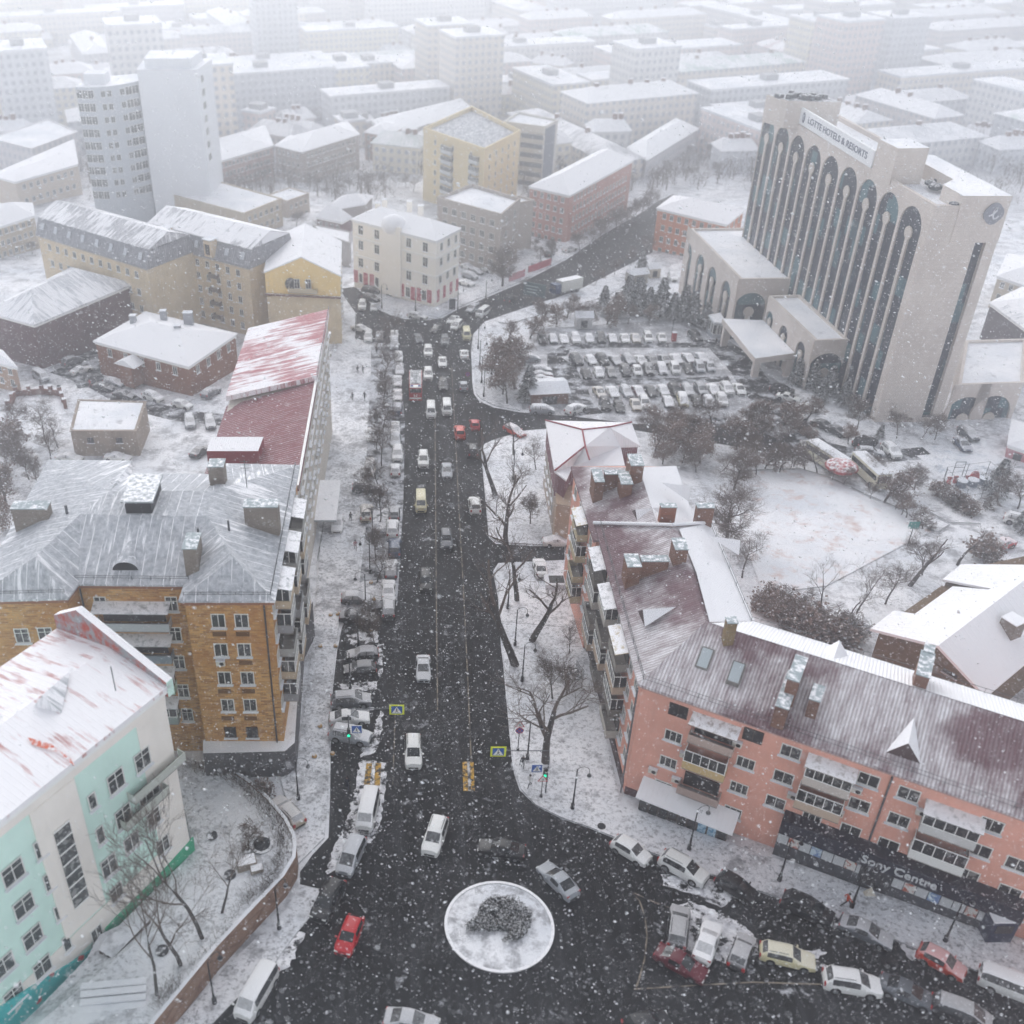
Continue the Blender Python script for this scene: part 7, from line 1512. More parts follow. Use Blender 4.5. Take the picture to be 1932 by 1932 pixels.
# clipped juniper clump on the island
poly = [Vector(G(588.7+x*.3515+.0, 1252.8+y*.3515, .3)[:2]) for x, y in ((815,1400),(880,1380),(900,1310),(960,1265),(1050,1255),(1130,1290),(1180,1360),(1170,1440),(1110,1490),(1040,1502),(1010,1490),(1060,1470),(1040,1440),(980,1440),(900,1440),(830,1450))]
pf = [(p.x, p.y) for p in poly]; mb = MB(); random.seed(9); c0 = sum(poly, Vector((0,0)))/len(poly); nn_ = 0
cl = []
while len(cl) < 75:
    x, y = random.uniform(min(p[0] for p in pf), max(p[0] for p in pf)), random.uniform(min(p[1] for p in pf), max(p[1] for p in pf))
    if inside((x, y), pf): cl.append((x, y, random.uniform(.4,.75)))
while nn_ < 26000:
    x, y, r = random.choice(cl); a = random.uniform(0, 2*pi); ph = math.acos(random.uniform(0, 1)); q = Vector((x+r*sin(ph)*cos(a), y+r*sin(ph)*sin(a), 0))
    if not inside(q, pf): nn_ += 1; continue
    q.z = -S*q.y+.15+(.25+r*1.1*cos(ph)); nm = Vector((sin(ph)*cos(a), sin(ph)*sin(a), cos(ph)+.2)).normalized(); nm = (nm+Vector((random.gauss(0,.5),random.gauss(0,.5),random.gauss(0,.3)))).normalized(); e = nm.cross(Vector((.2,.9,.1))).normalized(); f = nm.cross(e); s_ = random.uniform(.025,.06)
    mb.add([q-e*s_, q+f*s_*1.6, q+e*s_, q-f*s_*.6], [(0,1,2,3)]); nn_ += 1
tag(mb.obj('juniper_clump', [mat('jun', lambda: (lambda n: n.col(n.snow(n.mix(n.noise(2.5,4), (.02,.022,.022,1), (.07,.075,.07,1)), .4,.95,.35,5.)))(NT('juniper',.9)))], uv=False), 'low dark frosted juniper clump growing on the round snowy traffic island', 'shrub')

random.seed(31); GM = 'misty trees between the distant blocks'; k = 0
for (u, v) in [(620,372),(640,366),(660,360),(700,352),(720,350),(745,345),(765,352),(780,362),(600,356),(580,352),(420,340),(450,330),(480,325),(500,345),(620,300),(640,296),(1010,470),(985,545),(1140,360),(1120,372),(1210,330),(1240,345),(1260,330),(1290,320),(1310,335),(1330,312),(1350,330),(1380,320),(1340,300),(1300,300),(760,320),(720,310),(150,420),(120,415),(20,470),(60,480),(560,430),(610,440)]:
    tree(ks[k % 6], u, v, v-random.uniform(24, 34), f'misty bare tree between hazy blocks, {("first second third fourth fifth sixth seventh eighth ninth tenth eleventh twelfth thirteenth fourteenth fifteenth sixteenth seventeenth eighteenth nineteenth twentieth".split()+[f"twenty-{x}" for x in "first second third fourth fifth sixth seventh eighth ninth".split()]+["thirtieth"]+[f"thirty-{x}" for x in "first second third fourth fifth sixth seventh eighth".split()])[k]} of the scattered stand', GM, wide=1.3); k += 1

# far woods and shrubs that read as one mist-grey mass
mb = MB(); random.seed(44); n = 0
while n < 420:
    y = random.uniform(330, 1000); x = random.uniform(-.52, .68)*y; cl_ = random.randint(1, 6)
    if any(inside((x, y), f) for f in FOOT+[RDW]): n += .2; continue
    for k in range(cl_):
        cx_, cy_ = x+random.gauss(0, 7), y+random.gauss(0, 7)
        if any(inside((cx_, cy_), f) for f in FOOT+[RDW]): continue
        hh = random.uniform(5, 9)
        for j in range(46):
            c = Vector((cx_+random.gauss(0, 1.7), cy_+random.gauss(0, 1.7), ter(cy_)+hh*random.uniform(.3, 1.))); d = Vector((random.gauss(0,.6), random.gauss(0,.6), 1)).normalized(); e = d.cross(Vector((random.random(), random.random(), .1))).normalized()*.09
            mb.add([c-d*1.2-e, c-d*1.2+e, c+d*1.2+e*.3, c+d*1.2-e*.3], [(0,1,2,3)])
        mb.tube([(cx_, cy_, ter(cy_)-.3), (cx_, cy_, ter(cy_)+hh*.6)], .2, 4, cap=False)
    n += 1
tag(mb.obj('bare_woods', [TWIG], uv=False), 'mist-grey bare trees scattered between the far blocks', 'woods', kind='stuff')
# ---------------- street lamps, signs, people, small things ----------------
IRON = plain('1d1f24', .45, .3, snow=.25); GLB = plain('b9bcc0', .3)
LH = 5.6
def lampproto():
    pole = MB(); pole.tube([(0,0,-.1),(0,0,.5)], [.22,.18], 8); pole.tube([(0,0,.5),(0,0,.62)], .21, 8); pole.tube([(0,0,.6),(0,0,1.9),(0,0,LH)], [.12,.08,.06], 8); pole.tube([(0,0,1.9),(0,0,2.0)], .12, 8)
    arm = MB(); pts = [(0,0,LH-1.1)]+[(.62-.62*cos(t), 0, LH-.25+.62*sin(t)) for t in [pi*i/9 for i in range(10)]]+[(1.24,0,LH-.6)]; arm.tube(pts, .035, 5); arm.tube([(.1,0,LH-.5),(.35,0,LH-.15),(.55,0,LH-.35),(.4,0,LH-.55)], .025, 4)
    head = MB(); head.tube([(1.24,0,LH-.55),(1.24,0,LH-.72),(1.24,0,LH-.86)], [.06,.17,.24], 8); gl_ = MB(); gl_.sphere((1.24,0,LH-.98), .21, 0, 10, 6, .9)
    return [('pole', pole.mesh('pole', [IRON], False)), ('arm', arm.mesh('arm', [IRON], False)), ('lamp_head', head.mesh('lamp_head', [IRON], False)), ('globe', gl_.mesh('globe', [GLB], False))]
LPP = lampproto()
def lamp(u, v, rz, label, two=False, s_=1., h=.15):
    t = thing('street_lamp', label, 'street lamp', G(u, v, h), rz, 'black street lamps with hooked arms'); t.scale = (s_, s_, s_); hd = None
    for nm, me in LPP:
        if nm == 'globe': link(nm, me, hd); continue
        o = link(nm, me, t)
        if nm == 'lamp_head': hd = o
    if two:
        for nm, me in LPP[1:3]: o = link(nm, me, t); o.rotation_euler = (0,0,pi); hd = o
        link('globe', LPP[3][1], hd)
    return t
for q in [(1080,1525,0,'standing alone on the snowy corner below the salmon wall'),(1300,1602,.3,'before the shop awning on the square'),(1470,1661,.3,'between the awning and the dark shopfront'),(1607,1711,.3,'behind the orange jacketed walker'),(1783,1775,.3,'nearest the right picture edge on the square'),
    (563,1508,0,'at the plinth corner of the brick block',True),(527,1752,.9,'upper of two at the garden wall'),(405,1892,.9,'lower of two at the garden wall'),(958,1148,0,'third below the alley, beside a leaning trunk'),(971.5,1217,0,'between two dark trunks right of the avenue'),(985,1285,0,'left of the iron steps right of the avenue'),(995,1432,0,'behind the right crossing sign'),(968,905,0,'near the side road corner right of the avenue'),
    (703.5,1025,pi,'left pavement, level with the alley'),(698,1080,pi,'left pavement, second below the alley'),(676,1219,pi,'left pavement, beside the snowy nose-out bay'),(690,1148,pi,'left pavement, at the upper nose-out bay'),(661,1300,pi,'left pavement, above the left traffic light'),
    (784,588.6,0,'in front of the white corner building'),(863.5,585,0,'at the right corner of the white corner building'),(720.5,581.6,0,'left front of the white corner building'),(671.8,638,0,'at the left side of the junction'),(902,657.8,0,'first on the right pavement below the junction'),(908.5,722,0,'third on the right pavement below the junction'),(912.7,748,0,'fourth on the right pavement below the junction'),(916.7,565,0,'on the inner corner of the far avenue'),(905,690,0,'second on the right pavement below the junction')]:
    lamp(q[0], q[1], q[2], 'black street lamp '+q[3], len(q) > 4)
BLUE = plain('1b56a8', .4); YEL_ = plain('d8e022', .4); RED_ = plain('b9202a', .4); GRN = None
em = bpy.data.materials.new('lit_green_lamp'); em.use_nodes = True; em.node_tree.nodes['Principled BSDF'].inputs['Emission Color'].default_value = (.0, .75, .35, 1); em.node_tree.nodes['Principled BSDF'].inputs['Emission Strength'].default_value = 1.2; em.node_tree.nodes['Principled BSDF'].inputs['Base Color'].default_value = (0, .4, .2, 1)
SGM = [plain('5c6064', .5, .4), WH, BLUE, YEL_, BLK, em]
def ped(mb, c, s_, mw=1, mb_=4, y=-.03):
    'crosswalk pictogram: white triangle with a walking figure, facing -y'
    x, yy, z = c; mb.add([(x-.40*s_, yy+y, z-.32*s_), (x+.40*s_, yy+y, z-.32*s_), (x, yy+y, z+.38*s_)], [(0,1,2)], mw)
    f = yy+y*1.8
    for (x0, z0, x1, z1, w_) in ((0,.12,0,-.05,.07),(0,-.05,-.12,-.26,.05),(0,-.05,.12,-.26,.05),(0,.08,-.12,-.02,.035),(0,.08,.12,-.02,.035)):
        d = Vector((x1-x0, 0, z1-z0)).normalized(); n_ = Vector((-d.z, 0, d.x))*w_/2*s_; a = Vector((x+x0*s_, f, z+z0*s_)); c_ = Vector((x+x1*s_, f, z+z1*s_)); mb.poly([a-n_, c_-n_, c_+n_, a+n_], mb_)
    mb.poly([(x+.05*s_*cos(2*pi*i/8), f, z+.19*s_+.05*s_*sin(2*pi*i/8)) for i in range(8)], mb_)
def crossing(name, label, base, topv, tip, small, green, side):
    b0 = G(*base, .1); zt = zat(b0, topv); t = Bl(name, label, 'traffic light', b0)
    mb = MB(); mb.tube([b0, (b0.x, b0.y, zt+.2)], .08, 6, 0); tipw = onplane(tip[0], tip[1], (b0.x-9, b0.y-.05, 0), (b0.x+9, b0.y-.05, 0)); 
    mb.tube([(b0.x, b0.y, tipw.z+.0), (tipw.x+side*1.2, b0.y, tipw.z)], .05, 5, 0); mb.tube([(b0.x, b0.y, tipw.z-1.2), (b0.x+(tipw.x-b0.x)*.2, b0.y, tipw.z)], .035, 4, 0); t.part(mb, 'pole', SGM, uv=False)
    mb = MB(); c = Vector((tipw.x, b0.y-.12, tipw.z)); mb.box(c, (1.55, .05, 1.35), 3); mb.box(c-Vector((0, .03, 0)), (1.15, .04, 1.0), 2); ped(mb, (c.x, c.y-.055, c.z), 1.25); t.part(mb, 'crossing_sign', SGM, uv=False)
    s_ = onplane(small[0], small[1], (b0.x-9, b0.y-.25, 0), (b0.x+9, b0.y-.25, 0)); mb = MB(); mb.box(s_, (1.15, .05, 1.15), 1); mb.box(s_-Vector((0, .03, 0)), (1.02, .04, 1.02), 2); ped(mb, (s_.x, s_.y-.055, s_.z), 1.1); t.part(mb, 'blue_sign', SGM, uv=False)
    gq = onplane(green[0], green[1], (b0.x-9, b0.y-.2, 0), (b0.x+9, b0.y-.2, 0)); mb = MB(); mb.box((gq.x, b0.y-.12, gq.z+.35), (.34, .26, 1.05), 4); hs_ = t.part(mb, 'signal_housing', SGM, uv=False); mb = MB(); n = 10
    mb.poly([(gq.x+.15*cos(2*pi*i/n), b0.y-.27, gq.z+.15*sin(2*pi*i/n)) for i in range(n)], 5); mb.tube([(gq.x, b0.y-.25, gq.z), (gq.x, b0.y-.34, gq.z)], .15, 8, 5); t.part(mb, 'signal_lens', SGM, hs_, uv=False)
crossing('traffic_light', 'traffic light pole with yellow framed crossing sign on an arm, left of the avenue', (660,1424), 1352, (748.6,1338), (673,1376), (658,1387), 1)
crossing('traffic_light', 'traffic light pole with yellow framed crossing sign on an arm, right of the avenue', (1029,1497), 1430, (940,1417), (1013,1449.6), (1028,1462.6), -1)
def tri(mb, c, s_):
    x, y, z = c; mb.add([(x-.5*s_, y, z-.42*s_), (x+.5*s_, y, z-.42*s_), (x, y, z+.46*s_)], [(0,1,2)], 0); mb.add([(x-.34*s_, y-.02, z-.32*s_), (x+.34*s_, y-.02, z-.32*s_), (x, y-.02, z+.28*s_)], [(0,1,2)], 1)
    mb.box((x-.06*s_, y-.03, z-.12*s_), (.05*s_, .01, .26*s_), 3); mb.box((x+.06*s_, y-.03, z-.12*s_), (.05*s_, .01, .26*s_), 3)
SG2 = [RED_, WH, BLUE, BLK]
def post(u, v, topv, label, what):
    b0 = G(u, v, .12); zt = zat(b0, topv); t = Bl('road_sign', label, 'road sign', b0); mb = MB(); mb.tube([b0, (b0.x, b0.y, zt)], .05, 5); mb.tube([b0, b0+Vector((0,0,.3))], .16, 6); t.part(mb, 'post', [IRON], uv=False)
    mb = MB()
    if 't' in what: tri(mb, (b0.x, b0.y-.08, zt-.1), 1.1); t.part(mb, 'warning_sign', SG2, uv=False)
    if 'c' in what:
        mb = MB(); z = zt-1.05 if 't' in what else zt-.3; n = 16
        mb.poly([(b0.x+.45*cos(2*pi*i/n), b0.y-.08, z+.45*sin(2*pi*i/n)) for i in range(n)], 0); mb.poly([(b0.x+.36*cos(2*pi*i/n), b0.y-.10, z+.36*sin(2*pi*i/n)) for i in range(n)], 2)
        for a in (pi/4, -pi/4): d = Vector((cos(a), 0, sin(a))); q = Vector((-d.z, 0, d.x))*.04; c = Vector((b0.x, b0.y-.12, z)); mb.poly([c-d*.38-q, c+d*.38-q, c+d*.38+q, c-d*.38+q], 0)
        t.part(mb, 'no_stopping_sign', SG2, uv=False)
post(1020.5,1504,1466,'triangular warning sign on a dark post beside the walker in white', 't'); post(977,1416,1364,'post with a warning triangle above a blue and red round sign', 'tc'); post(881,748,703,'post with a small red and blue round sign on the far right pavement', 'c')
# people: a skeleton of joints grown into one skin
def body(pose, cols):
    J = {'pelvis':(0,0,.95,.13),'waist':(0,0,1.12,.125),'chest':(0,.01,1.36,.15),'neck':(0,.02,1.52,.06),'head':(0,.04,1.63,.085),'crown':(0,.04,1.73,.075)}
    E = [('pelvis','waist'),('waist','chest'),('chest','neck'),('neck','head'),('head','crown')]
    for s_, n_, ph in ((-1,'l',pose),(1,'r',-pose)):
        J['hip'+n_] = (s_*.10,0,.90,.095); J['knee'+n_] = (s_*.11,.20*ph+.04,.50,.065); J['ankle'+n_] = (s_*.11,.36*ph-.04,.09,.045); J['toe'+n_] = (s_*.12,.36*ph+.14,.04,.04)
        J['sh'+n_] = (s_*.19,0,1.43,.07); J['elb'+n_] = (s_*.25,-.16*ph-.02,1.16,.05); J['wr'+n_] = (s_*.25,-.20*ph+.10,.93,.035); J['hand'+n_] = (s_*.25,-.20*ph+.14,.85,.035)
        E += [('pelvis','hip'+n_),('hip'+n_,'knee'+n_),('knee'+n_,'ankle'+n_),('ankle'+n_,'toe'+n_),('chest','sh'+n_),('sh'+n_,'elb'+n_),('elb'+n_,'wr'+n_),('wr'+n_,'hand'+n_)]
    K_ = list(J); me = bpy.data.meshes.new('p'); me.from_pydata([J[k][:3] for k in K_], [(K_.index(a), K_.index(c)) for a, c in E], []); o = bpy.data.objects.new('tmp', me); C.link(o)
    o.modifiers.new('s', 'SKIN'); sv = me.skin_vertices[0].data
    for i, k in enumerate(K_): sv[i].radius = (J[k][3],)*2; sv[i].use_root = k == 'pelvis'
    o.modifiers.new('d', 'SUBSURF').levels = 1; o.modifiers['d'].render_levels = 1
    dg = bpy.context.evaluated_depsgraph_get(); m = bpy.data.meshes.new_from_object(o.evaluated_get(dg)); bpy.data.objects.remove(o); m.name = 'person'
    m.materials.clear()
    for c in cols: m.materials.append(plain(c, .85))
    for p in m.polygons:
        z = p.center.z; x = abs(p.center.x); p.material_index = 2 if z > 1.53 or (x > .2 and z < .9) else 0 if z > .86 else (1 if z > .1 else 3); p.use_smooth = True
    return m
def person(u, v, rz, label, pose=1., cols=('2a2c33','22242a','b58a74','17181a'), hair='231b18', extra=None, sc=1.):
    t = link('person', body(pose, cols)); t.location = G(u, v, .1) if v > 640 else G(u, v, .1); t.rotation_euler = (0,0,rz); t.scale = (sc,)*3; tag(t, label, 'person', 'people walking on the pavements')
    mb = MB(); mb.sphere((0, .02, 1.70), .125, 0, 10, 7, .95); o = link('hair', mb.mesh('hair', [plain(hair, .9)], False), t)
    if extra: mb = MB(); mb.box((.30, .05, .72), (.12, .34, .36), 0); link('bag', mb.mesh('bag', [plain(extra, .8)], False), t)
person(999,1484,2.2,'person in white jacket and dark trousers walking at the right corner of the crossing', cols=('cfcfcf','1d1f26','b58a74','17181a'))
person(986,1448,3.0,'dark clothed person with a bag standing by the lamp above the crossing', .5, extra='1a1b1e'); person(655.5,1489,0.,'person in dark blue coat walking on the slushy lane left of the white van', .6, ('1d2636','1a2440','b58a74','17181a'), sc=1.05)
person(1595,1709,-1.7,'person in orange jacket walking past the dark shopfront', 1.3, ('b8421c','1c1d20','b58a74','17181a'), '1d1a1a')
person(662,985,.2,'person in dark clothes on the left pavement beside the snowed white car', .6); person(670.7,1038,.1,'person in faded pink coat on the left pavement', .8, ('8f5c66','8a7f84','b58a74','3a3034'))
person(675,705,.1,'left one of two dark walkers high on the left pavement', .7); person(685,705,.1,'right one of two dark walkers high on the left pavement', .5, ('4a4c52','26282d','b58a74','17181a')); person(665,756,3.1,'left one of two walkers halfway along the crimson roofed block', .8, extra='6b5a4c'); person(688,755,2.8,'right one of two walkers halfway along the crimson roofed block', .9); person(710.5,668,3.1,'dark walker by the first tree below the junction', .4)
person(1350,652,3.0,'person in black standing at the edge of the hotel drive', .3); person(171,730,2.,'person in bright red coat in the left courtyard', .9, ('a8202c','7c1c26','b58a74','17181a'))
# yellow half-ball bollards
BYL = plain('b98a2e', .6, snow=.5); mb = MB(); mb.sphere((0,0,.12), .26, 0, 12, 7); mb.tube([(0,0,-.05),(0,0,.08)], .3, 12, 1); BM = mb.mesh('ball_bollard', [BYL, KERB], False)
for i, (u, v) in enumerate([(624,1161),(604.5,1220),(633,1220),(593.5,1428),(627.5,1423),(624,1161+.1),(604,1371),(660,1373),(638,1160),(752,1055),(700,1100),(705,1132),(700,1190)]):
    if i in (5, 7, 9): continue
    o = link('ball_bollard', BM, None, G(u, v, .15)); tag(o, ['beside the plinth, highest','left of a pair beside the plinth','right of a pair beside the plinth','lower left near the hooked lamp','lower right near the hooked lamp','','left of the bays, by the kerb','','between plinth and upper nose-out bay','','among tree trunks, upper','among tree trunks, middle','among tree trunks, lower'][i] and 'yellow ball bollard '+['beside the plinth, highest one','left one of a pair beside the plinth','right one of a pair beside the plinth','lower left one near the hooked lamp','lower right one near the hooked lamp','','beside the plinth, just left of the nose-out bays','','between plinth and the upper nose-out bay','','upper one among the street tree trunks','middle one among the street tree trunks','lower one among the street tree trunks'][i], 'bollard', 'yellow ball bollards on the left pavement')
# manholes, boulders, planters
def small(name, label, cat, u, v, h, mb, ms): o = mb.obj(name, ms, uv=False); o.location = G(u, v, h); return tag(o, label, cat)
for (u, v, h, l) in ((400,1577,2.,'oval dark manhole cover highest in the terrace garden'),(434,1651,2.7,'small dark manhole cover beside the boulders'),(306,1794,2.8,'dark manhole cover near the garden steps'),(1126,1995*0+1995 if False else 1990,.2,'')):
    if l: mb = MB(); mb.tube([(0,0,0),(0,0,.12)], .55, 14); small('manhole_cover', l, 'manhole cover', u, v, h-.25, mb, [plain('2c2d31', .7, snow=.3)])
for (u, v, l) in ((1135,1559,'dark round manhole cover on the corner beside the road'),(1327*1.0,1994,'')):
    if l: mb = MB(); mb.tube([(0,0,0),(0,0,.03)], .42, 14); small('manhole_cover', l, 'manhole cover', u, v, .16, mb, [plain('26272a', .7)])
mb = MB(); mb.tube([(0,0,0),(0,0,.05)], 1.1, 16, cap=True); mb.tube([(0,0,.05),(0,0,.12)], .8, 12, 1); small('round_grating', 'round dark grating in the snow under the leafless garden shrub', 'grating', 494, 1593, 2.5, mb, [plain('4b4d52', .8, snow=.6), plain('1f2024', .8)])
for (u, v, s_, l) in ((466,1632,1.,'larger snow topped stone block in the terrace garden'),(485,1643,.65,'smaller snow topped stone block in the terrace garden')):
    mb = MB(); mb.box((0,0,.35*s_), (1.9*s_,1.3*s_,.8*s_), 0, .3, .85); small('stone_block', l, 'stone', u, v, 2.5, mb, [plain('8c8074', .9, snow=1.)])
for (u, v, l) in ((1049,1102,'white edged snowy planter box against the salmon wall'),):
    mb = MB(); mb.box((0,0,.4), (3.2,2.4,.8), 0); mb.box((0,0,.83), (2.,1.5,.1), 1); small('planter_box', l, 'planter', u, v, .1, mb, [SNW, BLK])
mb = MB()
for i in range(9): mb.box((0,-i*.55,.1+i*.3), (2.4,.5,.08), 0)
for s_ in (-1.2, 1.2): mb.tube([(s_,.3,1.1),(s_,-4.6,3.8)], .04, 4); [mb.tube([(s_,-i*.55,.2+i*.3),(s_,-i*.55,1.25+i*.3)], .03, 4) for i in range(9)]
small('iron_steps', 'black iron steps climbing beside the salmon side wall', 'steps', 1068, 1262, .1, mb, [IRON])
# signs and street furniture beyond
mb = MB(); mb.box((0,0,1.6), (1.4,.25,2.6), 0); mb.box((0,0,2.95), (1.5,.3,.12), 1); mb.box((0,-.14,1.7), (1.1,.03,1.6), 2); small('advert_pillar', 'dark advertising panel standing before the white corner building', 'advert panel', 853, 586, .15, mb, [BLK, SNW, plain('4c5058', .5)])
for (u, v, x, l, c) in ((1018,508,9,'faded red banner fence along the far pavement, nearer piece','c0606c'),(975,527,6,'faded pink banner fence along the far pavement, nearest piece','c98a94'),):
    mb = MB(); mb.box((0,0,1.), (x,.1,1.8), 0, .75); [mb.tube([(k*cos(.75),k*sin(.75),0),(k*cos(.75),k*sin(.75),2.1)], .05, 4, 1) for k in (-x/2,0,x/2)]; small('banner_fence', l, 'banner', u, v, .1, mb, [plain(c, .7), METL])
mb = MB(); mb.box((0,0,3.1), (5.5,.3,3.2), 0, -.5); mb.tube([(0,0,0),(0,0,1.6)], .25, 8, 1); bb = small('billboard', 'dark green billboard with pale lettering beside the far avenue', 'billboard', *f6(370,815), 0, mb, [plain('2f4a4e', .6), METL])
tb = Bl.__new__(Bl); tb.o = Vector((0,0,0)); me_t = text('ПЛАЗА', 1.15, (-2.0*cos(-.5)-.20*0, -2.0*sin(-.5)-.30, 3.6), pi/2, -.5, plain('b9c4c4', .5), bb, tb, ext=.02) if False else None
mb = MB()
for k in range(3): mb.box(((-.6)*cos(-.5)-.2*sin(.5)*1, (-.6)*sin(-.5)-.22, 3.9-k*.75), (3.2-k*.4, .04, .22), 0, -.5)
link('pale_strip', mb.mesh('pale_strip', [plain('9fb0b0', .5)], False), bb)
def px2s(u, v): return G(u, v, .1)
# playground cage
pc = [G(*f7(x, y), .1) for x, y in ((1420,1625),(1690,1590),(1755,1650),(1755,1735),(1550,1770),(1420,1640))]
mb = MB()
for i in range(len(pc)):
    a, c = pc[i], pc[(i+1) % len(pc)]; n = max(1, int((c-a).length/3.))
    for j in range(n+1): p = a.lerp(c, j/n); mb.tube([p, p+Vector((0,0,2.4))], .05, 4)
    for z in (.1, 1.2, 2.4): mb.tube([a+Vector((0,0,z)), c+Vector((0,0,z))], .03, 4)
tag(mb.obj('wire_fence', [METL], uv=False), 'light wire fence around the small playground in the park', 'fence')
for i, (x, y) in enumerate(((1530,1665),(1600,1660),(1672,1650))):
    mb = MB(); mb.tube([(0,0,0),(0,0,1.)], [.8,.7], 10, 0); mb.tube([(0,0,1.),(0,0,1.12)], .85, 10, 1); small('grey_bin', f'grey snow capped round play block, {["left","middle","right"][i]} of three in the fenced playground', 'play block', *f7(x, y), .1, mb, [plain('7d8794', .7), SNW])
for i, (x, y) in enumerate(((1615,1612),(1450,1648),(1490,1642),(1565,1640))):
    mb = MB(); mb.box((0,0,.5), (1.6 if i == 0 else .5,.5,1.), 0, 0, .6); mb.box((0,0,1.05), (.7,.3,.2), 1); small('red_play_toy', 'small red play figure, '+['largest one at the back of the playground','leftmost in the playground','second from left in the playground','right of the small ones in the playground'][i], 'play equipment', *f7(x, y), .1, mb, [plain('b04a48', .6, snow=.6), plain('8f3c3c', .6)])
mb = MB(); [mb.tube([(x,0,0),(x,0,2.6)], .06, 4) for x in (-.8,.8)]; mb.tube([(-.8,0,2.6),(.8,0,2.6)], .06, 4); mb.tube([(-.8,0,1.6),(.8,0,1.6)], .05, 4); small('goal_frame', 'narrow metal frame at the back of the fenced playground', 'frame', *f7(1505,1600), .1, mb, [METL])
mb = MB(); mb.tube([(0,0,0),(0,0,3.4)], .07, 5, 1); mb.box((0,0,3.6), (1.5,.1,1.1), 0); small('basketball_hoop', 'teal basketball backboard on a post at the right of the snowy field', 'backboard', 1712, 1030, .1, mb, [plain('3c8a84', .5), METL])
mb = MB(); mb.sphere((0,0,0), 2.6, 0, 14, 8, .3); a = small('red_awning', 'small red domed awning between the two buses', 'awning', 1588, 880, 2.5, mb, [plain('a8383a', .6, snow=.5)])
for i, (u, v, w_, l) in enumerate(((1296,578,4.,'small white roofed hut left of the podium conifers'),(1340,565,3.,'small cream hut right of its white twin near the podium'))):
    pass
def hut(u, v, w_, d_, h_, rz_, wallc, label, name='hut'):
    p = G(u, v); t = thing(name, label, 'hut', p, rz_); mb = MB(); mb.box((0,0,h_/2-.3), (w_,d_,h_+.6), 0); link('wall', mb.mesh('wall', [wallm(wallc, .2)]), t); mb = MB()
    mb.add([(-w_/2-.3,-d_/2-.3,h_),(w_/2+.3,-d_/2-.3,h_),(w_/2+.3,d_/2+.3,h_),(-w_/2-.3,d_/2+.3,h_),(-w_/2-.3,0,h_+1.),(w_/2+.3,0,h_+1.)], [(0,1,5,4),(2,3,4,5),(1,2,5),(3,0,4),(3,2,1,0)]); link('roof', mb.mesh('roof', [SNW]), t)
    mb = MB(); mb.box((0,-d_/2-.03,h_*.45), (w_*.4,.08,h_*.6), 0); link('door', mb.mesh('door', [GL], False), t)
hut(1200,532,4.5,3.5,2.6,.3,'9a948c','small white roofed hut among the dark conifers'); hut(1231,522,3,2.6,2.6,.2,'c4bcae','little cream hut right of the white roofed hut'); hut(*f6(455,1480),7,6,2.6,.1,'7a5c50','brown hut with snowy roof at the lower left of the car park'); hut(*f6(710,985),3.5,3,2.8,0,'b8b8b8','pale cabin behind the top car park row')
mb = MB(); mb.tube([(0,0,0),(0,0,7.)], .07, 5); small('flag_pole', 'thin pale pole at the right end of the top car park row', 'pole', *f6(1320,1065), .1, mb, [METL])
mb = MB(); mb.box((0,0,1.1), (.9,.9,1.9), 0); mb.box((0,0,2.1), (1.,1.,.12), 1); small('barrier_post', 'red barrier post at the right end of the top car park row', 'barrier', *f6(1335,1085), .05, mb, [plain('a83434', .5), SNW])
mb = MB(); mb.box((0,0,1.5), (2.2,2.,3.), 0); mb.box((0,0,3.05), (2.5,2.3,.15), 1); mb.box((0,-1.02,1.9), (1.5,.05,1.), 2); small('newspaper_kiosk', 'small dark blue kiosk with snowy roof against the shopfront at lower right', 'kiosk', *dd(1170,1420), .15, mb, [plain('26324a', .5), SNW, GL])
mb = MB(); mb.add([(-.5,0,0),(.5,0,0),(.5,.5,0),(-.5,.5,0),(0,.25,1.)], [(0,1,4),(1,2,4),(2,3,4),(3,0,4)]); small('folding_sign', 'small pale folding sign on the pavement right of the shop door', 'sign', *dd(485,1215), .15, mb, [plain('c9c2b2', .7)])
mb = MB()
a, c = G(621,935,.15), G(600,1060,.15)
for i in range(8): p = a.lerp(c, i/7); mb.tube([p, p+Vector((0,0,1.))], .04, 4)
for z in (.5, 1.): mb.tube([a+Vector((0,0,z)), c+Vector((0,0,z))], .03, 4)
tag(mb.obj('handrail', [METL], uv=False), 'thin metal handrail along the foot of the long white facade', 'railing')
# steps in the garden corner
mb = MB(); base = G(*px(620,1810), 2.6)
for i in range(9):
    a = -.15+i*.13; mb.box((base.x+i*.1, base.y-1.6-i*.62+3, base.z+.35-i*.12), (5.2,.5,.2), 0, .1)
tag(mb.obj('garden_steps', [SNW]), 'broad snow covered garden steps at the lower left of the terrace garden', 'steps')
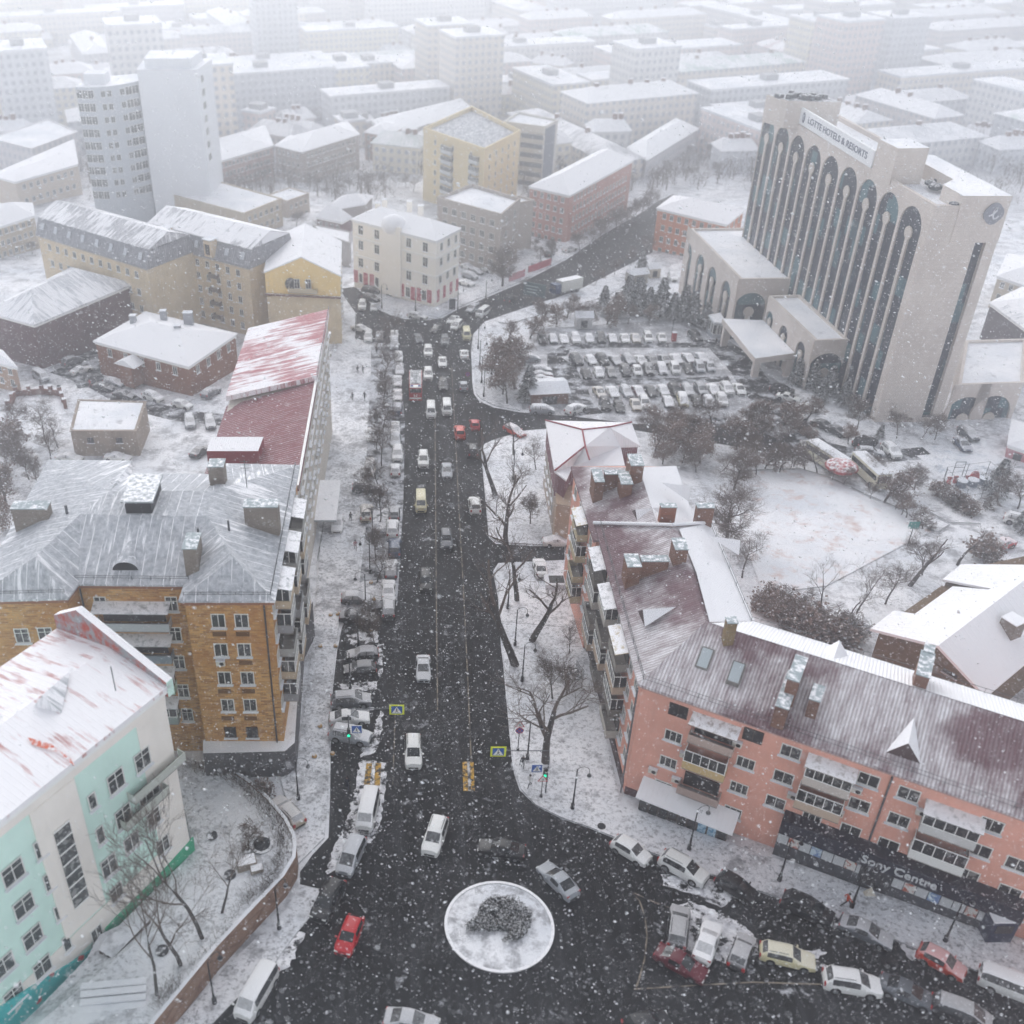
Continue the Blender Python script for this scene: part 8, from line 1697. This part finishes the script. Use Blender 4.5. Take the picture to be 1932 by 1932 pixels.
# wires across the avenue
for i, (p, q, z) in enumerate((((700,640),(905,655),7.5),((690,1020),(1075,1040),8.),((676,1215),(1100,1290),8.5))):
    a, c = G(*p), G(*q); mb = MB(); pts = [a.lerp(c, t/10)+Vector((0,0,z-1.2*4*(t/10)*(1-t/10))) for t in range(11)]; mb.tube(pts, .02, 3, cap=False); tag(mb.obj('overhead_wire', [METL], uv=False), ['thin wire spanning the avenue below the junction','thin wire spanning the avenue at the alley','thin wire spanning the avenue above the crossing signs'][i], 'wire')
# ---------------- falling snow ----------------
random.seed(99); fl = MB(); wind = Vector((.8,.1,-.45)).normalized()
NF = 230000
for k in range(NF):
    d = random.uniform(38**3, 175**3)**(1/3.); u, v = random.uniform(-250, 2180), random.uniform(-250, 2200); r_ = Vector(ray(u, v)).normalized(); p = Vector((0,0,H))+r_*d
    if p.z < ter(p.y)+.3: d *= .7; p = Vector((0,0,H))+r_*d
    s_ = random.lognormvariate(-4.25, .55)*(.55+d/110); L = s_*random.uniform(1.1, 2.2); a = Vector((random.gauss(0,1), random.gauss(0,1), random.gauss(0,1))).normalized()
    w_ = (wind+a*.35).normalized(); e = w_.cross(a).normalized()*s_; f = w_.cross(e).normalized()*s_
    fl.v += [tuple(p-w_*L), tuple(p+e), tuple(p+f), tuple(p-e), tuple(p-f), tuple(p+w_*L)]; b_ = len(fl.v)-6
    for q in ((0,2,1),(0,3,2),(0,4,3),(0,1,4),(5,1,2),(5,2,3),(5,3,4),(5,4,1)): fl.f.append([b_+i for i in q]); fl.m.append(0); fl.sm.append(True)
tag(fl.obj('falling_snow', [plain('e6e7ea', .9)], uv=False), 'dense white snowflakes drifting through the air above the street', 'snowfall', kind='stuff')
# ---------------- air: haze box ----------------
mb = MB(); mb.box((20, 860, (H+2-42)/2), (2600, 2200, H+2+42), 0)
hz = bpy.data.materials.new('haze_air'); hz.use_nodes = True; n_ = hz.node_tree; n_.nodes.remove(n_.nodes['Principled BSDF'])
pv = n_.nodes.new('ShaderNodeVolumePrincipled'); pv.inputs['Color'].default_value = (.93, .945, .98, 1); pv.inputs['Density'].default_value = HAZE; pv.inputs['Anisotropy'].default_value = .88
n_.links.new(pv.outputs[0], n_.nodes['Material Output'].inputs['Volume'])
tag(mb.obj('haze', hz, uv=False), kind='stuff')
